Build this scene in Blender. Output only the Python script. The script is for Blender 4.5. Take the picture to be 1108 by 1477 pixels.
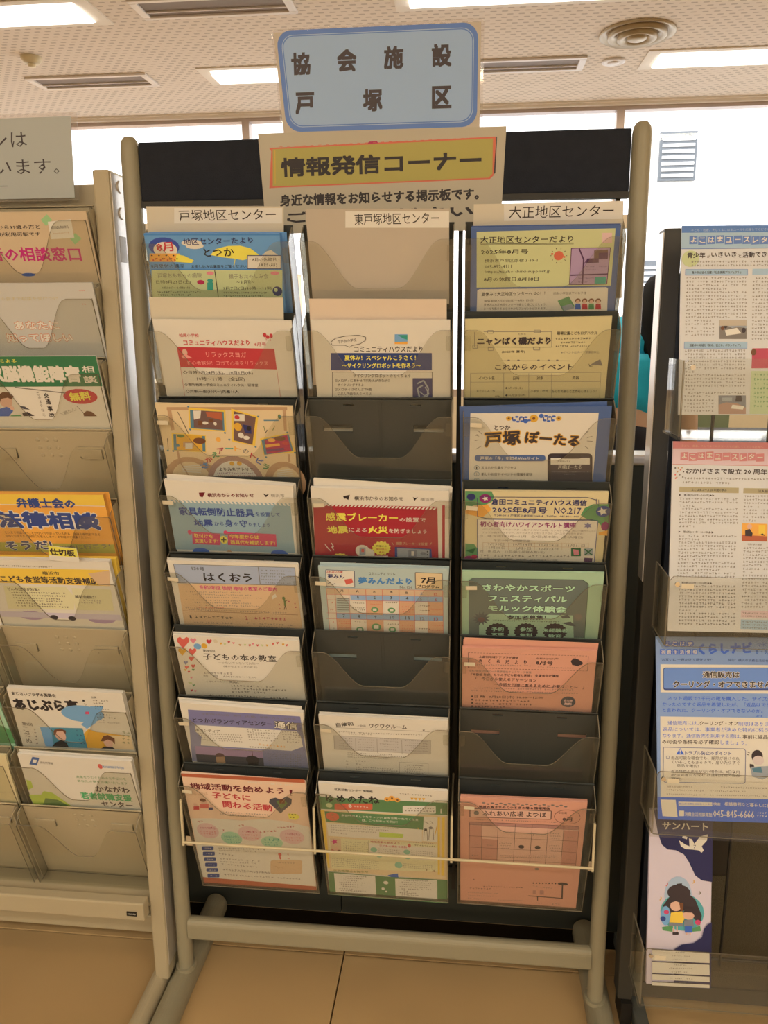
import bpy, bmesh, math, random
from mathutils import Vector, Matrix
random.seed(7)
for o in list(bpy.data.objects): bpy.data.objects.remove(o)
SC=bpy.context.scene
COL=SC.collection
R=math.radians
# ------------------------------------------------------------------ camera
cd=bpy.data.cameras.new('camera'); cam=bpy.data.objects.new('camera',cd); COL.objects.link(cam); SC.camera=cam
def cam_basis(yaw,pitch,roll):
    cy,sy,cp,sp=math.cos(yaw),math.sin(yaw),math.cos(pitch),math.sin(pitch)
    f=Vector((sy*cp,cy*cp,-sp)); r=Vector((cy,-sy,0)); u=r.cross(f)
    cr,sr=math.cos(roll),math.sin(roll)
    return r*cr+u*sr, -r*sr+u*cr, f
r_,u_,f_=cam_basis(R(-5.6),R(11.04),R(-.277))
M=Matrix((r_,u_,-f_)).transposed().to_4x4(); M.translation=Vector((.144,-1.187,1.26)); cam.matrix_world=M
cd.sensor_fit='VERTICAL'; cd.sensor_height=36; cd.lens=36*1069/1477
cd.shift_x=-18.9/1477; cd.shift_y=-61.7/1477; cd.clip_start=.02; cd.clip_end=200
# ------------------------------------------------------------------ world, sun, exposure
w=bpy.data.worlds.new('world'); SC.world=w; w.use_nodes=True
nt=w.node_tree; bg=nt.nodes['Background']
tc=nt.nodes.new('ShaderNodeTexCoord'); sep=nt.nodes.new('ShaderNodeSeparateXYZ'); rmp=nt.nodes.new('ShaderNodeValToRGB')
nt.links.new(tc.outputs['Generated'],sep.inputs[0]); nt.links.new(sep.outputs['Z'],rmp.inputs[0]); nt.links.new(rmp.outputs[0],bg.inputs[0])
rmp.color_ramp.elements[0].position=.0; rmp.color_ramp.elements[0].color=(1,.95,.88,1)
rmp.color_ramp.elements[1].position=.8; rmp.color_ramp.elements[1].color=(.80,.86,.95,1)
bg.inputs[1].default_value=3.3
sd=bpy.data.lights.new('sun','SUN'); sd.energy=5; sd.angle=R(.6); sd.color=(1,.96,.9)
sun=bpy.data.objects.new('sun',sd); COL.objects.link(sun); sun.rotation_euler=(R(48),0,R(-25)); sun.location=(0,-5,12)
SC.view_settings.view_transform='Standard'; SC.view_settings.look='None'; SC.view_settings.gamma=1; SC.view_settings.use_curve_mapping=False
SC.view_settings.exposure=0.0
LAMP=13.4      # W per ceiling lamp
LAMPC=(1,.84,.58)
# ------------------------------------------------------------------ materials
def srgb(c): return tuple((v/255/12.92 if v/255<=.04045 else ((v/255+.055)/1.055)**2.4) for v in c)
ILL=[v/.80 for v in srgb((199,177,141))]
MATS={}
def mat(name,col,rough=.5,metal=0,spec=.5,bump=0,bscale=40,var=.06,vscale=6,coat=0):
    if name in MATS: return MATS[name]
    m=bpy.data.materials.new(name); m.use_nodes=True; n=m.node_tree; b=n.nodes['Principled BSDF']
    b.inputs['Roughness'].default_value=rough; b.inputs['Metallic'].default_value=metal; b.inputs['Specular IOR Level'].default_value=spec
    b.inputs['Coat Weight'].default_value=coat
    t=n.nodes.new('ShaderNodeTexCoord'); ns=n.nodes.new('ShaderNodeTexNoise'); ns.inputs['Scale'].default_value=vscale
    n.links.new(t.outputs['Object'],ns.inputs['Vector'])
    mx=n.nodes.new('ShaderNodeMix'); mx.data_type='RGBA'; mx.inputs[6].default_value=(*[max(0,v*(1-var)) for v in col],1); mx.inputs[7].default_value=(*[min(1,v*(1+var)) for v in col],1)
    n.links.new(ns.outputs[0],mx.inputs[0]); n.links.new(mx.outputs[2],b.inputs['Base Color'])
    if bump:
        n2=n.nodes.new('ShaderNodeTexNoise'); n2.inputs['Scale'].default_value=bscale; bp=n.nodes.new('ShaderNodeBump'); bp.inputs['Strength'].default_value=bump; bp.inputs['Distance'].default_value=.002
        n.links.new(t.outputs['Object'],n2.inputs['Vector']); n.links.new(n2.outputs[0],bp.inputs['Height']); n.links.new(bp.outputs[0],b.inputs['Normal'])
    MATS[name]=m; return m
PALETTE={
'K':(42,34,30),'inkd':(56,44,40),'inkg':(112,98,80),'inkp':(72,67,77),'white':(198,177,142),'offwhite':(200,180,146),'offwhite2':(176,160,132),'cream':(188,165,126),
'creamor':(198,164,112),'creamor2':(192,166,112),'cream2':(196,176,122),'peach':(196,165,126),'peachc':(184,152,108),'peach2':(188,153,110),'peach3':(188,137,94),
'grayc':(168,145,112),'grayc2':(172,154,127),'graylt':(140,135,122),'gray2':(114,108,99),'graydk':(72,65,60),'graydk2':(58,49,49),'skyblue':(94,130,150),
'skydk':(66,110,140),'sky':(108,140,152),'deepblue':(52,66,118),'blue':(60,86,134),'bluem':(72,86,110),'bluet':(78,104,136),'navy':(46,46,76),'navyb':(50,62,100),
'navyb2':(42,54,86),'navyd':(40,38,62),'steel':(80,106,105),'steel2':(84,104,136),'steel3':(124,150,188),'steelb':(70,118,118),'paleblue':(130,142,130),
'paleblue2':(158,170,162),'palebl2':(176,182,176),'palebl3':(150,166,186),'pblue':(136,152,156),'lav':(148,146,142),'lav2':(124,116,122),'lav3':(112,102,120),
'mauve':(154,122,129),'mauvel':(181,159,146),'purple':(105,51,77),'purpled':(77,43,64),'red':(172,50,48),'redlt':(206,128,104),'redd':(150,36,40),'crimson':(156,36,60),
'crimson2':(167,60,67),'maroon':(96,20,27),'magenta':(176,40,88),'magentad':(124,36,76),'rose':(181,60,80),'pink':(197,111,106),'pinklt':(195,153,130),
'pinkp':(196,172,158),'coral':(188,82,63),'coral2':(183,86,56),'coral3':(179,91,48),'coral4':(184,110,96),'salmon':(192,130,96),'salmonl':(207,158,132),
'salmonl2':(196,146,112),'salmonl3':(195,159,141),'salmond':(158,108,86),'salmond2':(176,118,90),'orange':(210,142,56),'orangelt':(190,150,102),'ochre':(195,139,43),
'ochrel':(176,153,104),'yelor':(210,164,56),'yellow':(208,184,66),'yellowlt':(176,165,106),'yellowp':(184,160,104),'lime':(172,166,108),'lime2':(167,172,65),
'limel':(172,172,120),'olive':(91,104,51),'olivey':(156,141,60),'green':(84,124,70),'green2':(82,110,62),'green3':(73,141,80),'greend':(50,98,56),'greenlt':(140,165,103),
'dkgreen':(35,84,43),'dkgreen2':(61,79,50),'mint':(151,172,126),'mint2':(123,154,115),'mintp':(148,162,118),'mintl':(162,182,132),'graygr':(96,98,80),
'graygr2':(79,77,67),'palegreen':(160,162,138),'teal':(52,129,100),'tealb':(79,137,122),'tan':(167,125,82),'tan2':(154,115,89),'tanp':(156,135,92),'brown':(103,60,34),
'brown2':(102,72,58),'brick2':(161,80,48),'skin':(195,146,110),'skinlt':(190,163,137),'bluer':(68,96,158),'signblue':(156,168,172),'signpale':(152,143,119),'grayc3':(162,141,105),  # right-rack leaflet blue has the window daylight mixed into its colour
'yellowd':(152,131,58),'paleor':(206,164,122),'newsw':(190,175,150)
}
def pm(c):
    if c=='W': c='white'
    l=[a/b for a,b in zip(srgb(PALETTE[c]),ILL)]; k=min(1,.9/max(l)); l=[v*k for v in l]
    return mat('paper_'+c,l,rough=.42 if c!='K' else .5,var=.015,vscale=30,spec=.35)
def acrylic(name,tint=(.93,.93,.9),haze=.05,rough=.04,ior=1.45,dif=(.75,.74,.68)):
    m=bpy.data.materials.new(name); m.use_nodes=True; n=m.node_tree; n.nodes.clear()
    out=n.nodes.new('ShaderNodeOutputMaterial'); tr=n.nodes.new('ShaderNodeBsdfTransparent'); gl=n.nodes.new('ShaderNodeBsdfGlossy'); df=n.nodes.new('ShaderNodeBsdfDiffuse')
    lw=n.nodes.new('ShaderNodeLayerWeight'); lw.inputs[0].default_value=.5; pw=n.nodes.new('ShaderNodeMath'); pw.operation='POWER'; pw.inputs[1].default_value=5; n.links.new(lw.outputs['Facing'],pw.inputs[0])
    fr=n.nodes.new('ShaderNodeMapRange'); fr.inputs[3].default_value=((ior-1)/(ior+1))**2*.8; fr.inputs[4].default_value=.8; n.links.new(pw.outputs[0],fr.inputs[0]); m1=n.nodes.new('ShaderNodeMixShader'); m2=n.nodes.new('ShaderNodeMixShader')
    tr.inputs[0].default_value=(*tint,1); gl.inputs['Roughness'].default_value=rough; gl.inputs[0].default_value=(1,1,1,1); df.inputs[0].default_value=(*dif,1)
    ns=n.nodes.new('ShaderNodeTexNoise'); ns.inputs['Scale'].default_value=18; t=n.nodes.new('ShaderNodeTexCoord'); n.links.new(t.outputs['Object'],ns.inputs['Vector'])
    mr=n.nodes.new('ShaderNodeMapRange'); mr.inputs[3].default_value=haze*.6; mr.inputs[4].default_value=haze*1.4; n.links.new(ns.outputs[0],mr.inputs[0])
    n.links.new(mr.outputs[0],m2.inputs[0]); n.links.new(tr.outputs[0],m2.inputs[1]); n.links.new(df.outputs[0],m2.inputs[2])
    n.links.new(fr.outputs[0],m1.inputs[0]); n.links.new(m2.outputs[0],m1.inputs[1]); n.links.new(gl.outputs[0],m1.inputs[2]); n.links.new(m1.outputs[0],out.inputs[0])
    MATS[name]=m; return m
def emis(name,col,s):
    m=bpy.data.materials.new(name); m.use_nodes=True; b=m.node_tree.nodes['Principled BSDF']; b.inputs['Base Color'].default_value=(.8,.8,.8,1)
    b.inputs['Emission Color'].default_value=(*col,1); b.inputs['Emission Strength'].default_value=s; return m
POST=mat('greige_painted_metal',(.31,.295,.225),rough=.42,bump=.15,bscale=300,var=.03)
BEIGE=mat('beige_painted_metal',(.46,.415,.31),rough=.45,bump=.1,bscale=300,var=.03)
SIDE=mat('satin_aluminium',(.62,.60,.58),rough=.3,metal=.5,var=.03)
NAVY=mat('navy_cloth_board',(.026,.031,.046),rough=.95,spec=.1,bump=.4,bscale=500,var=.15,vscale=60)
CHAR=mat('charcoal_plastic',(.050,.060,.066),rough=.45,bump=.1,bscale=200,var=.06,spec=.6)
BLACK=mat('black_plastic',(.012,.012,.013),rough=.45,var=.1)
DARKM=mat('dark_grey_painted_metal',(.045,.045,.042),rough=.5,var=.06)
CHROME=mat('chrome',(.8,.8,.8),rough=.12,metal=1,var=.02)
WIRE=mat('cream_coated_wire',(.60,.55,.40),rough=.35,var=.03)
CLEAR=acrylic('clear_acrylic',(.94,.94,.92),.022)
EDGE=acrylic('acrylic_cut_edge',(.34,.31,.26),.45,rough=.2,dif=(.42,.39,.32))
SMOKE=acrylic('smoky_acrylic',(.50,.50,.47),.05)
HOLD=acrylic('clear_holder_plastic',(.95,.94,.95),.10)
COUNTER=mat('grey_green_laminate',(.044,.052,.050),rough=.6,spec=.3,var=.06,vscale=3)
STICK=mat('sticker_paper',(.72,.68,.58),rough=.6,var=.02)
# ------------------------------------------------------------------ helpers
def link(o,parent=None):
    COL.objects.link(o)
    if parent is not None: o.parent=parent
    return o
def empty(name,label,cat,loc=(0,0,0),rot=(0,0,0),group=None):
    o=bpy.data.objects.new(name,None); o.empty_display_size=.05; link(o); o.location=loc; o.rotation_euler=rot
    tag(o,label,cat,group); return o
def tag(o,label,cat,group=None):
    o['label']=label; o['category']=cat
    if group: o['group']=group
    return o
def struct(o): o['kind']='structure'; return o
class MB:
    def __init__(s): s.v=[];s.f=[];s.m=[];s.sm=[]
    def add(s,v,f,m=0,smooth=False):
        b=len(s.v); s.v+= [tuple(p) for p in v]; s.f+=[tuple(i+b for i in q) for q in f]; s.m+=[m]*len(f); s.sm+=[smooth]*len(f); return s
    def box(s,x0,x1,y0,y1,z0,z1,m=0,bev=0):
        if bev:
            bm=bmesh.new(); bmesh.ops.create_cube(bm,size=1)
            for q in bm.verts: q.co=((x0+x1)/2+q.co.x*(x1-x0),(y0+y1)/2+q.co.y*(y1-y0),(z0+z1)/2+q.co.z*(z1-z0))
            bmesh.ops.bevel(bm,geom=bm.edges[:],offset=bev,segments=2,affect='EDGES',profile=.5)
            bm.verts.index_update(); s.add([q.co[:] for q in bm.verts],[[q.index for q in f.verts] for f in bm.faces],m); bm.free(); return s
        v=[(x,y,z) for z in (z0,z1) for y in (y0,y1) for x in (x0,x1)]
        return s.add(v,[(0,2,3,1),(4,5,7,6),(0,1,5,4),(2,6,7,3),(0,4,6,2),(1,3,7,5)],m)
    def prism(s,pts,fn,d0,d1,m=0,me=None):
        n=len(pts); v=[fn(a,b,d0) for a,b in pts]+[fn(a,b,d1) for a,b in pts]
        s.add(v,[tuple(range(n))[::-1],tuple(range(n,2*n))],m)
        s.add(v,[(i,(i+1)%n,(i+1)%n+n,i+n) for i in range(n)],m if me is None else me); return s
    def tube(s,path,r,n=12,m=0,cap=True):
        path=[Vector(p) for p in path]; rs=r if isinstance(r,(list,tuple)) else [r]*len(path); v=[];f=[]
        up=None
        for i,p in enumerate(path):
            d=(path[min(i+1,len(path)-1)]-path[max(i-1,0)]).normalized()
            if up is None: up=Vector((0,0,1)) if abs(d.z)<.9 else Vector((1,0,0))
            a=d.cross(up).normalized(); b=a.cross(d).normalized(); up=b
            for k in range(n):
                t=2*math.pi*k/n; v.append(p+a*math.cos(t)*rs[i]+b*math.sin(t)*rs[i])
        for i in range(len(path)-1):
            for k in range(n): f.append((i*n+k,i*n+(k+1)%n,(i+1)*n+(k+1)%n,(i+1)*n+k))
        s.add(v,f,m,True)
        if cap: s.add(v,[tuple(range(n))[::-1],tuple(range((len(path)-1)*n,len(path)*n))],m)
        return s
    def lathe(s,prof,c,n=32,m=0):
        v=[];f=[]
        for r,z in prof:
            for k in range(n): t=2*math.pi*k/n; v.append((c[0]+r*math.cos(t),c[1]+r*math.sin(t),c[2]+z))
        for i in range(len(prof)-1):
            for k in range(n): f.append((i*n+k,i*n+(k+1)%n,(i+1)*n+(k+1)%n,(i+1)*n+k))
        return s.add(v,f,m,True)
    def mesh(s,name,mats):
        me=bpy.data.meshes.new(name); me.from_pydata(s.v,[],s.f)
        for m in (mats if isinstance(mats,(list,tuple)) else [mats]): me.materials.append(m)
        me.polygons.foreach_set('material_index',s.m); me.polygons.foreach_set('use_smooth',s.sm); me.update(); return me
    def obj(s,name,mats,parent=None): return link(bpy.data.objects.new(name,s.mesh(name,mats)),parent)
def inst(name,me,parent,loc=None,mw=None):
    o=bpy.data.objects.new(name,me); link(o,parent)
    if loc: o.location=loc
    return o
XYZ=lambda a,b,d:(a,b,d)
# ------------------------------------------------------------------ floor
FT=mat('beige_vinyl_tile',(.52,.372,.20),rough=.34,var=.30,vscale=2.6,bump=.05,bscale=60,spec=.5)
def floor():
    root=struct(MB().box(-6,6,-5.5,3.8,-.06,-.012).obj('floor',mat('tile_joint',(.10,.07,.04),rough=.8)))
    s=.9; g=.0013; tm=None
    for i in range(-7,7):
        for j in range(-6,5):
            x0,y0=-.095+i*s,.09+j*s-.9
            if x0+s<-6 or x0>6 or y0>3.7: continue
            if tm is None: tm=MB().box(0+g,s-g,g,s-g,-.012,0,bev=.0012).mesh('floor_tile',FT)
            if y0+s>3.8 or x0<-6 or x0+s>6:
                a,b,c,d=max(x0,-6),min(x0+s,6),y0,min(y0+s,3.8); inst('floor_tile',MB().box(a+g,b-g,c+g,d-g,-.012,0).mesh('floor_tile',FT),root)
            else: inst('floor_tile',tm,root,(x0,y0,0))
floor()
# ------------------------------------------------------------------ ceiling
def ceil_mat():
    m=bpy.data.materials.new('perforated_ceiling_board'); m.use_nodes=True; n=m.node_tree; b=n.nodes['Principled BSDF']; b.inputs['Roughness'].default_value=.9
    g=n.nodes.new('ShaderNodeNewGeometry'); mp=n.nodes.new('ShaderNodeMapping'); mp.inputs['Scale'].default_value=(1/.050,1/.034,1)
    n.links.new(g.outputs['Position'],mp.inputs['Vector']); sp=n.nodes.new('ShaderNodeSeparateXYZ'); n.links.new(mp.outputs[0],sp.inputs[0])
    def mth(op,a,b=None):
        q=n.nodes.new('ShaderNodeMath'); q.operation=op
        for i,v in enumerate((a,b)):
            if v is None: continue
            if isinstance(v,(int,float)): q.inputs[i].default_value=v
            else: n.links.new(v,q.inputs[i])
        return q.outputs[0]
    row=mth('FLOOR',sp.outputs['Y']); off=mth('MULTIPLY',mth('MODULO',row,2),.5)
    fx=mth('SUBTRACT',mth('FRACT',mth('ADD',sp.outputs['X'],off)),.5); fy=mth('SUBTRACT',mth('FRACT',sp.outputs['Y']),.5)
    ax=mth('MAXIMUM',mth('SUBTRACT',mth('ABSOLUTE',fx),.16),0); d=mth('SQRT',mth('ADD',mth('POWER',mth('MULTIPLY',ax,1.4),2),mth('POWER',fy,2)))
    hole=mth('LESS_THAN',d,.17); mx=n.nodes.new('ShaderNodeMix'); mx.data_type='RGBA'; mx.inputs[6].default_value=(.80,.71,.61,1); mx.inputs[7].default_value=(.55,.47,.39,1)
    n.links.new(hole,mx.inputs[0]); n.links.new(mx.outputs[2],b.inputs['Base Color'])
    bp=n.nodes.new('ShaderNodeBump'); bp.inputs['Distance'].default_value=.004; bp.invert=True; n.links.new(hole,bp.inputs['Height']); n.links.new(bp.outputs[0],b.inputs['Normal'])
    return m
CM=ceil_mat(); PLAIN=mat('plain_ceiling_frame',(.84,.78,.69),rough=.7,var=.02)
struct(MB().box(-6,6,-5.5,3.9,2.6,2.75).obj('ceiling',CM))
LIT=emis('lit_diffuser',(1,.97,.90),2.6); VENTM=mat('vent_slot_grey',(.26,.22,.20),rough=.7); TRIMC=mat('white_trim',(.75,.70,.66),rough=.4,var=.02)
LD=[]
def ceiling_lamp(x0,y,first,label,group):
    t=empty('ceiling_light',label,'light',(x0+.465,y,2.6),group=group)
    if first:
        f=MB()
        for a in ((-.53,.53,-.14,-.105),(-.53,.53,.105,.14),(-.53,-.465,-.105,.105),(.465,.53,-.105,.105)): f.box(*a,-.006,-.0005)
        LD.append(f.mesh('light_frame',PLAIN))
        d=MB().prism([(-.105,-.004),(-.07,-.022),(.07,-.022),(.105,-.004)],lambda a,b,c:(c,a,b),-.465,.465); LD.append(d.mesh('diffuser',LIT))
    inst('frame',LD[0],t); inst('diffuser',LD[1],t)
    l=bpy.data.lights.new('ceiling_lamp','AREA'); l.shape='RECTANGLE'; l.size=.9; l.size_y=.18; l.energy=LAMP; l.color=LAMPC
    o=bpy.data.objects.new('lamp',l); link(o,t); o.location=(0,0,-.03)
def vent(x0,y,label,x1=None):
    L=(x1 or x0+.69)-x0; t=empty('ceiling_vent',label,'vent',(x0+L/2,y,2.6),group='linear ceiling vents')
    f=MB()
    h=L/2
    for a in ((-h,h,-.10,-.075),(-h,h,.075,.10),(-h,-h+.035,-.075,.075),(h-.035,h,-.075,.075)): f.box(*a,-.012,-.0005,bev=.003)
    f.obj('frame',TRIMC,t); MB().box(-h+.035,h-.035,-.075,.075,-.003,-.0006).obj('slot_plate',VENTM,t)
    b=MB().box(-h+.035,h-.035,.025,.03,-.010,-.003).mesh('slat',TRIMC); inst('slat',b,t)
row=0
for j in (-8,-7,-6,-5,0,1):
    y=2.2+.89*j
    off=0 if j%2 else 1.13
    off={1:0,0:1.13}[j%2==1]
    for k in range(-3,3):
        x=-1.26+2.34*k+off
        if abs(x)>4.6: continue
        vis=j>=0
        nm=('lit ceiling lamp in the row nearest the window, ' if j==1 else 'lit ceiling lamp in the second row from the window, ')+('left' if x<-.8 else ('middle' if x<.3 else 'right'))+(' part' if abs(x)<3 else ' far end') if vis else 'lit ceiling lamp over the room behind the camera'
        ceiling_lamp(x,y,not LD,nm,'recessed ceiling lamps' if vis else 'ceiling lamps behind the camera')
for x,y,lb in [(-2.31,3.09,'linear ceiling vent above the beige rack, left of the window post'),(.03,3.09,'linear ceiling vent right behind the blue sign'),(-1.31,2.2,'long linear ceiling vent at the top edge, left of the blue sign')]:
    vent(x,y,lb)
t=empty('ceiling_diffuser','round ceiling air diffuser with stepped rings','vent',(.905,2.715,2.6))
for k,(a,b,z) in enumerate([(.175,.150,-.004),(.135,.105,-.016),(.09,.06,-.026)]):
    MB().lathe([(a,-.0008),(a,z-.004),(a-.006,z-.008),(b,z),(b-.012,-.0008)],(0,0,0)).obj('ring',mat('diffuser_metal',(.42,.33,.20),rough=.35,metal=.2),t)
MB().lathe([(.045,-.0008),(.045,-.028),(.03,-.034),(.0005,-.035)],(0,0,0)).obj('hub',MATS['diffuser_metal'],t)
t=empty('smoke_detector','small cream smoke detector on the ceiling, far left','detector',(-2.09,2.70,2.6))
MB().lathe([(.05,-.0008),(.05,-.012),(.038,-.03),(.0005,-.034)],(0,0,0)).obj('housing',mat('cream_plastic',(.62,.52,.32),rough=.5),t); MB().lathe([(.02,-.034),(.018,-.046),(.0005,-.048)],(0,0,0),16).obj('sensor_cap',MATS['cream_plastic'],t)
t=empty('ceiling_speaker','small flat white disc on the ceiling below the round diffuser','speaker',(.865,3.09,2.6))
MB().lathe([(.06,-.0008),(.06,-.008),(.045,-.010),(.0005,-.010)],(0,0,0)).obj('cover',TRIMC,t); MB().lathe([(.03,-.010),(.028,-.014),(.0005,-.014)],(0,0,0),20).obj('centre_cap',TRIMC,t)
# ------------------------------------------------------------------ walls and windows
WALLM=mat('cream_wall_paint',(.62,.54,.42),rough=.8,var=.03,bump=.1)
struct(MB().box(-6.1,-6,-5.6,3.9,0,2.6).obj('wall_left',WALLM)); struct(MB().box(6,6.1,-5.6,3.9,0,2.6).obj('wall_right',WALLM)); struct(MB().box(-6,6,-5.6,-5.5,0,2.6).obj('wall_back',WALLM))
struct(MB().box(-6,6,3.82,3.95,0,.78).obj('wall_front',WALLM))
FRM=mat('bronze_window_frame',(.46,.38,.34),rough=.4,metal=.3)
struct(MB().box(-6,6,3.80,3.9,2.575,2.6).box(-6,6,3.785,3.80,2.590,2.6).obj('trim_1',PLAIN))
GL=acrylic('window_glass',(.97,.98,1),.004,rough=.0,ior=1.3)
xs=[-5.9,-3.70,-1.325,1.05,3.42,5.9]
for i in range(5):
    a,b=xs[i],xs[i+1]; f=MB()
    f.box(a,a+.024,3.83,3.90,.78,2.575).box(b-.024,b,3.83,3.90,.78,2.575).box(a+.024,b-.024,3.83,3.90,2.553,2.575).box(a+.024,b-.024,3.83,3.90,.78,.83)
    o=struct(f.obj('window_%d'%(i+1),FRM)); MB().box(a+.024,b-.024,3.862,3.868,.83,2.553).obj('pane',GL,o)
# ------------------------------------------------------------------ outside
struct(MB().box(-60,60,4,80,-3.2,-3).obj('floor_outside',mat('pale_paving',(.55,.53,.50),rough=.9,vscale=1)))
OW=mat('white_render_wall',(.88,.88,.86),rough=.9,var=.02); OG=mat('louver_grey',(.10,.115,.13),rough=.6)
def building(x0,x1,y,z1,wins,label,wall=OW):
    t=empty('building',label,'building',((x0+x1)/2,y,-3)); o=(x0+x1)/2
    MB().box(x0-o,x1-o,0,4,0,z1+3).obj('wall',wall,t); MB().box(x0-o-.1,x1-o+.1,-.1,4.1,z1+3,z1+3.15).obj('parapet',wall,t)
    for a,b,c,d in wins:
        wf=MB().box(a-o,b-o,-.06,-.01,c+3,d+3).obj('window',OG,t); n=int((d-c)/.075)
        sl=MB().box(a-o+.03,b-o-.03,-.075,-.06,0,.035).mesh('louver_slat',OW)
        for k in range(n): inst('louver_slat',sl,wf,(0,0,c+3+.04+k*.072))
building(2.0,3.35,9,4.3,[(2.47,2.92,3.02,3.60),(2.30,2.66,1.55,2.05)],'white building outside the window with a louvred opening')
building(3.5,12,10,6.5,[(4.4,5.2,2.6,3.5),(6.2,7,2.6,3.5)],'larger white building outside at the right edge of the window')
BRK=mat('tan_tiled_wall',(.62,.44,.28),rough=.8,var=.3,vscale=25)
t=empty('building','tan tiled low building outside, seen between the two left racks','building',(-5.2,8,-3))
MB().box(-2,2.6,0,3,0,5.05).obj('wall',BRK,t); MB().box(-2.05,2.65,-.05,3.05,5.05,5.15).obj('parapet',OW,t)
t=empty('tree','leafless pale tree shapes hidden by glare outside','tree',(-1.2,12,-3)) if False else None
# notice taped on the glass
t=empty('window_notice','pink notice with a round green mark taped to the window behind the racks','notice',(1.26,3.82,1.21))
MB().box(-.10,.10,-.002,0,0,.145).obj('sheet',mat('pink_notice_paper',(.80,.62,.60),rough=.7),t)
q=MB()
for k in range(4): q.box(-.085,.085-(k%2)*.05,-.0028,-.0022,.125-k*.026,.129-k*.026)
q.obj('printed_lines',pm('coral'),t); MB().tube([(.055,-.003,.03),(.055,-.0024,.03)],.024,20).tube([(.055,-.0036,.03),(.055,-.003,.03)],.014,16).obj('round_mark',pm('green'),t)
# ------------------------------------------------------------------ counter behind the racks
t=empty('low_partition','long grey-green waist-high partition with a pale cap behind the racks','partition',(0,.197,0))
pmesh=MB().box(.0015,.8985,0,.018,.001,1.003).mesh('front_panel',COUNTER)
for i in range(-4,5): inst('front_panel',pmesh,t,(-.118+.9*i,0,0))
MB().box(-3.7,4.8,.018,.045,.001,1.0).obj('core',DARKM,t)
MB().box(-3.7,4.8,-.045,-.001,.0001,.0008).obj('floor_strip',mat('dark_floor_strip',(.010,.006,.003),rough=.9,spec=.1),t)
MB().box(-3.75,4.85,-.008,.055,1.003,1.022,bev=.005).obj('cap_rail',mat('brushed_cap',(.72,.70,.70),rough=.3,metal=.5),t)
# ------------------------------------------------------------------ office behind the counter
t=empty('partition','tan office partition standing beyond the low partition, left','partition',(-1.56,2.5,0)); MB().box(-.35,.10,-.02,.02,.06,1.55).obj('panel',mat('tan_cloth',(.62,.40,.20),rough=.9,bump=.3,bscale=400),t)
MB().box(-.36,-.35,-.03,.03,0,1.56).box(.10,.115,-.03,.03,0,1.56).box(-.36,.115,-.03,.03,1.55,1.57).obj('frame',SIDE,t)
t=empty('cabinet','brown low cabinet beyond the partition, between the left racks','cabinet',(-1.05,1.55,0)); MB().box(-.3,.3,-.2,.2,0,.84,bev=.004).obj('body',mat('brown_wood',(.22,.10,.05),rough=.5,var=.3),t)
MB().box(-.31,.31,-.21,.21,.84,.87).obj('top',mat('tan_wood',(.6,.42,.28),rough=.5),t); MB().box(-.29,-.005,-.215,-.2,.05,.82).obj('door',MATS['brown_wood'],t); MB().box(.005,.29,-.215,-.2,.05,.82).obj('door',MATS['brown_wood'],t)
t=empty('printer','black desk printer on the brown cabinet','printer',(-1.05,1.55,.871)); MB().box(-.2,.2,-.17,.17,0,.12,bev=.01).obj('body',BLACK,t); MB().box(-.15,.15,-.24,-.17,.02,.03).obj('tray',BLACK,t)
t=empty('paper_pile','pile of white papers on the black printer','papers',(-1.05,1.55,.992))
for k in range(6): o=MB().box(-.12,.12,-.1,.1,.0105*k,.0105*k+.010).obj('sheets',STICK,t); o.rotation_euler[2]=R(random.uniform(-12,12))
t=empty('low_cabinet','green steel cabinet beyond the partition, right of the bending person','cabinet',(1.30,2.9,0)); MB().box(-.16,.16,-.2,.2,0,.82,bev=.004).obj('body',mat('green_metal',(.13,.22,.13),rough=.5),t); MB().box(-.16,.16,-.2,.2,.82,.84).obj('top',mat('pale_worktop',(.50,.49,.46),rough=.3),t)
# ------------------------------------------------------------------ seated person (mostly hidden)
def skin(name,pts,edges,m,parent,sub=1,root=0):
    me=bpy.data.meshes.new(name); me.from_pydata([p[:3] for p in pts],edges,[]); me.materials.append(m); o=link(bpy.data.objects.new(name,me),parent)
    md=o.modifiers.new('s','SKIN'); md.use_smooth_shade=True
    for i,p in enumerate(pts):
        r=p[3]; v=me.skin_vertices[0].data[i]; v.radius=(r,r) if not isinstance(r,tuple) else r; v.use_root=(i==root)
    s=o.modifiers.new('d','SUBSURF'); s.levels=sub; s.render_levels=sub; return o
PX,PY=.63,1.30
t=empty('person','person in cyan T-shirt and dark trousers with long black hair, bending beyond the partition','person',(PX,PY,0))
SKN=mat('skin_tone',(.62,.40,.28),rough=.5); CY=mat('cyan_cotton',(.02,.56,.95),rough=.8,bump=.4,bscale=60,var=.1); TR=mat('dark_trousers',(.012,.014,.028),rough=.8); HR=mat('black_hair',(.006,.006,.006),rough=.9,spec=.1)
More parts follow.
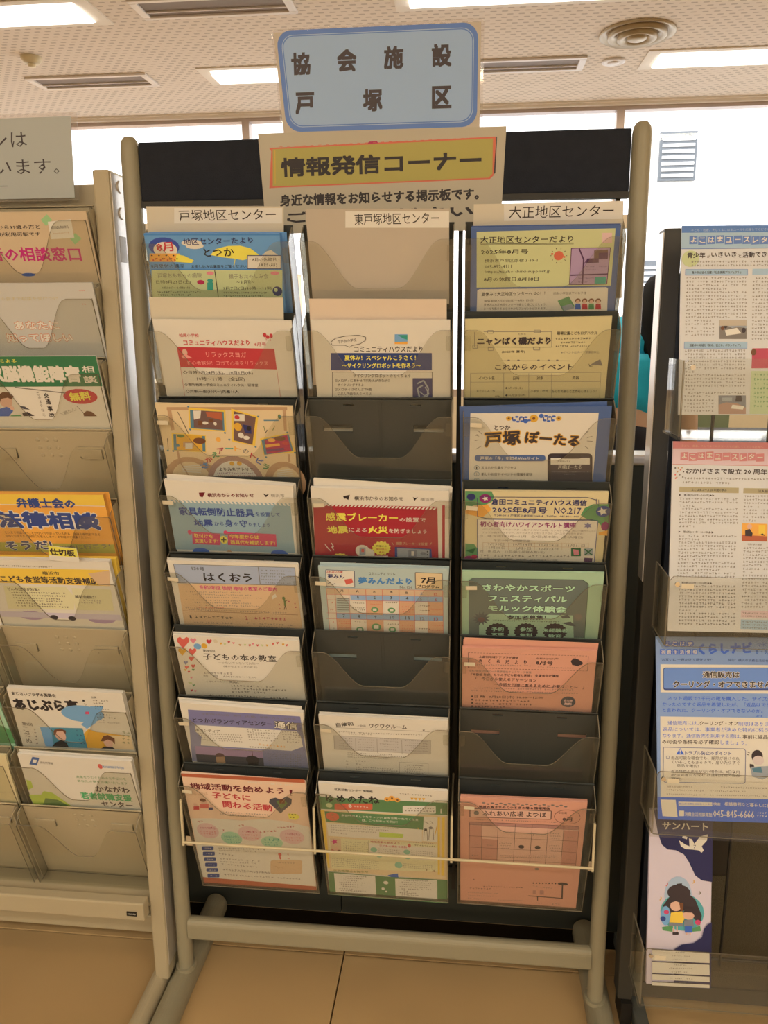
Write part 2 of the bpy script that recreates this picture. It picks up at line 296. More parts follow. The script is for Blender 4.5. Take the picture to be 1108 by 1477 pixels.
skin('body',[(0,0,.88,.08),(.01,.03,.98,.10),(.03,.08,1.10,.125),(.06,.14,1.20,.125),(.14,.20,1.27,.05),(.19,.23,1.31,.075),(.23,.25,1.36,.085),
 (.17,.02,1.19,.05),(.24,.08,.97,.042),(.30,.24,.83,.034),(.32,.32,.80,.03),(-.10,.20,1.19,.05),(-.08,.34,.98,.042),(.06,.42,.83,.034),(.12,.46,.80,.03),
 (.09,-.02,.84,.085),(.09,-.02,.47,.06),(.09,-.04,.09,.042),(.10,.07,.05,.035),(-.09,.02,.84,.085),(-.09,.02,.47,.06),(-.09,0,.09,.042),(-.08,.11,.05,.035)],
 [(0,1),(1,2),(2,3),(3,4),(4,5),(5,6),(3,7),(7,8),(8,9),(9,10),(3,11),(11,12),(12,13),(13,14),(0,15),(15,16),(16,17),(17,18),(0,19),(19,20),(20,21),(21,22)],SKN,t)
for hx,hy in ((.32,.33),(.12,.47)):
    for k in range(5):
        a=(k-2)*.019; l=(.035,.06,.068,.062,.045)[k]
        MB().tube([(hx+a*.8,hy,.798),(hx+a,hy+l*.6,.788),(hx+a,hy+l,.777)],[.0095,.0085,.007],6).obj('finger',SKN,t)
skin('t_shirt',[(0,.01,.95,.165),(.015,.04,1.03,.155),(.03,.08,1.11,.146),(.06,.14,1.20,.142),(.11,.18,1.25,.07),(.17,.02,1.19,.07),(.21,.05,1.08,.06),(-.10,.20,1.19,.07),(-.09,.27,1.09,.06)],[(0,1),(1,2),(2,3),(3,4),(3,5),(5,6),(3,7),(7,8)],CY,t)
skin('trousers',[(0,0,.80,.18),(0,0.01,.965,.20),(.09,-.02,.80,.10),(.09,-.02,.47,.078),(.09,-.04,.12,.062),(-.09,.02,.80,.10),(-.09,.02,.47,.078),(-.09,0,.12,.062)],[(0,1),(0,2),(2,3),(3,4),(0,5),(5,6),(6,7)],TR,t)
skin('hair',[(.22,.24,1.39,.092),(.16,.15,1.34,.095),(.12,.02,1.26,.080),(.125,-.09,1.15,.062),(.13,-.12,1.03,.040)],[(0,1),(1,2),(2,3),(3,4)],HR,t)
for a in (-.03,.03): MB().tube([(.285+a,.315-a*.6,1.345),(.29+a,.322-a*.6,1.345)],.009,8).obj('eye',BLACK,t)
MB().tube([(.27,.31,1.335),(.285,.335,1.31)],[.008,.013],8).obj('nose',SKN,t); MB().tube([(.245,.295,1.285),(.265,.285,1.285)],.009,8).obj('mouth',pm('coral'),t)
MB().tube([(.155,.30,1.34),(.15,.31,1.36)],[.016,.012],8).obj('ear',SKN,t)
t=empty('desk','dark office desk the bending person leans on, beyond the partition','desk',(PX+.30,PY+.80,0)); MB().box(-.7,.7,-.52,.4,.735,.765,bev=.003).obj('top',mat('dark_desk_top',(.015,.016,.022),rough=.7,spec=.2),t)
for a in (-.66,.66):
    for b in (-.05,.36): MB().box(a-.02,a+.02,b-.02,b+.02,0,.735).obj('leg',SIDE,t)
# ------------------------------------------------------------------ main brochure rack
TH=R(17.3); ct,st=math.cos(TH),math.sin(TH); D=.0341; PL=.2865
rack=empty('brochure_rack','greige tubular brochure rack with a navy header board and charcoal pockets, middle of the picture','rack',(0,0,0))
for sx in (-1,1):
    x=.39*sx
    p=MB().tube([(x,0,.03),(x,0,1.532),(x,0,1.542),(x,0,1.548)],[.0142,.0142,.0125,.008],20).obj('post',POST,rack)
    fx=x+(-.004 if sx<0 else .008)
    f=MB(); n=14; pts=[(.023*math.cos(math.pi*k/n),.012+.024*math.sin(math.pi*k/n)) for k in range(n+1)]+[(-.023,0),(.023,0)]
    f.prism(pts,lambda a,b,c:(fx+a,c,b+.001),-.42,.185); fo=f.obj('foot',POST,rack)
    MB().tube([(x,0,.033),(x,0,.041)],.019,16).obj('weld_collar',POST,fo)
    MB().box(fx-.02,fx+.02,-.424,-.42,.004,.03).obj('end_cap',BLACK,fo)
f=MB(); n=10; pts=[(.012*math.cos(a)+(.0 if math.cos(a)>0 else 0),.012*math.sin(a)+(.011 if math.sin(a)>0 else -.011)) for a in [2*math.pi*k/20 for k in range(20)]]
f.prism(pts,lambda a,b,c:(c,a,.124+b),-.378,.378).obj('crossbar',POST,rack)
for sx in (-1,1):
    for z in (1.40,.30): MB().box(*sorted((sx*.345,sx*.378)),.002,.008,z,z+.02).obj('rail_bracket',CHROME,rack)
MB().box(-.375,.375,-.004,.006,1.452,1.540,bev=.002).obj('header_board',NAVY,rack)
MB().box(-.375,.375,-.005,.007,1.443,1.452).obj('header_board_trim',BLACK,rack)
CXO=.0097; CS=.2349
for k in range(4):
    x=CXO+(k-1.5)*CS
    MB().box(x-.0035,x+.0035,.008,.020,.24,1.445).obj('upright_rail',BLACK,rack)
MB().box(CXO-.36,CXO+.36,.020,.028,1.405,1.425).obj('rear_rail',CHROME,rack); MB().box(CXO-.36,CXO+.36,.020,.028,.255,.275).obj('rear_rail',DARKM,rack)
# pocket meshes, local frame: x across, y up the plate, z out to the viewer, origin at the plate's top centre
def holed_plate(us,ss,holes,t,m):
    mb=MB(); nu,ns=len(us)-1,len(ss)-1
    hole=lambda i,j: i<0 or j<0 or i>=nu or j>=ns or any(a<=(us[i]+us[i+1])/2<=b and c<=(ss[j]+ss[j+1])/2<=d for a,b,c,d in holes)
    for i in range(nu):
        for j in range(ns):
            if hole(i,j): continue
            a,b,c,d=us[i],us[i+1],ss[j],ss[j+1]
            mb.add([(a,c,0),(b,c,0),(b,d,0),(a,d,0)],[(0,1,2,3)],m); mb.add([(a,c,-t),(b,c,-t),(b,d,-t),(a,d,-t)],[(3,2,1,0)],m)
            if hole(i-1,j): mb.add([(a,c,0),(a,d,0),(a,d,-t),(a,c,-t)],[(0,1,2,3)],m)
            if hole(i+1,j): mb.add([(b,c,0),(b,c,-t),(b,d,-t),(b,d,0)],[(0,1,2,3)],m)
            if hole(i,j-1): mb.add([(a,c,0),(a,c,-t),(b,c,-t),(b,c,0)],[(0,1,2,3)],m)
            if hole(i,j+1): mb.add([(a,d,0),(b,d,0),(b,d,-t),(a,d,-t)],[(0,1,2,3)],m)
    return mb
HW=.1096
holes=[(-.056,-.040,-.0125,-.0095),(.046,.062,-.0125,-.0095),(-.090,-.044,-.056,-.044),(.050,.096,-.056,-.044)]
plate=holed_plate(sorted({-HW,HW,*[h for q in holes for h in q[:2]]}),sorted({-PL,0,*[h for q in holes for h in q[2:]]}),holes,.002,0)
plate.box(-HW,HW,-.002,.0012,-.0025,0)                   # rolled top lip
for h in holes[2:]: plate.box(h[0],h[1],h[2]+.004,h[3],-.0065,-.0045)   # pressed tongue behind each slot
for a in (-.002,.002): plate.box(a-.0003,a+.0003,-.2,-.004,0,.0004)
PLATE=plate.mesh('back_plate',CHAR)
def cut_outline(hw,top,sh,flat,depth,bottom,n=12,p=1.0):
    pts=[(-hw,bottom),(-hw,top-.003),(-hw+.003,top),(-sh,top)]
    for k in range(1,n):
        u=k/n; s=u*u*(3-2*u); pts.append((-sh+(sh-flat)*(u**p),top-depth*s))
    pts.append((-flat,top-depth)); pts.append((flat,top-depth))
    for k in range(n-1,0,-1):
        u=k/n; s=u*u*(3-2*u); pts.append((sh-(sh-flat)*(u**p),top-depth*s))
    pts+=[(sh,top),(hw-.003,top),(hw,top-.003),(hw,bottom)]
    return pts
def cover(hw,d,pl,sh,flat,depth,top):
    mb=MB(); mb.prism(cut_outline(hw,top,sh,flat,depth,-pl),XYZ,d-.0016,d,0,1)
    side=[(-pl,.0),(-pl,d-.0016),(top,d-.0016),(top+.004,d-.008),(top+.010,d*.45),(-.001,.004),(-.001,0)]
    for sx in (-1,1):
        x=sx*hw; mb.prism(side,lambda a,b,c:(c,a,b),x-sx*.0014 if sx>0 else x,x if sx>0 else x+.0014,2,1)
    mb.box(-hw,hw,-pl,-pl+.0015,0,d-.0016,2)
    return mb
COVER=cover(HW,D,PL,.092,.030,.068,-.0155).mesh('clear_cover',[CLEAR,EDGE,SMOKE])
CLIP=MB().box(-.004,.004,-.011,.011,0,.003,bev=.001).mesh('hinge_clip',CLEAR)
TAG=MB().box(-.0085,.0085,-.0035,.0035,0,.0005).mesh('pocket_sticker',STICK)
LIP=MB().box(-.05,.05,-.003,0,.004,D-.004).mesh('bottom_lip',CLEAR)
tagpos={(0,3),(0,4),(0,5),(0,7),(0,8),(1,4),(1,5),(1,7),(2,3),(2,4),(2,5),(2,6),(2,8)}
for c in range(3):
    for k in range(1,9):
        q=bpy.data.objects.new('pocket',PLATE); link(q,rack); q.location=(CXO+(c-1)*CS,-.0812,.5258+(8-k)*.1251); q.rotation_euler=(R(90)+TH,0,0)
        inst('clear_cover',COVER,q)
        for sx in (-1,1): inst('hinge_clip',CLIP,q,(sx*(HW-.0055),-.034,D))
        if (c,k) in tagpos: s_=inst('pocket_sticker',TAG,q,(-.0925+random.uniform(-.003,.003),-.027,D+.0002)); s_.rotation_euler[2]=R(random.uniform(-6,4))
        if k==8: inst('bottom_lip',LIP,q,(.0,-PL,0))
WY=-.100
MB().tube([(CXO-.345,WY,.388),(CXO+.345,WY,.388)],.0022,8).obj('retaining_wire',WIRE,rack)
for k in range(4):
    x=CXO+(k-1.5)*.2300
    MB().box(x-.0018,x+.0018,WY-.001,WY+.002,.382,.470).obj('wire_bracket',WIRE,rack)
    MB().tube([(x,WY+.002,.468),(x,-.03,.475),(x,.008,.475)],.0018,6).obj('bracket_arm',WIRE,rack)
MB().box(-.003,.003,-.0045,-.004,1.446,1.45).obj('rivet',CHROME,rack)
# ------------------------------------------------------------------ prints
TXT={}
FLYERS=[
('name_card','cream card headed 戸塚地区センター standing in the top left pocket','card','cream name cards behind the top pockets',('m',0,1),6,1,[],[-1029,322,1009,283,879,-921,-1192,-902],'cream',[('P',[-610,293,987,262,964,49,-649,77],'offwhite'),('T','戸塚地区センター',-557,185,883,176,156,'K',0)]),
('flyer_stack','blue and yellow 8月 newsletter 地区センターたより とつか with parasols','newsletter',None,('m',0,1),28,8,[(20,0),(36,0)],[-1043,-18,964,-50,903,-2650,-1078,-2650],'skyblue',[('P',[-1043,-18,964,-50,961,-77,-1048,-45],'skydk'),('E',-774,-209,233,132,'deepblue'),('E',-760,-252,181,112,'white'),('P',[-1009,-303,-554,-309,-575,-428,-1033,-422],'orange'),('E',-854,-212,7,6,'white'),('T','8月',-890,-218,-638,-207,133,'red',2),('E',-348,-162,157,47,'white'),('E',-310,-205,135,43,'white'),('P',[-602,-319,-492,-342,-356,-409,-396,-448,-644,-427],'yellow'),('P',[-95,-337,-3,-252,182,-212,360,-209,511,-249,632,-347,515,-388,377,-418,267,-395,69,-371],'yellow'),('L',267,-395,230,-503,11,'yellow'),('P',[676,-347,749,-295,817,-279,878,-329,909,-350],'white'),('T','地区センターたより',-469,-145,565,-134,93,'navy',1),('T','とつか',-191,-299,263,-299,118,'K',1),('T','8月受付の講座',-1022,-484,-518,-490,57,'K',0),('T','お申し込みは裏面をご覧ください。',-409,-496,443,-510,48,'K',0),('P',[457,-351,953,-357,932,-545,432,-539],'white'),('L',457,-351,953,-357,11,'navy'),('L',953,-357,932,-545,11,'navy'),('L',432,-539,932,-545,11,'navy'),('L',457,-351,432,-539,11,'navy'),('T','・8月の休館日・',479,-409,924,-415,56,'K',0),('T','18日(月)',614,-491,882,-494,56,'K',0),('P',[-1026,-525,943,-549,941,-566,-1029,-543],'skydk'),('P',[-1022,-543,952,-566,908,-976,-1104,-959],'lime'),('L',-61,-555,-67,-968,11,'K'),('T','戸塚おもちゃの病院',-945,-622,-271,-629,71,'inkg',0),('T','日時8月23日(土)',-987,-722,-455,-727,58,'K',0),('T','9時30分〜14時30分',-910,-806,-477,-810,41,'K',0),('G',-1004,-868,-318,-875,32,'K'),('G',-1001,-914,-476,-919,32,'K'),('E',-301,-729,57,33,'crimson'),('R',[-203,-730,-111,-731,-130,-854,-222,-853],18,'teal'),('E',-153,-708,46,27,'teal'),('E',-136,-598,57,26,'pink'),('E',835,-609,63,26,'pink'),('T','親子おたのしみ会',137,-645,734,-651,70,'inkg',0),('T','〜お月見〜',243,-735,515,-737,58,'K',0),('T','9月7日(日)10時〜11時',24,-826,765,-833,58,'K',0),('G',14,-889,689,-895,32,'K'),('G',12,-934,627,-940,32,'K'),('E',844,-874,73,71,'navy'),('E',823,-854,29,29,'lime'),('E',-980,-331,14,9,'K'),('E',-935,-380,14,9,'K'),('E',-871,-333,14,9,'K'),('E',-825,-381,14,9,'K'),('E',-761,-334,14,9,'K'),('E',-716,-383,14,9,'K'),('E',-652,-336,14,9,'K'),('E',-606,-384,14,9,'K'),('E',-970,-397,14,9,'red'),('E',-911,-376,14,9,'red'),('E',-860,-398,14,9,'red'),('E',-801,-377,14,9,'red'),('E',-751,-400,14,9,'red'),('E',-692,-379,14,9,'red'),('E',-641,-401,14,9,'red')]),
('divider_card','plain cream divider card behind the リラックスヨガ flyer','card','blank divider cards in the second row',('m',0,2),20,1,[],[-1024,319,991,298,886,-1053,-1066,-1059],'cream',[]),
('flyer_stack','white community house flyer with a red リラックスヨガ band','flyer',None,('m',0,2),28,3,[],[-995,14,1096,-21,1060,-2650,-1001,-2650],'white',[('T','柏尾小学校',-629,-230,-329,-235,53,'red',1),('T','コミュニティハウスだより',-584,-344,434,-356,87,'red',2),('T','8月号',503,-376,681,-376,53,'red',1),('E',675,-232,28,33,'red'),('E',718,-261,28,29,'red'),('E',772,-244,24,33,'red'),('L',692,-280,693,-316,7,'red'),('L',751,-280,753,-323,7,'red'),('P',[-698,-409,796,-444,798,-769,-697,-733],'red'),('T','リラックスヨガ',-263,-526,355,-541,89,'redlt',1),('T','初心者歓迎！ヨガで心身をリラックス',-578,-657,674,-675,75,'redlt',0),('E',-586,-496,39,54,'skin'),('P',[-651,-558,-579,-521,-481,-590,-628,-595],'redlt'),('T','◇日時:9月24日(水)、10月1日(水)',-673,-821,421,-830,66,'K',1),('T','10時〜11時\u3000(全2回)',-468,-923,285,-934,71,'K',1),('T','◇場所:柏尾小学校コミュニティハウス・研修室',-683,-1018,476,-1028,51,'K',1),('T','◇対象:一般(30代〜)先着10人',-684,-1130,159,-1139,62,'K',1),('L',-697,-733,-710,-1203,5,'red'),('L',798,-769,805,-1227,5,'red')]),
('flyer_stack','orange flyer さかえアートのトビラ with four framed craft photos','flyer',None,('m',0,3),28,3,[],[-1044,24,1077,-14,960,-2650,-1053,-2650],'creamor',[('P',[-867,-39,993,-27,988,-78,-876,-91],'tan'),('P',[-867,-39,-805,-39,-813,-418,-869,-426],'tan'),('P',[921,-33,969,-33,947,-414,904,-414],'tan'),('P',[-530,-42,39,-85,-1,-444,-575,-408],'yelor'),('P',[-512,-83,11,-111,-23,-423,-552,-389],'steel'),('P',[-460,-88,-13,-111,-46,-410,-496,-375],'brown2'),('P',[-460,-93,-338,-92,-371,-217,-474,-244],'white'),('P',[-269,-112,-14,-116,-27,-253,-257,-190],'brick2'),('E',-310,-295,54,26,'white'),('E',-152,-306,25,31,'white'),('P',[-414,-256,-341,-256,-353,-334,-427,-335],'brown'),('P',[-238,-229,-164,-223,-178,-280,-242,-281],'brown'),('P',[132,-58,533,-184,421,-680,68,-609],'yelor'),('P',[166,-97,495,-197,382,-659,96,-587],'brown2'),('P',[168,-148,328,-147,313,-258,152,-259],'white'),('E',204,-199,39,36,'red'),('E',195,-356,61,66,'ochre'),('E',224,-500,44,48,'white'),('E',304,-539,49,32,'white'),('P',[273,-316,404,-341,392,-472,291,-460],'navy'),('E',362,-380,34,37,'K'),('P',[-873,-472,-332,-506,-374,-803,-917,-783],'yelor'),('P',[-846,-490,-346,-520,-382,-790,-889,-769],'steel'),('P',[-803,-498,-395,-515,-426,-782,-838,-763],'ochre'),('P',[-711,-618,-536,-616,-552,-710,-728,-713],'tan'),('P',[-678,-644,-566,-643,-582,-738,-695,-739],'white'),('E',-732,-524,62,27,'olive'),('E',-446,-601,100,54,'brown'),('E',-811,-686,35,27,'steel'),('P',[511,-550,960,-458,1055,-785,538,-832],'yelor'),('P',[533,-571,970,-471,1014,-758,551,-832],'steel'),('P',[582,-576,944,-487,985,-753,590,-813],'crimson'),('P',[584,-656,808,-627,816,-667,591,-704],'orange'),('P',[587,-737,873,-701,874,-739,594,-777],'purple'),('E',692,-575,61,32,'orange'),('E',829,-547,85,40,'brown'),('E',906,-626,54,32,'red'),('E',-145,-579,40,38,'orange'),('L',609,-248,838,-246,19,'steel'),('E',857,-187,24,41,'olive'),('L',598,-339,607,-423,10,'olive'),('L',768,-337,730,-411,10,'olive'),('L',613,-457,644,-404,10,'K'),('L',-953,-566,-978,-770,10,'K'),('L',-709,-116,-601,-482,10,'K'),('E',-528,-29,17,15,'steel'),('E',-563,-408,17,16,'steel'),('E',-24,-463,17,16,'steel'),('E',29,-577,17,16,'steel'),('E',533,-184,17,15,'steel'),('E',427,-698,17,16,'steel'),('E',-899,-783,18,16,'steel'),('E',-985,-779,18,16,'steel'),('E',869,-181,17,15,'steel'),('E',571,-873,17,16,'steel'),('E',954,-445,17,16,'steel'),('E',1036,-785,17,16,'steel'),('E',-679,-1311,451,429,'tan'),('E',-683,-1339,336,373,'creamor'),('L',-802,-1058,-491,-1026,15,'white'),('L',-807,-1087,-498,-1071,15,'white'),('L',-811,-1115,-505,-1115,15,'white'),('L',-816,-1143,-513,-1161,15,'white'),('L',-825,-975,-708,-1254,20,'tan'),('E',35,-1327,459,470,'tan2'),('E',33,-1341,370,399,'offwhite'),('E',832,-1312,327,368,'tan'),('E',855,-1340,239,298,'creamor'),('L',716,-1118,970,-1073,15,'white'),('L',712,-1152,966,-1112,15,'white'),('L',709,-1185,962,-1150,15,'white'),('L',705,-1219,958,-1190,15,'white'),('L',935,-813,933,-949,34,'tan'),('L',-829,-782,-828,-947,35,'tan'),('E',12,-991,38,36,'ochre'),('E',132,-989,38,36,'ochre'),('T','さ',-500,-1054,-367,-1010,101,'skydk',2),('T','か',-407,-947,-291,-912,100,'red',2),('T','え',-286,-852,-178,-828,99,'green',2),('T','ア',-188,-779,-78,-762,98,'crimson',2),('T','ー',-56,-731,69,-730,22,'teal',2),('T','ト',86,-730,192,-736,92,'orange',2),('T','の',213,-763,310,-781,92,'inkg',1),('T','ト',327,-835,414,-875,93,'red',2),('T','ビ',416,-916,509,-969,99,'blue',2),('T','ラ',504,-1011,590,-1065,100,'green',2),('T','よりみちアトリエ',-211,-1097,344,-1096,73,'K',1),('G',-259,-1162,373,-1160,31,'purple'),('G',-253,-1207,367,-1208,31,'red')]),
('flyer_stack','pale blue quake-safety flyer 家具転倒防止器具 with two rose boxes','flyer',None,('m',0,4),28,6,[(-2,5,-1.5),(14,-1)],[-975,95,1041,21,923,-2650,-1019,-2650],'white',[('P',[-978,-255,973,-284,953,-1210,-1008,-1192],'paleblue'),('P',[-943,-299,-910,-299,-932,-254,-965,-254],'offwhite'),('P',[-877,-300,-844,-300,-866,-255,-899,-255],'offwhite'),('P',[-812,-301,-779,-301,-801,-256,-834,-256],'offwhite'),('P',[-746,-302,-713,-301,-736,-256,-769,-257],'offwhite'),('P',[-681,-303,-648,-302,-670,-257,-703,-258],'offwhite'),('P',[-615,-304,-583,-303,-605,-258,-638,-259],'offwhite'),('P',[-550,-305,-517,-304,-540,-259,-573,-260],'offwhite'),('P',[-485,-306,-452,-305,-475,-260,-508,-261],'offwhite'),('P',[-420,-307,-387,-306,-410,-261,-442,-262],'offwhite'),('P',[-355,-307,-322,-307,-345,-262,-377,-263],'offwhite'),('P',[-289,-308,-257,-308,-280,-263,-312,-264],'offwhite'),('P',[-225,-309,-192,-309,-215,-264,-248,-264],'offwhite'),('P',[-160,-310,-127,-309,-150,-265,-183,-265],'offwhite'),('P',[-95,-311,-62,-310,-86,-266,-118,-266],'offwhite'),('P',[-30,-312,3,-311,-21,-266,-53,-267],'offwhite'),('P',[35,-313,67,-312,44,-267,11,-268],'offwhite'),('P',[99,-314,132,-313,108,-268,76,-269],'offwhite'),('P',[164,-314,196,-314,173,-269,140,-270],'offwhite'),('P',[229,-315,261,-315,237,-270,205,-271],'offwhite'),('P',[293,-316,325,-316,301,-271,269,-272],'offwhite'),('P',[357,-317,390,-316,366,-272,333,-273],'offwhite'),('P',[422,-318,454,-317,430,-273,398,-273],'offwhite'),('P',[486,-319,518,-318,494,-274,462,-274],'offwhite'),('P',[550,-320,582,-319,558,-275,526,-275],'offwhite'),('P',[614,-321,647,-320,622,-275,590,-276],'offwhite'),('P',[678,-321,711,-321,686,-276,654,-277],'offwhite'),('P',[742,-322,775,-322,750,-277,718,-278],'offwhite'),('P',[806,-323,838,-323,814,-278,782,-279],'offwhite'),('P',[870,-324,902,-323,878,-279,846,-280],'offwhite'),('P',[934,-325,966,-324,941,-280,909,-281],'offwhite'),('P',[-451,-117,-350,-110,-402,-201,-450,-187],'maroon'),('T','横浜市からのお知らせ',-321,-162,411,-148,73,'maroon',2),('P',[563,-111,609,-138,661,-115,604,-180],'K'),('T','横浜市',682,-145,894,-149,61,'inkg',0),('T','家具転倒防止器具',-829,-457,383,-467,150,'navyb',2),('T','を設置して',400,-487,786,-489,75,'navyb',1),('T','地震',-620,-673,-312,-666,135,'navyb',2),('T','から',-289,-677,-137,-682,76,'navyb',1),('T','身',-117,-667,10,-663,135,'navyb',2),('T','を',28,-681,94,-679,70,'navyb',1),('T','守',118,-667,245,-664,134,'navyb',2),('T','りましょう',267,-686,606,-684,76,'navyb',1),('P',[-682,-843,-227,-861,-248,-1085,-710,-1074],'rose'),('E',-719,-853,36,42,'rose'),('T','取付けを',-659,-911,-352,-920,78,'yellow',1),('T','支援します!',-664,-1013,-282,-1014,78,'yellow',1),('E',-181,-981,64,75,'yellow'),('L',-225,-983,-138,-980,18,'K'),('L',-174,-933,-189,-1030,18,'K'),('P',[-95,-827,683,-851,674,-1089,-126,-1076],'rose'),('E',-128,-843,36,42,'rose'),('T','今年度からは',-76,-907,402,-918,77,'yellow',1),('T','器具代を補助します!',-77,-1020,648,-1024,78,'yellow',1),('E',-596,-1232,144,86,'blue'),('E',696,-1233,141,85,'blue'),('P',[-176,-1211,-118,-1166,-74,-1217],'tan')]),
('flyer_stack','orange and lilac club newsletter titled はくおう,number 130','newsletter',None,('m',0,5),28,5,[(-8,0)],[-1016,54,1083,35,1036,-2650,-1034,-2650],'white',[('P',[-919,-18,1030,-24,1019,-365,-911,-381],'lav'),('L',-919,-18,1030,-24,10,'inkg'),('L',1030,-24,1019,-365,10,'inkg'),('L',1019,-365,-911,-381,10,'inkg'),('L',-911,-381,-919,-18,10,'inkg'),('T','130号',-633,-89,-432,-100,70,'K',1),('T','はくおう',-469,-256,318,-244,171,'K',2),('L',449,-31,439,-363,10,'inkg'),('G',482,-93,968,-92,32,'inkg'),('G',475,-151,866,-153,32,'inkg'),('G',468,-210,956,-207,32,'inkg'),('G',460,-268,854,-269,32,'inkg'),('G',453,-327,944,-324,32,'inkg'),('P',[-913,-393,1024,-371,1036,-1252,-951,-1254],'orangelt'),('T','令和7年度 後期 趣味の教室のご案内',-572,-458,701,-451,84,'magenta',1),('G',-816,-551,103,-541,33,'inkg'),('G',-713,-602,269,-589,33,'inkg'),('G',-608,-652,435,-637,34,'inkg'),('G',-845,-716,80,-705,34,'inkg'),('G',-741,-767,247,-753,34,'inkg'),('G',-636,-818,415,-801,34,'inkg'),('G',-874,-883,58,-871,34,'inkg'),('G',-720,-868,-215,-854,34,'red'),('G',-828,-913,809,-920,37,'inkg'),('L',-923,-947,991,-952,8,'brown'),('T','1',-830,-1069,-799,-1067,70,'K',1),('G',-753,-1065,-94,-1060,63,'K'),('T','2',108,-1054,146,-1053,69,'crimson',1),('G',184,-1051,791,-1044,63,'crimson'),('G',-785,-1183,-122,-1171,45,'inkg'),('G',-603,-1239,-118,-1234,38,'inkg'),('G',119,-1160,882,-1174,44,'inkg'),('G',262,-1223,839,-1223,38,'inkg'),('E',791,-626,25,36,'olive'),('L',800,-656,799,-777,29,'olive'),('L',799,-777,774,-854,10,'K'),('L',799,-777,817,-846,10,'K'),('L',809,-686,849,-654,10,'K'),('E',704,-750,10,12,'crimson'),('E',706,-841,10,12,'crimson'),('E',870,-683,10,12,'crimson'),('E',964,-725,10,12,'crimson'),('E',969,-800,10,12,'crimson'),('P',[600,-582,666,-541,679,-600,604,-654],'offwhite')]),
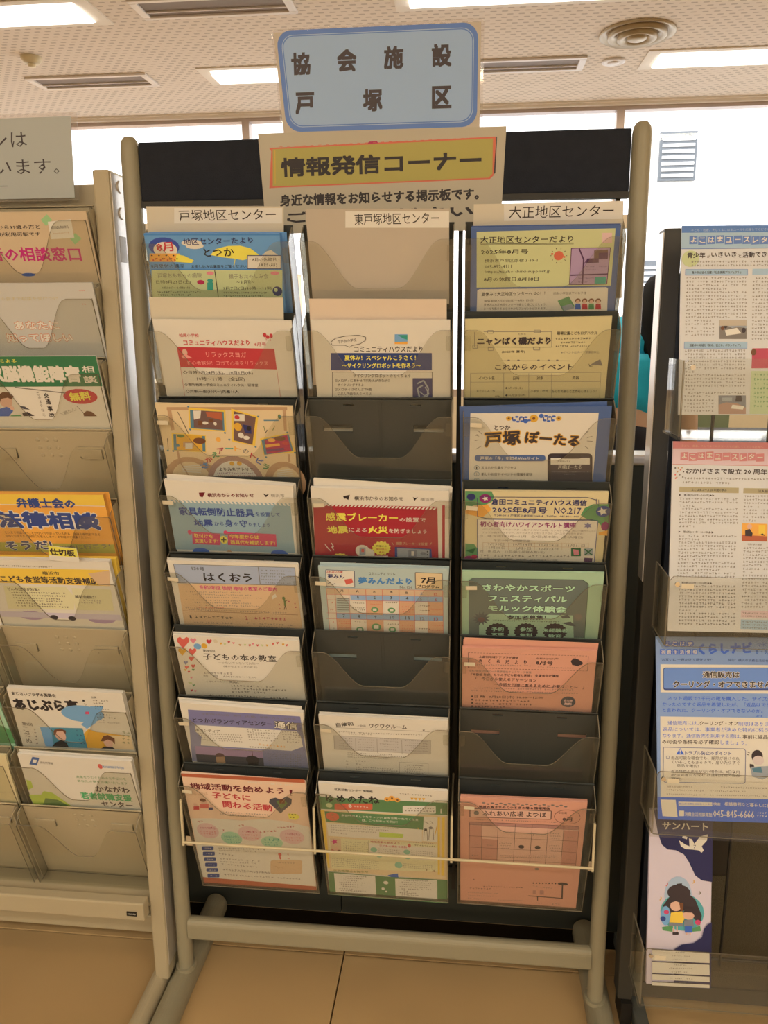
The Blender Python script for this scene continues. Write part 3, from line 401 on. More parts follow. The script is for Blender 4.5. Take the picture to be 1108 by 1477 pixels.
('flyer_stack','white flyer 子どもの本の教室 bordered with coloured hearts','flyer',None,('m',0,6),28,4,[(-5,3)],[-1003,43,1057,19,1043,-2650,-1003,-2650],'white',[('P',[-877,-229,-954,-82,-936,-14,-888,15,-843,-37,-779,20,-740,-5,-747,-73],'coral'),('P',[-689,-120,-727,-49,-719,-15,-696,-1,-674,-26,-643,1,-624,-11,-627,-44],'pink'),('P',[-427,-122,-462,-58,-455,-28,-433,-15,-413,-38,-386,-12,-368,-24,-371,-54],'red'),('E',-626,-171,63,61,'sky'),('E',-511,-157,48,55,'ochre'),('P',[-916,-384,-968,-285,-956,-239,-923,-219,-893,-254,-850,-215,-824,-233,-828,-279],'ochre'),('P',[-744,-370,-792,-277,-781,-234,-751,-216,-723,-248,-683,-212,-659,-228,-663,-271],'coral'),('P',[-786,-502,-820,-435,-813,-404,-791,-390,-771,-414,-742,-388,-724,-399,-727,-431],'coral'),('P',[-895,-582,-922,-529,-916,-503,-899,-493,-882,-512,-859,-491,-845,-500,-848,-525],'lav2'),('P',[-894,-677,-918,-630,-913,-607,-897,-598,-883,-614,-863,-596,-850,-604,-852,-626],'coral'),('P',[-779,-649,-805,-598,-799,-574,-783,-564,-767,-582,-746,-562,-733,-571,-735,-595],'coral'),('E',-308,-51,34,42,'cream'),('E',-884,-977,35,26,'lime'),('P',[-790,-716,-808,-682,-804,-666,-793,-659,-782,-671,-768,-658,-759,-663,-761,-679],'green'),('P',[-871,-761,-887,-731,-884,-716,-874,-710,-865,-721,-851,-709,-843,-714,-845,-728],'red'),('P',[-228,-119,-244,-90,-241,-76,-232,-71,-223,-81,-210,-70,-203,-75,-203,-88],'ochre'),('P',[-166,-131,-182,-102,-179,-88,-170,-83,-160,-93,-148,-82,-140,-87,-141,-100],'lime'),('P',[-92,-83,-109,-54,-105,-40,-96,-34,-87,-45,-75,-33,-67,-38,-68,-52],'red'),('P',[-19,-100,-35,-71,-32,-58,-23,-52,-14,-62,-2,-51,6,-56,5,-69],'pink'),('P',[83,-134,66,-105,69,-92,79,-86,88,-96,100,-85,108,-90,107,-103],'tan'),('P',[166,-130,150,-101,153,-88,162,-82,171,-92,183,-81,191,-86,190,-99],'lime'),('P',[243,-136,227,-107,230,-93,239,-87,248,-98,260,-86,268,-91,268,-105],'red'),('P',[300,-100,283,-71,286,-57,296,-52,305,-62,317,-51,325,-56,324,-69],'pink'),('P',[372,-129,355,-101,358,-87,367,-81,376,-91,388,-80,396,-85,396,-99],'red'),('P',[450,-126,433,-97,436,-83,445,-77,454,-88,466,-76,474,-81,474,-95],'lime'),('P',[528,-122,511,-93,514,-80,523,-74,532,-84,544,-73,552,-78,552,-91],'ochre'),('P',[630,-87,614,-58,616,-45,625,-39,635,-49,647,-38,655,-43,654,-56],'coral'),('P',[703,-66,686,-37,689,-24,698,-18,707,-28,719,-17,727,-22,727,-35],'red'),('P',[851,-104,834,-75,837,-61,846,-55,855,-66,867,-54,875,-59,874,-73],'red'),('P',[794,-91,777,-63,780,-49,789,-43,798,-54,810,-42,818,-47,817,-61],'ochre'),('P',[-893,-1176,-909,-1144,-905,-1129,-895,-1123,-886,-1134,-872,-1122,-864,-1127,-865,-1142],'red'),('P',[-832,-1189,-848,-1157,-845,-1142,-835,-1136,-825,-1147,-812,-1134,-804,-1140,-805,-1155],'pink'),('P',[-851,-888,-867,-857,-863,-842,-853,-836,-844,-847,-831,-835,-823,-840,-824,-855],'pink'),('P',[-840,-1058,-856,-1027,-853,-1012,-843,-1006,-833,-1017,-820,-1005,-812,-1010,-813,-1025],'green'),('P',[-926,-720,-942,-689,-938,-675,-928,-669,-919,-679,-906,-667,-898,-673,-899,-687],'ochre'),('T','第49回',-552,-259,-352,-258,55,'K',0),('T','子どもの本の教室',-564,-382,650,-373,142,'K',1),('T','〜つないでつないで50年〜',-331,-510,346,-490,56,'inkg',0),('T','(確かなよろこびの友を)',-257,-584,312,-570,50,'inkg',0),('G',-616,-744,-121,-734,51,'inkg'),('T','時\u3000間\u3000AM10:00〜12:00',-626,-808,272,-791,51,'inkg',0),('G',-616,-930,-269,-917,45,'inkg'),('T','開講式',-201,-919,-45,-923,52,'K',0),('G',-208,-1003,563,-992,49,'K'),('G',-205,-1068,751,-1052,49,'K'),('G',-203,-1139,388,-1131,49,'K'),('G',-602,-1235,744,-1231,47,'K')]),
('flyer_stack','lilac newsletter とつかボランティアセンター通信 with a photo of two people','newsletter',None,('m',0,7),28,6,[(-6,5,1)],[-958,148,1091,40,1074,-2650,-973,-2650],'white',[('P',[-834,-6,1039,-60,1066,-1276,-969,-1234],'lav2'),('P',[-834,-6,1036,-44,1016,-379,-850,-312],'lav3'),('T','令和7年8月20日\u3000発行\u3000(七福)\u3000地域の方々と区社協',-615,-83,957,-120,53,'inkg',0),('T','とつかボランティアセンター',-794,-233,555,-254,113,'K',1),('T','通信',584,-252,966,-270,165,'white',2,'K'),('P',[-770,-350,943,-383,1003,-506,1017,-741,811,-852,-750,-831,-703,-622,-794,-493],'offwhite'),('T','ボランティア',-784,-465,-359,-477,68,'K',1),('G',-765,-542,1,-540,38,'inkg'),('G',-761,-592,14,-590,38,'inkg'),('G',-757,-643,-13,-643,38,'inkg'),('G',-752,-694,0,-693,38,'inkg'),('G',93,-400,591,-407,40,'inkg'),('G',96,-457,633,-461,41,'inkg'),('G',98,-514,578,-521,41,'inkg'),('G',100,-571,620,-576,41,'inkg'),('G',103,-628,565,-637,41,'inkg'),('G',687,-411,1000,-413,40,'inkg'),('G',691,-467,995,-470,40,'inkg'),('G',694,-524,989,-527,41,'inkg'),('G',698,-580,984,-584,41,'inkg'),('G',701,-638,978,-642,41,'inkg'),('G',259,-733,734,-768,55,'orange'),('G',89,-807,496,-812,42,'inkg'),('P',[-855,-856,310,-877,293,-1264,-881,-1245],'mauve'),('P',[-874,-1050,304,-1069,293,-1264,-881,-1245],'graydk'),('L',128,-890,120,-1047,13,'brown'),('E',-448,-1071,82,78,'brown2'),('P',[-527,-1095,-373,-1076,-377,-1225,-535,-1230],'tan'),('E',111,-1118,116,99,'K'),('P',[30,-1159,207,-1146,194,-1253,16,-1267],'K'),('G',380,-959,973,-950,39,'inkg'),('G',379,-1011,968,-1003,39,'inkg'),('G',377,-1063,963,-1055,39,'inkg'),('G',376,-1116,958,-1108,39,'inkg'),('G',375,-1169,953,-1161,39,'inkg'),('G',373,-1222,948,-1214,39,'inkg')]),
('flyer_stack','orange flyer 地域活動を始めよう with a heart-shaped photo','flyer',None,('m',0,8),28,5,[],[-1011,101,1089,46,1031,-2864,-1108,-2906],'paleor',[('P',[-1011,101,1083,115,1087,28,-1007,20],'brick2'),('T','令和7年度 地域デビュー講座 とつか・まちなか',110,-22,875,-41,43,'white',1),('T','地域活動を始めよう',-907,-196,706,-196,166,'maroon',2),('T','！',796,-224,849,-230,144,'maroon',2),('T','子どもに',-559,-398,106,-425,154,'red',2),('T','関わる活動',-401,-614,457,-651,171,'red',2),('P',[589,-769,419,-508,443,-415,547,-370,628,-417,736,-326,823,-383,803,-511],'graydk'),('P',[549,-460,679,-395,742,-498,614,-656],'olive'),('P',[610,-401,704,-393,692,-503,598,-511],'brown'),('E',-733,-588,62,67,'skin'),('E',-739,-544,56,45,'brown'),('P',[-807,-649,-652,-636,-670,-749,-825,-762],'coral'),('E',-893,-675,36,45,'skin'),('P',[-932,-716,-829,-707,-845,-801,-948,-810],'red'),('E',-610,-688,31,45,'skin'),('P',[-666,-722,-589,-716,-599,-780,-676,-787],'navy'),('T','テーマは',-875,-417,-630,-367,59,'tan',0),('G',-490,-819,381,-832,42,'inkg'),('G',-498,-872,299,-891,42,'inkg'),('P',[715,-758,865,-752,920,-832,849,-913,725,-906],'yellow'),('G',713,-776,863,-774,45,'K'),('G',731,-849,830,-851,41,'K'),('P',[-1027,-1044,-634,-1009,-124,-1020,267,-947,643,-969,1059,-1083,1037,-2735,-1104,-2711],'white'),('E',-778,-1349,198,206,'pinklt'),('E',-373,-1514,190,180,'mint'),('E',-28,-1357,209,197,'pinklt'),('E',348,-1555,196,167,'mint'),('E',728,-1363,219,196,'pinklt'),('T','10/14(火)',-898,-1282,-636,-1270,71,'crimson',1),('T','10/21(土)',-498,-1479,-236,-1466,72,'teal',1),('T','11/8(土)',-150,-1310,109,-1297,71,'crimson',1),('T','11月',227,-1488,486,-1475,71,'teal',1),('T','12月(土)',620,-1303,875,-1291,70,'crimson',1),('G',-927,-1382,-625,-1366,44,'coral'),('G',-929,-1441,-626,-1425,44,'coral'),('G',-523,-1560,-221,-1543,44,'teal'),('G',-521,-1631,-218,-1614,44,'teal'),('G',-176,-1402,123,-1385,43,'coral'),('G',-173,-1480,127,-1463,44,'coral'),('G',204,-1569,503,-1552,44,'teal'),('G',210,-1628,509,-1611,44,'teal'),('G',597,-1395,892,-1378,43,'coral'),('G',603,-1460,899,-1444,43,'coral'),('G',147,-1301,474,-1232,55,'red'),('G',483,-1155,820,-1078,54,'red'),('G',-936,-1124,-822,-1091,54,'red'),('G',-546,-1308,-436,-1317,55,'red'),('G',-220,-1162,-88,-1131,54,'red'),('R',[-963,-1794,-740,-1772,-757,-1883,-981,-1905],27,'navyb'),('R',[-967,-1948,-742,-1926,-759,-2038,-985,-2061],27,'navyb'),('R',[-970,-2104,-745,-2081,-762,-2195,-989,-2218],27,'navyb'),('R',[-974,-2262,-747,-2239,-765,-2353,-993,-2377],27,'navyb'),('R',[-978,-2421,-750,-2397,-767,-2513,-997,-2537],28,'navyb'),('R',[-982,-2583,-752,-2558,-770,-2675,-1001,-2700],28,'navyb'),('G',-922,-1839,-790,-1842,41,'white'),('G',-926,-1993,-793,-1996,41,'white'),('G',-929,-2150,-796,-2153,42,'white'),('G',-933,-2308,-799,-2310,42,'white'),('G',-937,-2468,-801,-2470,43,'white'),('G',-940,-2629,-804,-2632,43,'white'),('G',-680,-1815,205,-1776,49,'inkg'),('G',-679,-1965,-403,-2002,50,'inkg'),('G',-678,-2116,71,-2122,50,'inkg'),('G',-677,-2269,10,-2297,51,'inkg'),('G',-675,-2423,434,-2424,51,'inkg'),('G',-674,-2580,765,-2561,52,'inkg'),('G',-662,-1874,80,-1840,41,'inkg'),('G',-685,-2203,-17,-2188,42,'inkg'),('G',-549,-2460,219,-2442,43,'inkg'),('R',[263,-2065,845,-2006,807,-2401,216,-2464],53,'orangelt'),('E',454,-1884,32,41,'coral'),('L',449,-1924,452,-2017,26,'coral'),('G',572,-1872,637,-1869,49,'coral'),('G',566,-1981,634,-1978,49,'coral'),('G',362,-2116,705,-2102,41,'inkg'),('L',299,-2255,350,-2220,8,'tan'),('L',350,-2220,383,-2279,8,'tan'),('L',383,-2279,442,-2223,8,'tan'),('L',442,-2223,477,-2269,8,'tan'),('P',[-1082,-2696,1030,-2748,1031,-2864,-1100,-2905],'brick2')]),
('name_card','greyish card headed 東戸塚地区センター in the middle top pocket','card','cream name cards behind the top pockets',('m',1,1),26,1,[],[-987,273,1028,241,1028,-1089,-994,-1073],'grayc',[('P',[-419,231,1028,204,1028,-15,-434,9],'offwhite'),('T','東戸塚地区センター',-298,119,887,119,155,'K',0)]),
('divider_card','plain peach divider card behind the サイクリングロボット flyer','card','blank divider cards in the second row',('m',1,2),20,1,[],[-979,281,1002,260,1007,-1045,-1033,-1052],'peach',[]),
('flyer_stack','white flyer with a navy band reading 夏休み！スペシャルこうさく！','flyer',None,('m',1,2),28,3,[],[-960,-11,1055,-22,1056,-2650,-979,-2650],'white',[('L',-436,-415,-492,-391,7,'K'),('L',-492,-391,-678,-390,7,'K'),('L',-678,-390,-693,-342,7,'K'),('L',-693,-342,-619,-283,7,'K'),('L',-619,-283,-459,-248,7,'K'),('L',-459,-248,-274,-237,7,'K'),('L',-274,-237,-172,-266,7,'K'),('L',-172,-266,-175,-313,7,'K'),('L',-175,-313,-259,-367,7,'K'),('L',-259,-367,-376,-391,7,'K'),('L',-376,-391,-424,-422,7,'K'),('T','平戸台小学校',-593,-343,-313,-308,48,'K',0),('P',[253,-227,439,-228,435,-376,247,-376],'sky'),('P',[248,-345,436,-338,435,-376,247,-376],'orange'),('P',[298,-239,439,-239,437,-310,365,-286],'teal'),('T','コミュニティハウスだより',-352,-451,657,-457,91,'K',1),('P',[-706,-511,789,-513,786,-779,-727,-781],'navyb2'),('T','夏休み！スペシャルこうさく！',-505,-584,552,-584,82,'yellow',2),('T','〜サイクリングロボットを作ろう〜',-549,-706,625,-706,83,'yellow',2),('L',-705,-810,790,-808,7,'K'),('L',790,-808,784,-1421,7,'K'),('L',-752,-1431,784,-1421,7,'K'),('L',-705,-810,-752,-1431,7,'K'),('T','サイクリングロボットのとくちょう',-394,-867,469,-866,60,'K',1),('T','①メロディにあわせて円をえがきながら',-677,-945,157,-943,50,'K',1),('T','サイクリングするよ',-642,-1016,-248,-1015,45,'K',1),('T','②メロディはぜんぶで4曲',-688,-1087,-128,-1085,51,'K',1),('T','じぶんで曲をえらべるよ',-652,-1159,-132,-1156,46,'K',1),('T','③まわる大きさやスピードもかえられるよ',-698,-1225,194,-1221,51,'K',1),('P',[498,-903,789,-902,785,-1266,490,-1268],'navy'),('L',566,-990,661,-939,23,'graylt'),('L',661,-939,729,-1064,23,'graylt'),('L',729,-1064,715,-1190,23,'graylt'),('L',715,-1190,597,-1216,24,'graylt'),('L',597,-1216,565,-1065,24,'graylt'),('L',565,-1065,648,-1014,23,'graylt'),('L',599,-1115,669,-1178,16,'graylt'),('L',669,-1178,740,-1152,16,'graylt'),('L',740,-1152,682,-1039,16,'graylt')]),
('flyer_stack','dark red flyer 感震ブレーカー with yellow lettering','flyer',None,('m',1,4),28,6,[(-8,9,-3),(-4,8,-2)],[-1037,3,1059,-15,1059,-2650,-1082,-2650],'white',[('P',[-1021,-289,885,-293,894,-1251,-1071,-1259],'redd'),('P',[-997,-272,-964,-271,-1000,-310,-1033,-310],'offwhite'),('P',[-938,-272,-905,-272,-941,-310,-974,-311],'offwhite'),('P',[-880,-273,-847,-272,-883,-310,-916,-311],'offwhite'),('P',[-822,-273,-789,-272,-825,-311,-857,-311],'offwhite'),('P',[-763,-273,-731,-273,-766,-311,-799,-312],'offwhite'),('P',[-705,-274,-673,-273,-708,-311,-741,-312],'offwhite'),('P',[-647,-274,-615,-273,-650,-312,-683,-312],'offwhite'),('P',[-589,-275,-557,-274,-592,-312,-624,-313],'offwhite'),('P',[-531,-275,-499,-274,-534,-312,-566,-313],'offwhite'),('P',[-473,-275,-441,-275,-476,-313,-508,-313],'offwhite'),('P',[-415,-276,-383,-275,-418,-313,-450,-314],'offwhite'),('P',[-358,-276,-325,-275,-360,-313,-392,-314],'offwhite'),('P',[-300,-276,-267,-276,-302,-314,-334,-315],'offwhite'),('P',[-242,-277,-210,-276,-244,-314,-277,-315],'offwhite'),('P',[-184,-277,-152,-276,-186,-314,-219,-315],'offwhite'),('P',[-127,-277,-95,-277,-129,-315,-161,-316],'offwhite'),('P',[-69,-278,-37,-277,-71,-315,-103,-316],'offwhite'),('P',[-12,-278,20,-277,-14,-316,-46,-316],'offwhite'),('P',[46,-279,78,-278,44,-316,12,-317],'offwhite'),('P',[103,-279,135,-278,101,-316,69,-317],'offwhite'),('P',[160,-279,192,-279,159,-317,127,-317],'offwhite'),('P',[218,-280,250,-279,216,-317,184,-318],'offwhite'),('P',[275,-280,307,-279,274,-317,241,-318],'offwhite'),('P',[332,-280,364,-280,331,-318,299,-318],'offwhite'),('P',[389,-281,421,-280,388,-318,356,-319],'offwhite'),('P',[446,-281,478,-280,445,-318,413,-319],'offwhite'),('P',[503,-281,535,-281,502,-319,470,-319],'offwhite'),('P',[560,-282,592,-281,559,-319,527,-320],'offwhite'),('P',[617,-282,649,-281,616,-319,584,-320],'offwhite'),('P',[674,-282,706,-282,673,-320,641,-320],'offwhite'),('P',[731,-283,762,-282,730,-320,698,-321],'offwhite'),('P',[787,-283,819,-282,787,-320,755,-321],'offwhite'),('P',[844,-284,876,-283,844,-321,812,-321],'offwhite'),('P',[-545,-138,-439,-109,-468,-202,-506,-176,-530,-182],'K'),('T','横浜市からのお知らせ',-374,-168,370,-164,69,'K',1),('P',[518,-129,552,-150,597,-128,539,-197],'K'),('T','横浜市',630,-166,834,-170,58,'inkg',0),('T','感震ブレーカー',-840,-507,279,-502,152,'yellow',2),('T','の設置で',301,-534,704,-530,81,'white',1),('T','地震',-836,-749,-510,-732,145,'yellow',2),('T','による',-492,-740,-214,-739,83,'white',1),('T','火災',-190,-732,115,-730,133,'yellow',2),('T','を防ぎましょう',131,-743,719,-742,83,'white',1),('L',-894,-1024,-851,-1094,14,'white'),('L',-851,-1094,-862,-1080,14,'white'),('L',-862,-1080,-807,-1150,14,'white'),('L',-790,-993,-757,-1063,14,'white'),('L',-757,-1063,-789,-1064,14,'white'),('L',-789,-1064,-758,-1134,14,'white'),('P',[131,-1066,149,-1095,116,-1116,117,-1151,78,-1158,62,-1191,24,-1182,-6,-1207,-35,-1184,-73,-1195,-87,-1163,-125,-1158,-121,-1123,-153,-1104,-132,-1073,-150,-1043,-116,-1023,-117,-988,-78,-981,-62,-949,-25,-958,6,-934,34,-956,72,-945,85,-977,124,-981,120,-1016,151,-1035],'yellow'),('T','停電から',-77,-1029,84,-1033,40,'K',0),('T','復旧時の',-84,-1086,87,-1090,40,'red',0),('T','火災',-39,-1142,44,-1145,40,'red',0),('P',[-538,-1272,-519,-1292,-553,-1307,-552,-1330,-592,-1336,-609,-1358,-647,-1353,-678,-1370,-707,-1354,-746,-1362,-760,-1341,-799,-1338,-795,-1314,-827,-1302,-806,-1280,-824,-1260,-790,-1246,-790,-1222,-750,-1217,-734,-1195,-696,-1200,-665,-1183,-636,-1198,-597,-1190,-584,-1212,-545,-1215,-549,-1238,-517,-1251],'yellow'),('E',-301,-1130,115,115,'white'),('E',-208,-1175,96,92,'white'),('R',[-345,-1065,-250,-1062,-258,-1206,-354,-1209],14,'graylt'),('P',[-318,-1093,-275,-1092,-278,-1149,-322,-1150],'coral'),('P',[-427,-1225,101,-1209,99,-1252,-429,-1269],'white'),('T','感震ブレーカーを設置',233,-972,726,-970,56,'tan',1),('L',170,-952,192,-1002,9,'tan'),('L',791,-940,763,-985,9,'tan'),('P',[214,-1041,785,-1061,793,-1251,207,-1240],'navyb'),('P',[249,-1057,755,-1076,752,-1252,248,-1239],'graylt'),('R',[425,-1085,555,-1082,552,-1224,421,-1228],14,'gray2'),('P',[472,-1112,512,-1111,510,-1197,470,-1198],'white'),('E',659,-1150,47,28,'gray2'),('E',724,-1113,12,14,'K'),('E',723,-1170,12,14,'K'),('E',722,-1228,12,14,'K'),('P',[957,-265,998,-264,995,-1248,953,-1249],'redd')]),
('flyer_stack','pale green 7月 calendar sheet 夢みんだより with peach grid','newsletter',None,('m',1,5),28,5,[(-2,3,-1)],[-951,5,1054,19,1053,-2650,-965,-2650],'palegreen',[('P',[-833,-48,-387,-56,-399,-365,-851,-366],'offwhite'),('L',-833,-48,-387,-56,9,'navy'),('L',-387,-56,-399,-365,9,'navy'),('L',-399,-365,-851,-366,10,'navy'),('L',-851,-366,-833,-48,10,'navy'),('T','ふれあいの家',-828,-77,-569,-82,46,'red',1),('T','夢みん',-812,-168,-552,-167,86,'navy',2),('P',[-567,-226,-436,-201,-417,-278,-527,-326],'coral'),('E',-641,-257,95,44,'white'),('L',-824,-322,-786,-291,10,'navy'),('L',-786,-291,-753,-334,10,'navy'),('L',-753,-334,-703,-303,10,'navy'),('T','コミュニティ リフレ',-165,-100,247,-98,51,'K',0),('T','夢みんだより',-337,-238,499,-226,132,'skydk',3),('T','No.126',309,-339,503,-341,52,'inkg',1),('P',[556,-53,969,-59,973,-358,554,-356],'creamor'),('L',556,-53,969,-59,12,'inkg'),('L',969,-59,973,-358,11,'inkg'),('L',973,-358,554,-356,12,'inkg'),('L',554,-356,556,-53,12,'inkg'),('T','7月',639,-198,858,-196,126,'K',3),('T','プログラム',583,-315,922,-311,63,'K',2),('P',[-854,-402,977,-381,981,-1256,-862,-1283],'white'),('P',[-854,-402,977,-381,977,-489,-851,-519],'peach2'),('P',[-480,-523,977,-503,976,-615,-479,-624],'pblue'),('P',[-730,-893,975,-874,980,-986,-731,-1007],'pblue'),('P',[-235,-618,28,-613,15,-899,-245,-904],'peach3'),('P',[289,-612,530,-609,524,-893,284,-897],'peach3'),('P',[742,-615,976,-615,978,-874,740,-875],'peach3'),('P',[-731,-1016,-499,-1012,-504,-1276,-738,-1277],'peach3'),('P',[-243,-1007,23,-1005,19,-1268,-250,-1274],'peach3'),('P',[288,-1003,528,-999,527,-1261,287,-1266],'peach3'),('P',[744,-996,979,-995,981,-1256,745,-1261],'peach3'),('P',[-707,-582,-491,-583,-503,-875,-721,-875],'palegreen'),('T','月',-635,-446,-587,-445,47,'K',1),('T','火',-387,-446,-339,-444,47,'K',1),('T','水',-119,-445,-71,-443,47,'K',1),('T','木',148,-441,195,-439,47,'K',1),('T','金',388,-444,435,-442,47,'K',1),('T','土',618,-447,665,-445,47,'skydk',1),('T','日',837,-456,884,-454,47,'red',1),('T','1',-370,-555,-351,-554,59,'K',1),('T','2',-112,-554,-79,-552,59,'K',1),('T','3',149,-550,182,-548,59,'K',1),('T','4',397,-552,435,-550,59,'K',1),('T','5',620,-561,653,-560,59,'inkg',1),('T','6',850,-561,883,-560,59,'crimson',1),('T','7',-629,-944,-594,-943,61,'K',1),('T','8',-378,-946,-344,-944,61,'K',1),('T','9',-117,-947,-83,-946,61,'K',1),('T','10',134,-943,201,-940,61,'K',1),('T','11',379,-944,441,-942,61,'K',1),('T','12',613,-947,680,-944,61,'inkg',1),('T','13',832,-947,899,-944,61,'crimson',1),('L',-855,-413,-862,-1283,6,'coral'),('L',-718,-412,-738,-1281,6,'coral'),('L',-497,-409,-516,-1277,6,'coral'),('L',-228,-406,-250,-1272,6,'coral'),('L',32,-403,14,-1267,6,'coral'),('L',296,-400,280,-1262,6,'coral'),('L',535,-397,523,-1257,6,'coral'),('L',745,-394,740,-1253,6,'coral'),('L',975,-392,979,-1248,6,'coral'),('L',-847,-401,977,-378,6,'coral'),('L',-856,-520,977,-495,6,'coral'),('L',-865,-627,976,-600,6,'coral'),('L',-886,-890,975,-859,6,'coral'),('L',-895,-1010,975,-977,6,'coral'),('L',-694,-597,-501,-595,12,'inkg'),('L',-697,-641,-504,-640,12,'inkg'),('L',-700,-686,-507,-685,12,'inkg'),('L',-703,-732,-510,-730,12,'inkg'),('L',-707,-777,-513,-775,12,'inkg'),('L',-710,-822,-516,-821,12,'inkg'),('G',-454,-677,-262,-675,30,'K'),('G',-460,-773,-267,-771,30,'K'),('G',-450,-812,-257,-810,30,'K'),('G',-188,-643,3,-641,30,'coral'),('G',-179,-690,13,-688,30,'coral'),('G',74,-641,264,-640,30,'K'),('G',321,-721,511,-719,30,'coral'),('G',326,-772,517,-770,30,'coral'),('G',335,-819,525,-818,30,'coral'),('G',582,-690,771,-688,30,'K'),('G',581,-785,770,-784,30,'K'),('G',782,-753,971,-751,30,'coral'),('G',-709,-1052,-514,-1050,31,'coral'),('G',-700,-1098,-504,-1096,31,'coral'),('G',-706,-1182,-510,-1180,31,'coral'),('G',-453,-1056,-258,-1054,31,'K'),('G',80,-1080,274,-1077,31,'K'),('G',317,-1100,509,-1098,31,'coral'),('G',307,-1162,501,-1160,31,'coral'),('G',306,-1218,499,-1216,31,'coral'),('G',585,-1150,778,-1148,31,'K'),('G',790,-1073,982,-1071,31,'coral'),('G',789,-1172,981,-1169,31,'coral'),('G',-212,-878,-20,-876,30,'red'),('G',65,-873,256,-871,30,'red'),('E',-105,-798,60,54,'green'),('E',163,-802,60,54,'green'),('E',-365,-1217,61,56,'green'),('E',-97,-1149,78,72,'green'),('E',163,-1193,61,56,'green'),('R',[-134,-773,-74,-770,-76,-823,-136,-826],10,'white'),('R',[134,-777,194,-775,192,-827,132,-830],10,'white'),('R',[-394,-1191,-333,-1188,-336,-1243,-397,-1246],10,'white'),('R',[-135,-1116,-57,-1113,-60,-1182,-138,-1186],10,'white'),('R',[134,-1168,195,-1165,193,-1219,132,-1222],10,'white'),('G',-828,-685,-763,-683,30,'coral'),('G',-832,-827,-766,-828,30,'coral'),('G',-821,-1072,-760,-1073,31,'coral'),('G',-820,-1212,-758,-1212,31,'K')]),
('flyer_stack','white flyer ワクワクルーム with a four-column timetable','flyer',None,('m',1,7),28,4,[(3,2)],[-1010,3,1072,1,1070,-2650,-1023,-2650],'white',[('T','自修和',-737,-196,-453,-159,81,'K',2),('T','上倉田',-394,-195,-253,-192,50,'inkg',0),('T','ワクワクルーム',-192,-185,417,-170,93,'K',1),('P',[666,-218,704,-207,692,-244],'K'),('L',-741,-259,781,-251,7,'inkg'),('G',-715,-357,669,-333,38,'inkg'),('G',-546,-387,-161,-383,32,'inkg'),('P',[-789,-442,796,-444,792,-763,-801,-764],'grayc2'),('L',-789,-442,796,-444,5,'inkg'),('L',796,-444,792,-763,4,'inkg'),('L',792,-763,-801,-764,5,'inkg'),('L',-801,-764,-789,-442,5,'inkg'),('L',-433,-464,-446,-796,5,'inkg'),('L',-79,-465,-88,-796,5,'inkg'),('L',326,-465,323,-795,5,'inkg'),('G',-709,-500,-485,-500,29,'inkg'),('G',-395,-510,-122,-507,29,'inkg'),('G',-713,-557,-489,-558,29,'inkg'),('G',-398,-568,-125,-565,29,'inkg'),('G',-717,-615,-492,-616,29,'inkg'),('G',-401,-626,-128,-622,29,'inkg'),('G',-721,-674,-496,-674,29,'inkg'),('G',-405,-684,-130,-680,29,'inkg'),('G',-725,-732,-500,-733,29,'inkg'),('G',-408,-742,-133,-739,29,'inkg'),('G',-40,-454,275,-454,29,'inkg'),('G',25,-513,273,-518,29,'inkg'),('G',-46,-581,271,-582,29,'inkg'),('G',19,-641,269,-646,29,'inkg'),('G',-52,-710,266,-710,29,'inkg'),('G',371,-473,751,-472,29,'inkg'),('G',437,-525,750,-529,29,'inkg'),('G',368,-588,750,-586,29,'inkg'),('G',434,-640,749,-644,29,'inkg'),('G',364,-703,748,-701,29,'inkg'),('G',-598,-831,160,-825,33,'inkg'),('G',-601,-880,364,-859,33,'inkg'),('G',-605,-930,88,-928,33,'inkg'),('G',-658,-1033,-565,-1029,47,'inkg'),('G',-483,-1020,-281,-1018,40,'inkg'),('G',-659,-1109,-565,-1106,47,'inkg'),('G',-476,-1092,-371,-1091,40,'inkg'),('G',-657,-1183,-563,-1179,40,'inkg'),('G',-480,-1169,171,-1170,37,'inkg'),('G',-483,-1217,239,-1212,37,'inkg'),('L',264,-1297,273,-990,5,'inkg'),('L',273,-990,749,-994,5,'inkg'),('L',749,-994,744,-1327,5,'inkg'),('G',347,-1057,668,-1053,33,'inkg'),('G',346,-1103,621,-1102,33,'inkg'),('G',344,-1150,666,-1145,33,'inkg'),('G',343,-1197,620,-1196,34,'inkg'),('G',342,-1244,665,-1239,34,'inkg')]),
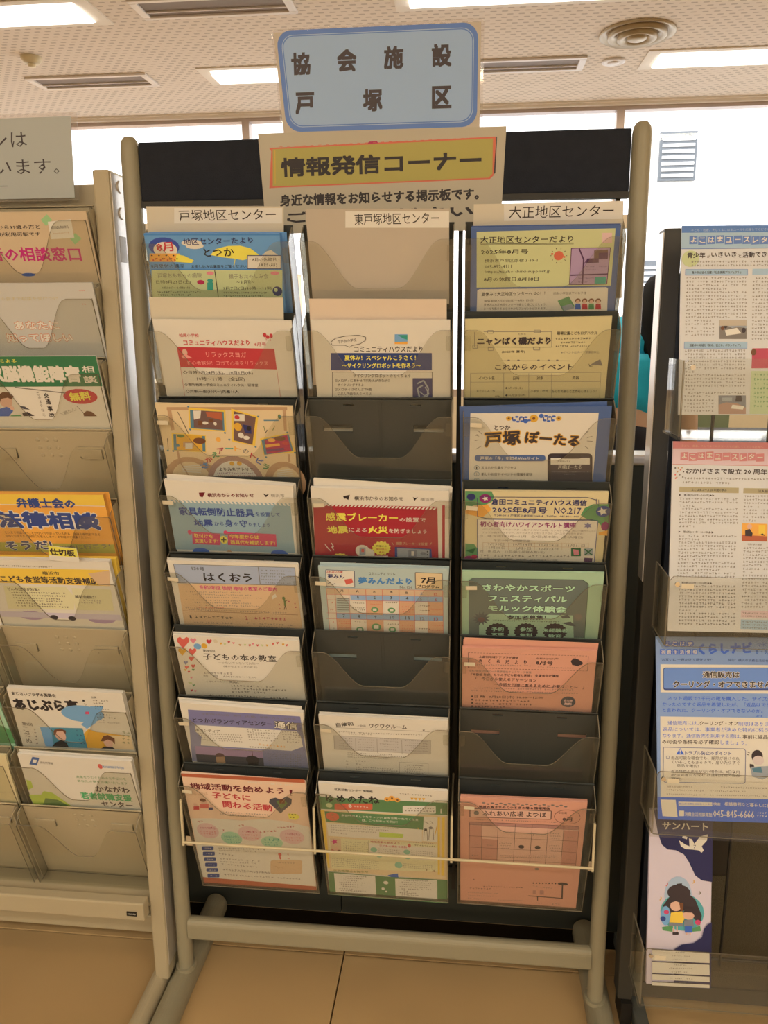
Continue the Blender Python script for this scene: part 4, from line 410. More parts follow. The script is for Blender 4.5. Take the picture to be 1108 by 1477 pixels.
('flyer_stack','green and cream newsletter ゆめのたね with orange sunflowers','newsletter',None,('m',1,8),28,5,[],[-1042,49,1079,19,1075,-2976,-1078,-2933],'white',[('T','区民活動センター 情報紙',-777,-80,-144,-88,61,'K',1),('T','ゆめのたね',-945,-317,-44,-289,192,'K',3,'offwhite'),('G',292,-102,832,-107,37,'K'),('P',[-1062,-266,-943,-290,1078,-261,1078,-561,-1057,-593],'green2'),('E',83,-254,46,54,'orange'),('E',164,-224,55,68,'orange'),('E',254,-250,50,54,'orange'),('E',83,-254,18,20,'brown'),('E',169,-213,18,20,'brown'),('E',258,-250,18,20,'brown'),('P',[471,-181,528,-180,499,-250],'ochre'),('P',[534,-179,591,-178,562,-248],'ochre'),('P',[598,-177,654,-176,626,-246],'ochre'),('P',[661,-175,717,-174,689,-244],'ochre'),('R',[-803,-432,-163,-377,-171,-533,-815,-589],33,'coral2'),('E',-900,-485,56,56,'lime'),('T','8',-573,-471,-515,-466,90,'white',2),('G',-492,-474,-232,-469,49,'offwhite'),('G',-772,-488,-608,-474,49,'red'),('R',[340,-392,886,-345,885,-537,335,-586],23,'offwhite'),('G',407,-441,863,-415,38,'K'),('G',364,-503,874,-483,45,'K'),('L',972,-416,971,-529,14,'white'),('P',[-1058,-610,1078,-579,1076,-2292,-1056,-2264],'creamor'),('P',[-1058,-610,-992,-612,-1019,-2169,-1049,-2172],'yelor'),('P',[987,-621,1032,-621,1021,-2173,967,-2167],'yelor'),('P',[918,-627,952,-624,943,-2158,907,-2154],'yelor'),('P',[-990,-639,683,-624,668,-967,-987,-905],'green2'),('E',-863,-762,114,114,'coral2'),('G',-907,-720,-807,-715,57,'green2'),('G',-901,-801,-818,-800,50,'green2'),('T','多世代がそんりをやっつい 友を企業つれてくな支',-707,-720,596,-716,60,'white',1),('T','は、こつがやって何か！',-360,-812,240,-804,64,'white',1),('P',[689,-630,907,-628,907,-1269,649,-1257],'white'),('L',694,-752,767,-805,7,'K'),('L',767,-805,837,-785,7,'K'),('L',837,-785,803,-732,7,'K'),('L',803,-732,733,-759,7,'K'),('L',692,-929,673,-1237,7,'K'),('L',731,-925,738,-1238,7,'K'),('L',778,-886,762,-1210,7,'K'),('L',835,-898,844,-1202,7,'K'),('E',710,-956,23,29,'K'),('E',798,-901,32,36,'inkg'),('L',580,-922,634,-1168,14,'ochre'),('L',905,-839,864,-1092,14,'ochre'),('P',[-976,-939,649,-958,644,-1276,-974,-1277],'white'),('G',-916,-988,253,-970,36,'inkg'),('G',-920,-1046,87,-1035,36,'inkg'),('G',-924,-1104,-128,-1106,37,'inkg'),('G',-929,-1163,-633,-1204,37,'inkg'),('P',[-80,-1090,331,-1106,321,-1205,-86,-1218],'lime2'),('P',[-977,-1321,906,-1324,908,-2076,-982,-2177],'cream2'),('P',[-954,-1326,-761,-1330,-777,-1732,-960,-1731],'peach2'),('P',[-845,-1419,-828,-1461,-869,-1457,-901,-1496,-904,-1447,-940,-1428,-900,-1403,-891,-1353,-864,-1386,-822,-1374],'magenta'),('E',-855,-1626,44,53,'skin'),('E',-933,-1690,44,53,'red'),('E',-810,-1678,39,46,'brown'),('G',-731,-1408,-286,-1402,37,'inkg'),('G',-734,-1464,-289,-1458,37,'inkg'),('G',-738,-1521,-292,-1514,38,'inkg'),('G',-742,-1577,-294,-1571,38,'inkg'),('G',-746,-1634,-297,-1627,38,'inkg'),('G',-750,-1691,-300,-1684,38,'inkg'),('L',-282,-1336,-296,-1703,5,'inkg'),('P',[-274,-1401,905,-1415,903,-1770,-278,-1720],'white'),('T','地域活動を始めよう！',-248,-1362,288,-1354,59,'crimson',1),('T','子どもの関わる活動',-97,-1451,380,-1449,59,'red',1),('E',424,-1400,28,52,'coral'),('G',512,-1380,877,-1381,37,'K'),('G',313,-1315,878,-1308,33,'inkg'),('E',-198,-1572,58,68,'mint2'),('E',377,-1579,57,67,'mint2'),('E',221,-1955,68,85,'mint2'),('E',-109,-1729,53,46,'mint2'),('E',384,-1729,53,45,'mint2'),('G',-125,-1543,258,-1554,34,'inkg'),('G',-127,-1592,256,-1602,34,'inkg'),('G',-129,-1641,255,-1651,34,'inkg'),('G',449,-1535,829,-1545,34,'inkg'),('G',448,-1587,828,-1598,34,'inkg'),('G',447,-1640,828,-1650,34,'inkg'),('G',-960,-1884,-117,-1894,35,'inkg'),('G',-964,-1938,-119,-1948,35,'inkg'),('G',-968,-1993,-121,-2002,35,'inkg'),('G',-972,-2047,-124,-2056,35,'inkg'),('G',-976,-2102,-126,-2111,35,'inkg'),('G',295,-1909,825,-1912,35,'inkg'),('G',294,-1959,824,-1961,35,'inkg'),('G',292,-2009,824,-2012,35,'inkg'),('G',679,-2031,884,-2059,77,'brown'),('T','区民情報のお知らせ',-949,-2241,-328,-2214,59,'olive',1),('P',[14,-2268,114,-2219,201,-2198,209,-2326,110,-2337],'blue'),('P',[-1052,-2275,-12,-2311,1076,-2292,1075,-2976,-1079,-2954],'green2'),('P',[-954,-2304,-209,-2312,-217,-2898,-958,-2870],'offwhite'),('P',[147,-2353,894,-2312,894,-2894,140,-2898],'offwhite'),('E',-24,-2483,45,48,'white'),('E',-81,-2666,30,37,'white'),('E',-29,-2742,20,25,'white'),('G',-872,-2375,-360,-2348,36,'K'),('G',-841,-2431,-413,-2413,36,'K'),('G',-810,-2488,-542,-2487,36,'K'),('G',-885,-2557,-394,-2531,37,'K'),('G',-854,-2614,-448,-2598,37,'K'),('G',-822,-2671,-527,-2667,37,'K'),('G',-898,-2741,-632,-2740,37,'K'),('G',-867,-2798,-395,-2774,37,'K'),('G',219,-2385,735,-2353,36,'K'),('G',252,-2441,795,-2405,36,'K'),('G',285,-2497,770,-2468,36,'K'),('G',214,-2565,720,-2533,36,'K'),('G',247,-2622,793,-2585,36,'K'),('G',280,-2679,371,-2693,37,'K'),('G',208,-2748,519,-2737,37,'K'),('G',241,-2805,568,-2793,37,'K')]),
('name_card','cream card headed 大正地区センター in the right-hand top pocket','card','cream name cards behind the top pockets',('m',2,1),6,1,[],[-983,260,1057,263,1180,-1085,-986,-1067],'cream',[('P',[-567,261,1046,263,1072,27,-558,28],'offwhite'),('T','大正地区センター',-488,142,939,142,165,'K',0)]),
('flyer_stack','blue-bordered yellow newsletter 大正地区センターだより,August 2025','newsletter',None,('m',2,1),28,5,[(3,1)],[-1013,-13,1017,-15,1096,-2650,-1006,-2650],'bluem',[('P',[-937,-73,950,-57,964,-841,-924,-853],'yellowlt'),('T','大正地区センターだより',-886,-184,393,-189,97,'K',1),('L',-880,-240,401,-244,7,'K'),('L',-880,-253,402,-257,5,'K'),('T','2025年8月号',-871,-350,-215,-350,72,'K',1),('T','横浜市戸塚区原宿 3-59-1',-816,-473,-80,-471,50,'K',0),('T','045-852-4111',-814,-555,-439,-553,46,'K',0),('T','https://taisho.chiiki-support.jp',-812,-633,111,-632,51,'K',0),('T','8月の休館日:8月18日',-824,-737,-51,-734,65,'K',1),('E',209,-414,67,63,'coral2'),('L',307,-415,325,-416,7,'K'),('L',293,-470,308,-481,7,'K'),('L',246,-504,253,-521,7,'K'),('L',185,-503,180,-521,7,'K'),('L',133,-469,119,-479,7,'K'),('L',110,-413,92,-413,7,'K'),('L',125,-358,110,-347,7,'K'),('L',172,-325,166,-308,7,'K'),('L',233,-325,237,-308,7,'K'),('L',284,-360,298,-349,7,'K'),('E',118,-390,18,13,'coral2'),('E',288,-431,16,13,'coral2'),('P',[777,-114,908,-116,922,-252,790,-250],'pinklt'),('P',[376,-314,906,-313,907,-818,387,-822],'mauve'),('L',376,-314,906,-313,9,'purpled'),('L',906,-313,907,-818,9,'purpled'),('L',907,-818,387,-822,9,'purpled'),('L',387,-822,376,-314,9,'purpled'),('L',483,-322,555,-468,18,'purpled'),('L',555,-468,568,-809,18,'purpled'),('L',393,-686,902,-675,16,'purpled'),('L',561,-535,611,-469,9,'purpled'),('P',[689,-347,876,-339,888,-461,699,-465],'brown2'),('P',[754,-381,880,-379,882,-468,762,-471],'purpled'),('P',[599,-457,761,-453,766,-515,597,-518],'purpled'),('P',[733,-715,891,-716,889,-813,735,-811],'teal'),('G',597,-570,731,-571,18,'purpled'),('G',754,-572,888,-573,18,'purpled'),('G',601,-615,736,-617,18,'purpled'),('G',498,-728,633,-730,18,'purpled'),('G',611,-729,746,-731,18,'purpled'),('G',502,-786,638,-787,18,'purpled'),('P',[-914,-893,-884,-877,905,-864,930,-882,951,-1212,-918,-1209],'white'),('T','夏休みは大正地区センターへ GO！！',-852,-951,52,-940,57,'K',1),('T','対象:小学生以下のお子様',167,-945,634,-943,38,'K',0),('T','開催期間:7月20日(日)〜8月31日(日)',-810,-1051,-94,-1042,38,'K',0),('T','夏休みは大正地区センターで楽しく過ごしましょう。',-816,-1104,85,-1106,38,'K',0),('T','シールを集めるとささやかなプレゼントがあります。',-815,-1159,89,-1163,39,'K',0),('P',[237,-1052,393,-990,489,-1137,328,-1203],'green'),('P',[300,-1136,435,-1094,487,-1161,340,-1203],'graylt'),('P',[493,-1095,562,-1095,576,-1181,493,-1180],'blue'),('P',[589,-1095,658,-1096,673,-1182,590,-1181],'red'),('P',[683,-1096,752,-1096,767,-1182,684,-1182],'green'),('P',[780,-1097,848,-1097,863,-1183,781,-1182],'red'),('E',524,-1054,39,35,'brown'),('E',620,-1055,39,35,'brown'),('E',714,-1056,39,35,'brown'),('E',810,-1057,39,35,'brown'),('E',525,-1066,28,24,'skin'),('E',621,-1067,27,24,'skin'),('E',715,-1068,27,24,'skin'),('E',811,-1069,27,24,'skin')]),
('flyer_stack','yellow newsletter with これからのイベント table','newsletter',None,('m',2,2),28,4,[],[-1080,-9,960,20,998,-2650,-1085,-2650],'yellowp',[('L',-944,-193,143,-198,7,'inkg'),('L',143,-198,158,-425,7,'inkg'),('L',-941,-422,158,-425,7,'inkg'),('L',-944,-193,-941,-422,7,'inkg'),('E',-882,-194,67,18,'yellowp'),('L',-760,-176,-683,-176,7,'inkg'),('L',-683,-176,-681,-218,7,'inkg'),('L',-759,-217,-681,-218,7,'inkg'),('L',-760,-176,-759,-217,7,'inkg'),('L',-105,-174,-18,-174,7,'inkg'),('L',-18,-174,-15,-211,7,'inkg'),('L',-103,-211,-15,-211,7,'inkg'),('L',-105,-174,-103,-211,7,'inkg'),('L',-968,-392,-901,-392,7,'inkg'),('L',-901,-392,-900,-439,7,'inkg'),('L',-967,-439,-900,-439,7,'inkg'),('L',-968,-392,-967,-439,7,'inkg'),('L',-747,-432,-675,-432,7,'inkg'),('L',-675,-432,-674,-475,7,'inkg'),('L',-746,-475,-674,-475,7,'inkg'),('L',-747,-432,-746,-475,7,'inkg'),('L',-101,-424,-12,-424,7,'inkg'),('L',-12,-424,-10,-467,7,'inkg'),('L',-98,-466,-10,-467,7,'inkg'),('L',-101,-424,-98,-466,7,'inkg'),('T','ニャンぱく磯だより',-906,-338,141,-325,117,'inkd',3),('T','とから',-322,-233,-217,-231,23,'K',0),('T','踊場公園こどもログハウス',217,-221,775,-219,50,'K',1),('G',194,-302,702,-296,37,'K'),('G',275,-360,629,-354,33,'K'),('G',208,-411,690,-407,28,'K'),('T','(2025年 夏号)',-550,-499,-215,-492,43,'K',1),('T','※イベントはすべて要事前申込',296,-507,830,-501,42,'inkg',0),('T','これからのイベント',-640,-733,483,-721,87,'inkd',2),('P',[704,-713,761,-661,855,-606,898,-708,786,-694],'inkg'),('L',701,-677,723,-725,7,'K'),('L',723,-725,755,-718,7,'K'),('E',-445,-623,18,10,'inkg'),('E',-305,-623,18,10,'inkg'),('E',-19,-623,18,10,'inkg'),('E',126,-623,18,10,'inkg'),('E',249,-623,18,10,'inkg'),('P',[-580,-627,427,-628,427,-632,-579,-632],'inkg'),('L',-996,-824,885,-809,5,'inkg'),('L',885,-809,902,-1225,4,'inkg'),('L',-996,-824,-990,-1247,5,'inkg'),('L',-994,-964,888,-949,5,'inkg'),('L',-510,-823,-495,-1237,5,'inkg'),('L',-147,-822,-127,-1235,5,'inkg'),('L',177,-822,203,-1233,4,'inkg'),('T','イベント名',-873,-904,-644,-899,54,'K',1),('T','日時',-370,-903,-279,-901,54,'K',1),('T','対象',-26,-900,65,-897,54,'K',1),('T','内容',487,-894,581,-891,53,'K',1),('T','おたのしみ工作',-899,-1108,-629,-1105,38,'K',0),('T','●9月6日(土)',-479,-1059,-227,-1056,40,'K',0),('T','●10月23日(木)',-474,-1177,-176,-1173,40,'K',0),('T','小学生・幼児',-105,-1107,145,-1101,40,'K',0),('T','みんなで楽しく工作をしましょう！',202,-1109,845,-1099,45,'K',0),('L',-627,-1187,-574,-1182,7,'K'),('L',-574,-1182,-543,-1212,7,'K'),('L',-543,-1212,-560,-1232,7,'K')]),
('flyer_stack','blue-bordered white flyer 戸塚ぽーたる with flowers and a phone','flyer',None,('m',2,3),28,4,[(-8,2,2)],[-1087,-9,1019,11,1081,-2650,-1116,-2650],'bluem',[('P',[-988,-108,843,-87,857,-1229,-996,-1273],'white'),('E',-431,-186,41,37,'ochre'),('E',-431,-186,16,15,'brown'),('E',-71,-183,63,60,'ochre'),('E',-71,-183,22,22,'brown'),('E',286,-180,40,37,'ochre'),('E',286,-180,16,15,'brown'),('E',-186,-226,36,35,'blue'),('E',34,-142,36,35,'blue'),('E',-351,-215,27,15,'blue'),('E',-315,-160,27,15,'blue'),('E',-298,-235,27,15,'blue'),('E',-252,-164,27,15,'blue'),('E',-238,-227,27,15,'blue'),('E',-185,-164,27,15,'blue'),('E',-137,-213,27,15,'blue'),('E',87,-212,27,15,'blue'),('E',101,-142,27,15,'blue'),('E',144,-223,27,15,'blue'),('E',155,-156,27,15,'blue'),('E',203,-211,27,15,'blue'),('E',213,-148,27,15,'blue'),('E',-375,-185,9,30,'navyb'),('E',-273,-190,9,30,'navyb'),('E',-217,-189,9,30,'navyb'),('E',68,-187,9,30,'navyb'),('E',126,-181,9,30,'navyb'),('E',186,-181,9,30,'navyb'),('T','とつか',-635,-338,-403,-329,81,'inkd',2),('T','戸塚',-774,-537,-248,-493,244,'inkd',3,'ochre'),('T','ぽーたる',-181,-479,615,-539,199,'inkd',3,'ochre'),('L',-876,-384,-811,-447,9,'inkg'),('L',-902,-461,-856,-479,9,'inkg'),('L',-919,-551,-855,-538,9,'inkg'),('L',-907,-469,-880,-448,9,'inkg'),('L',-899,-694,-818,-641,9,'inkg'),('L',725,-376,674,-432,9,'inkg'),('L',788,-461,712,-487,9,'inkg'),('L',802,-545,717,-538,9,'inkg'),('L',750,-666,690,-623,9,'inkg'),('R',[-916,-792,133,-778,139,-883,-914,-898],51,'bluem'),('T','戸塚の「今」を知るWebサイト',-830,-846,37,-834,63,'white',1),('E',-881,-1007,42,38,'steel'),('E',-880,-1115,43,38,'steel'),('E',-878,-1224,43,38,'steel'),('E',-881,-1007,35,30,'white'),('E',-880,-1115,36,30,'white'),('E',-878,-1224,36,30,'white'),('T','1',-891,-1007,-874,-1007,38,'K',0),('T','2',-891,-1116,-868,-1115,38,'K',0),('T','3',-890,-1225,-866,-1224,38,'K',0),('T','スマホから楽々アクセス',-811,-1006,-284,-998,54,'K',1),('T','新しいお店やイベントの情報を配信',-808,-1120,-41,-1107,54,'K',1),('T','お店やおでかけスポットを紹介',-806,-1231,-138,-1220,49,'K',1),('R',[161,-751,813,-743,878,-1458,205,-1471],69,'inkd'),('R',[209,-785,778,-777,838,-1459,253,-1470],41,'graydk2'),('P',[211,-824,781,-816,791,-926,218,-935],'offwhite'),('R',[350,-783,646,-779,651,-828,354,-832],23,'inkd'),('T','戸塚ぽーたる',316,-880,506,-877,37,'K',0),('T','戸塚ぽーたる',330,-981,674,-970,69,'offwhite',0),('G',235,-1057,788,-1048,27,'gray2'),('G',419,-1099,592,-1096,27,'gray2')]),
('flyer_stack','cream newsletter 倉田コミュニティハウス通信 NO.217 with tropical flowers','newsletter',None,('m',2,4),28,5,[],[-1048,-9,1037,10,1094,-2650,-1037,-2650],'creamor2',[('P',[-1048,-9,-660,-7,-616,-108,-655,-190,-747,-246,-910,-250,-1045,-335],'green'),('P',[-1044,-349,-863,-262,-712,-232,-652,-326,-789,-468,-1039,-404],'orange'),('E',-750,-132,88,76,'magentad'),('P',[-724,-132,-708,-158,-741,-154,-764,-176,-770,-146,-800,-133,-770,-119,-766,-89,-742,-110,-709,-104],'white'),('E',-959,-109,65,59,'navy'),('P',[667,-392,714,-269,832,-199,1057,-194,1095,-686,929,-509,764,-458],'green'),('P',[1018,-316,1047,-357,994,-350,961,-385,949,-338,900,-319,945,-297,948,-251,988,-283,1039,-274],'white'),('E',990,-317,108,95,'navyb'),('P',[1017,-316,1045,-357,994,-350,961,-385,950,-338,902,-319,946,-297,949,-251,987,-283,1037,-274],'white'),('E',1038,-576,57,77,'magentad'),('P',[957,-689,1090,-644,1089,-742,961,-731],'orange'),('P',[-1038,-943,-899,-954,-849,-1040,-852,-1157,-1036,-1192],'green'),('P',[-1030,-1074,-873,-1026,-920,-1130],'dkgreen'),('E',-979,-1235,73,65,'magentad'),('E',-895,-1188,49,41,'crimson'),('L',-866,-126,-860,-447,9,'navy'),('L',-860,-447,-723,-480,9,'navy'),('L',-723,-480,856,-462,9,'navy'),('L',-843,-107,743,-85,9,'navy'),('L',743,-85,875,-125,9,'navy'),('L',869,-104,877,-198,7,'navy'),('L',903,-117,915,-237,7,'navy'),('T','倉田コミュニティハウス通信',-655,-190,739,-174,108,'navy',2),('T','2025年8月号',-640,-326,169,-319,109,'navy',2),('T','NO.217',273,-319,665,-319,109,'navy',2),('T','〒244-0816 戸塚区上倉田町1865-4\u3000Tel/Fax\u3000045-866-1800',-614,-425,641,-412,39,'navy',1),('P',[-859,-492,926,-477,937,-1237,-845,-1252],'white'),('L',-859,-492,926,-477,9,'navyb'),('L',926,-477,937,-1237,9,'navyb'),('L',-859,-492,-845,-1252,9,'navyb'),('T','初心者向けハワイアンキルト講座',-815,-580,612,-567,100,'magentad',2),('P',[817,-568,843,-597,803,-594,790,-629,771,-595,732,-600,753,-569,727,-539,767,-542,780,-508,799,-542,838,-537],'lav3'),('T','ハワイアンキルトでコースター2枚(アンスリウム柄、モンステラ柄)、次に小銭作り(パイ',-780,-678,908,-663,39,'inkg',0),('T','ナップル柄)タペストリー、ハイビスカスとモンステラの コースターを作ります！',-778,-738,728,-715,40,'inkg',0),('T','日\u3000時:令和7年9月〜12月\u3000全7回(基本第2・第4火曜日)',-818,-802,734,-777,51,'inkg',0),('T','午前10時〜2時間程度',-608,-876,-56,-867,46,'inkg',0),('T','9月30日',-695,-939,-445,-935,49,'inkg',0),('T','10月14日',-306,-937,-27,-932,49,'inkg',0),('T','10月28日',89,-937,372,-932,49,'inkg',0),('T','11月11日',489,-935,770,-929,49,'inkg',0),('T','11月18日',-710,-1009,-428,-1004,49,'inkg',0),('T','12月9日',-294,-1009,-37,-1004,49,'inkg',0),('T','12月23日',93,-1009,377,-1004,49,'inkg',0),('L',-768,-915,-765,-1052,4,'tan'),('L',-379,-904,-374,-1040,4,'tan'),('L',16,-893,23,-1029,4,'tan'),('L',427,-882,436,-1017,4,'tan'),('L',823,-871,835,-1005,3,'tan'),('L',-768,-915,825,-891,4,'tan'),('L',-766,-979,830,-956,4,'tan'),('T','対\u3000象:成人\u300012名(最小開催人数9名)',-812,-1085,180,-1068,50,'inkg',0),('G',-811,-1156,563,-1132,50,'inkg'),('T','参加費:1320円(消費税、材料費、資料代含む)／1回',-809,-1227,379,-1214,50,'inkg',0),('P',[570,-975,715,-971,727,-1124,581,-1128],'dkgreen'),('P',[600,-998,683,-1009,701,-1096,620,-1107],'pink'),('P',[757,-979,897,-974,909,-1104,768,-1108],'graylt'),('L',775,-992,894,-1093,21,'dkgreen'),('L',885,-989,784,-1096,21,'dkgreen'),('P',[781,-1151,907,-1156,907,-1238,789,-1242],'purpled')]),
('flyer_stack','mint green sports festival flyer with three dark serrated badges','flyer',None,('m',2,5),28,4,[],[-1078,-2,1031,32,1072,-2650,-1073,-2650],'mintp',[('P',[-976,-176,-912,-125,725,-102,814,-169,842,-1229,-962,-1281],'graygr'),('L',-976,-176,-912,-125,7,'dkgreen2'),('L',-912,-125,725,-108,7,'dkgreen2'),('L',725,-108,815,-177,7,'dkgreen2'),('L',815,-177,847,-1229,7,'dkgreen2'),('T','さわやかスポーツ',-768,-302,627,-269,131,'mintl',3,'inkd'),('T','フェスティバル',-676,-509,526,-478,133,'mintl',3,'inkd'),('T','モルック体験会',-671,-700,534,-675,129,'mintl',3,'inkd'),('P',[-805,-1005,-713,-880,-645,-803,634,-788,680,-1228,-800,-1274],'mintp'),('T','参加者募集！',-368,-866,226,-847,89,'inkd',2),('G',-595,-935,438,-921,33,'inkd'),('P',[-694,-903,-635,-938,-703,-943,-669,-1005,-731,-974,-732,-1045,-770,-986,-805,-1048,-809,-977,-869,-1013,-838,-949,-907,-950,-849,-910,-908,-875,-839,-870,-873,-809,-811,-840,-810,-770,-773,-827,-738,-767,-734,-836,-674,-801,-705,-864,-637,-864],'graygr2'),('E',-771,-928,56,48,'brown2'),('P',[767,-812,787,-835,760,-844,764,-874,736,-865,722,-891,704,-866,678,-878,677,-847,648,-841,665,-816,645,-793,672,-784,668,-754,696,-764,710,-738,727,-763,753,-751,754,-781,783,-788],'inkg'),('P',[453,-816,553,-774,604,-840,479,-854],'graygr2'),('P',[474,-943,609,-908,704,-1005,592,-989],'graygr2'),('P',[-339,-1152,-322,-1182,-348,-1207,-343,-1241,-376,-1256,-384,-1290,-421,-1294,-441,-1324,-478,-1316,-508,-1338,-539,-1319,-575,-1330,-596,-1303,-634,-1302,-644,-1269,-679,-1256,-676,-1222,-703,-1199,-687,-1167,-705,-1137,-678,-1112,-683,-1078,-649,-1063,-641,-1030,-604,-1026,-584,-997,-548,-1004,-518,-983,-488,-1002,-453,-991,-431,-1018,-394,-1019,-384,-1051,-349,-1064,-352,-1098,-324,-1120],'inkd'),('P',[105,-1132,123,-1162,98,-1186,103,-1220,70,-1236,63,-1270,26,-1274,7,-1303,-29,-1295,-59,-1317,-90,-1298,-125,-1309,-147,-1282,-185,-1281,-195,-1248,-230,-1236,-227,-1201,-255,-1179,-240,-1147,-258,-1117,-232,-1092,-237,-1059,-204,-1043,-196,-1010,-160,-1006,-140,-977,-105,-985,-76,-964,-45,-983,-10,-972,12,-999,49,-1000,59,-1032,94,-1044,92,-1078,119,-1100],'inkd'),('P',[552,-1112,571,-1141,546,-1166,552,-1200,520,-1215,513,-1249,477,-1253,458,-1282,422,-1275,393,-1296,362,-1277,327,-1288,305,-1261,268,-1260,257,-1227,222,-1215,224,-1181,196,-1158,210,-1127,193,-1097,218,-1072,212,-1039,244,-1024,251,-991,288,-987,306,-958,342,-966,370,-945,401,-963,435,-953,457,-979,494,-980,505,-1012,539,-1025,538,-1058,566,-1081],'inkd'),('T','予約',-609,-1112,-414,-1103,85,'mintl',2),('T','参加',-163,-1098,31,-1089,85,'mintl',2),('T','未経験者',187,-1098,576,-1089,79,'mintl',2),('T','不要',-606,-1234,-409,-1225,86,'mintl',2),('T','無料',-157,-1220,37,-1211,86,'mintl',2),('T','歓迎',283,-1215,492,-1209,79,'mintl',2)]),
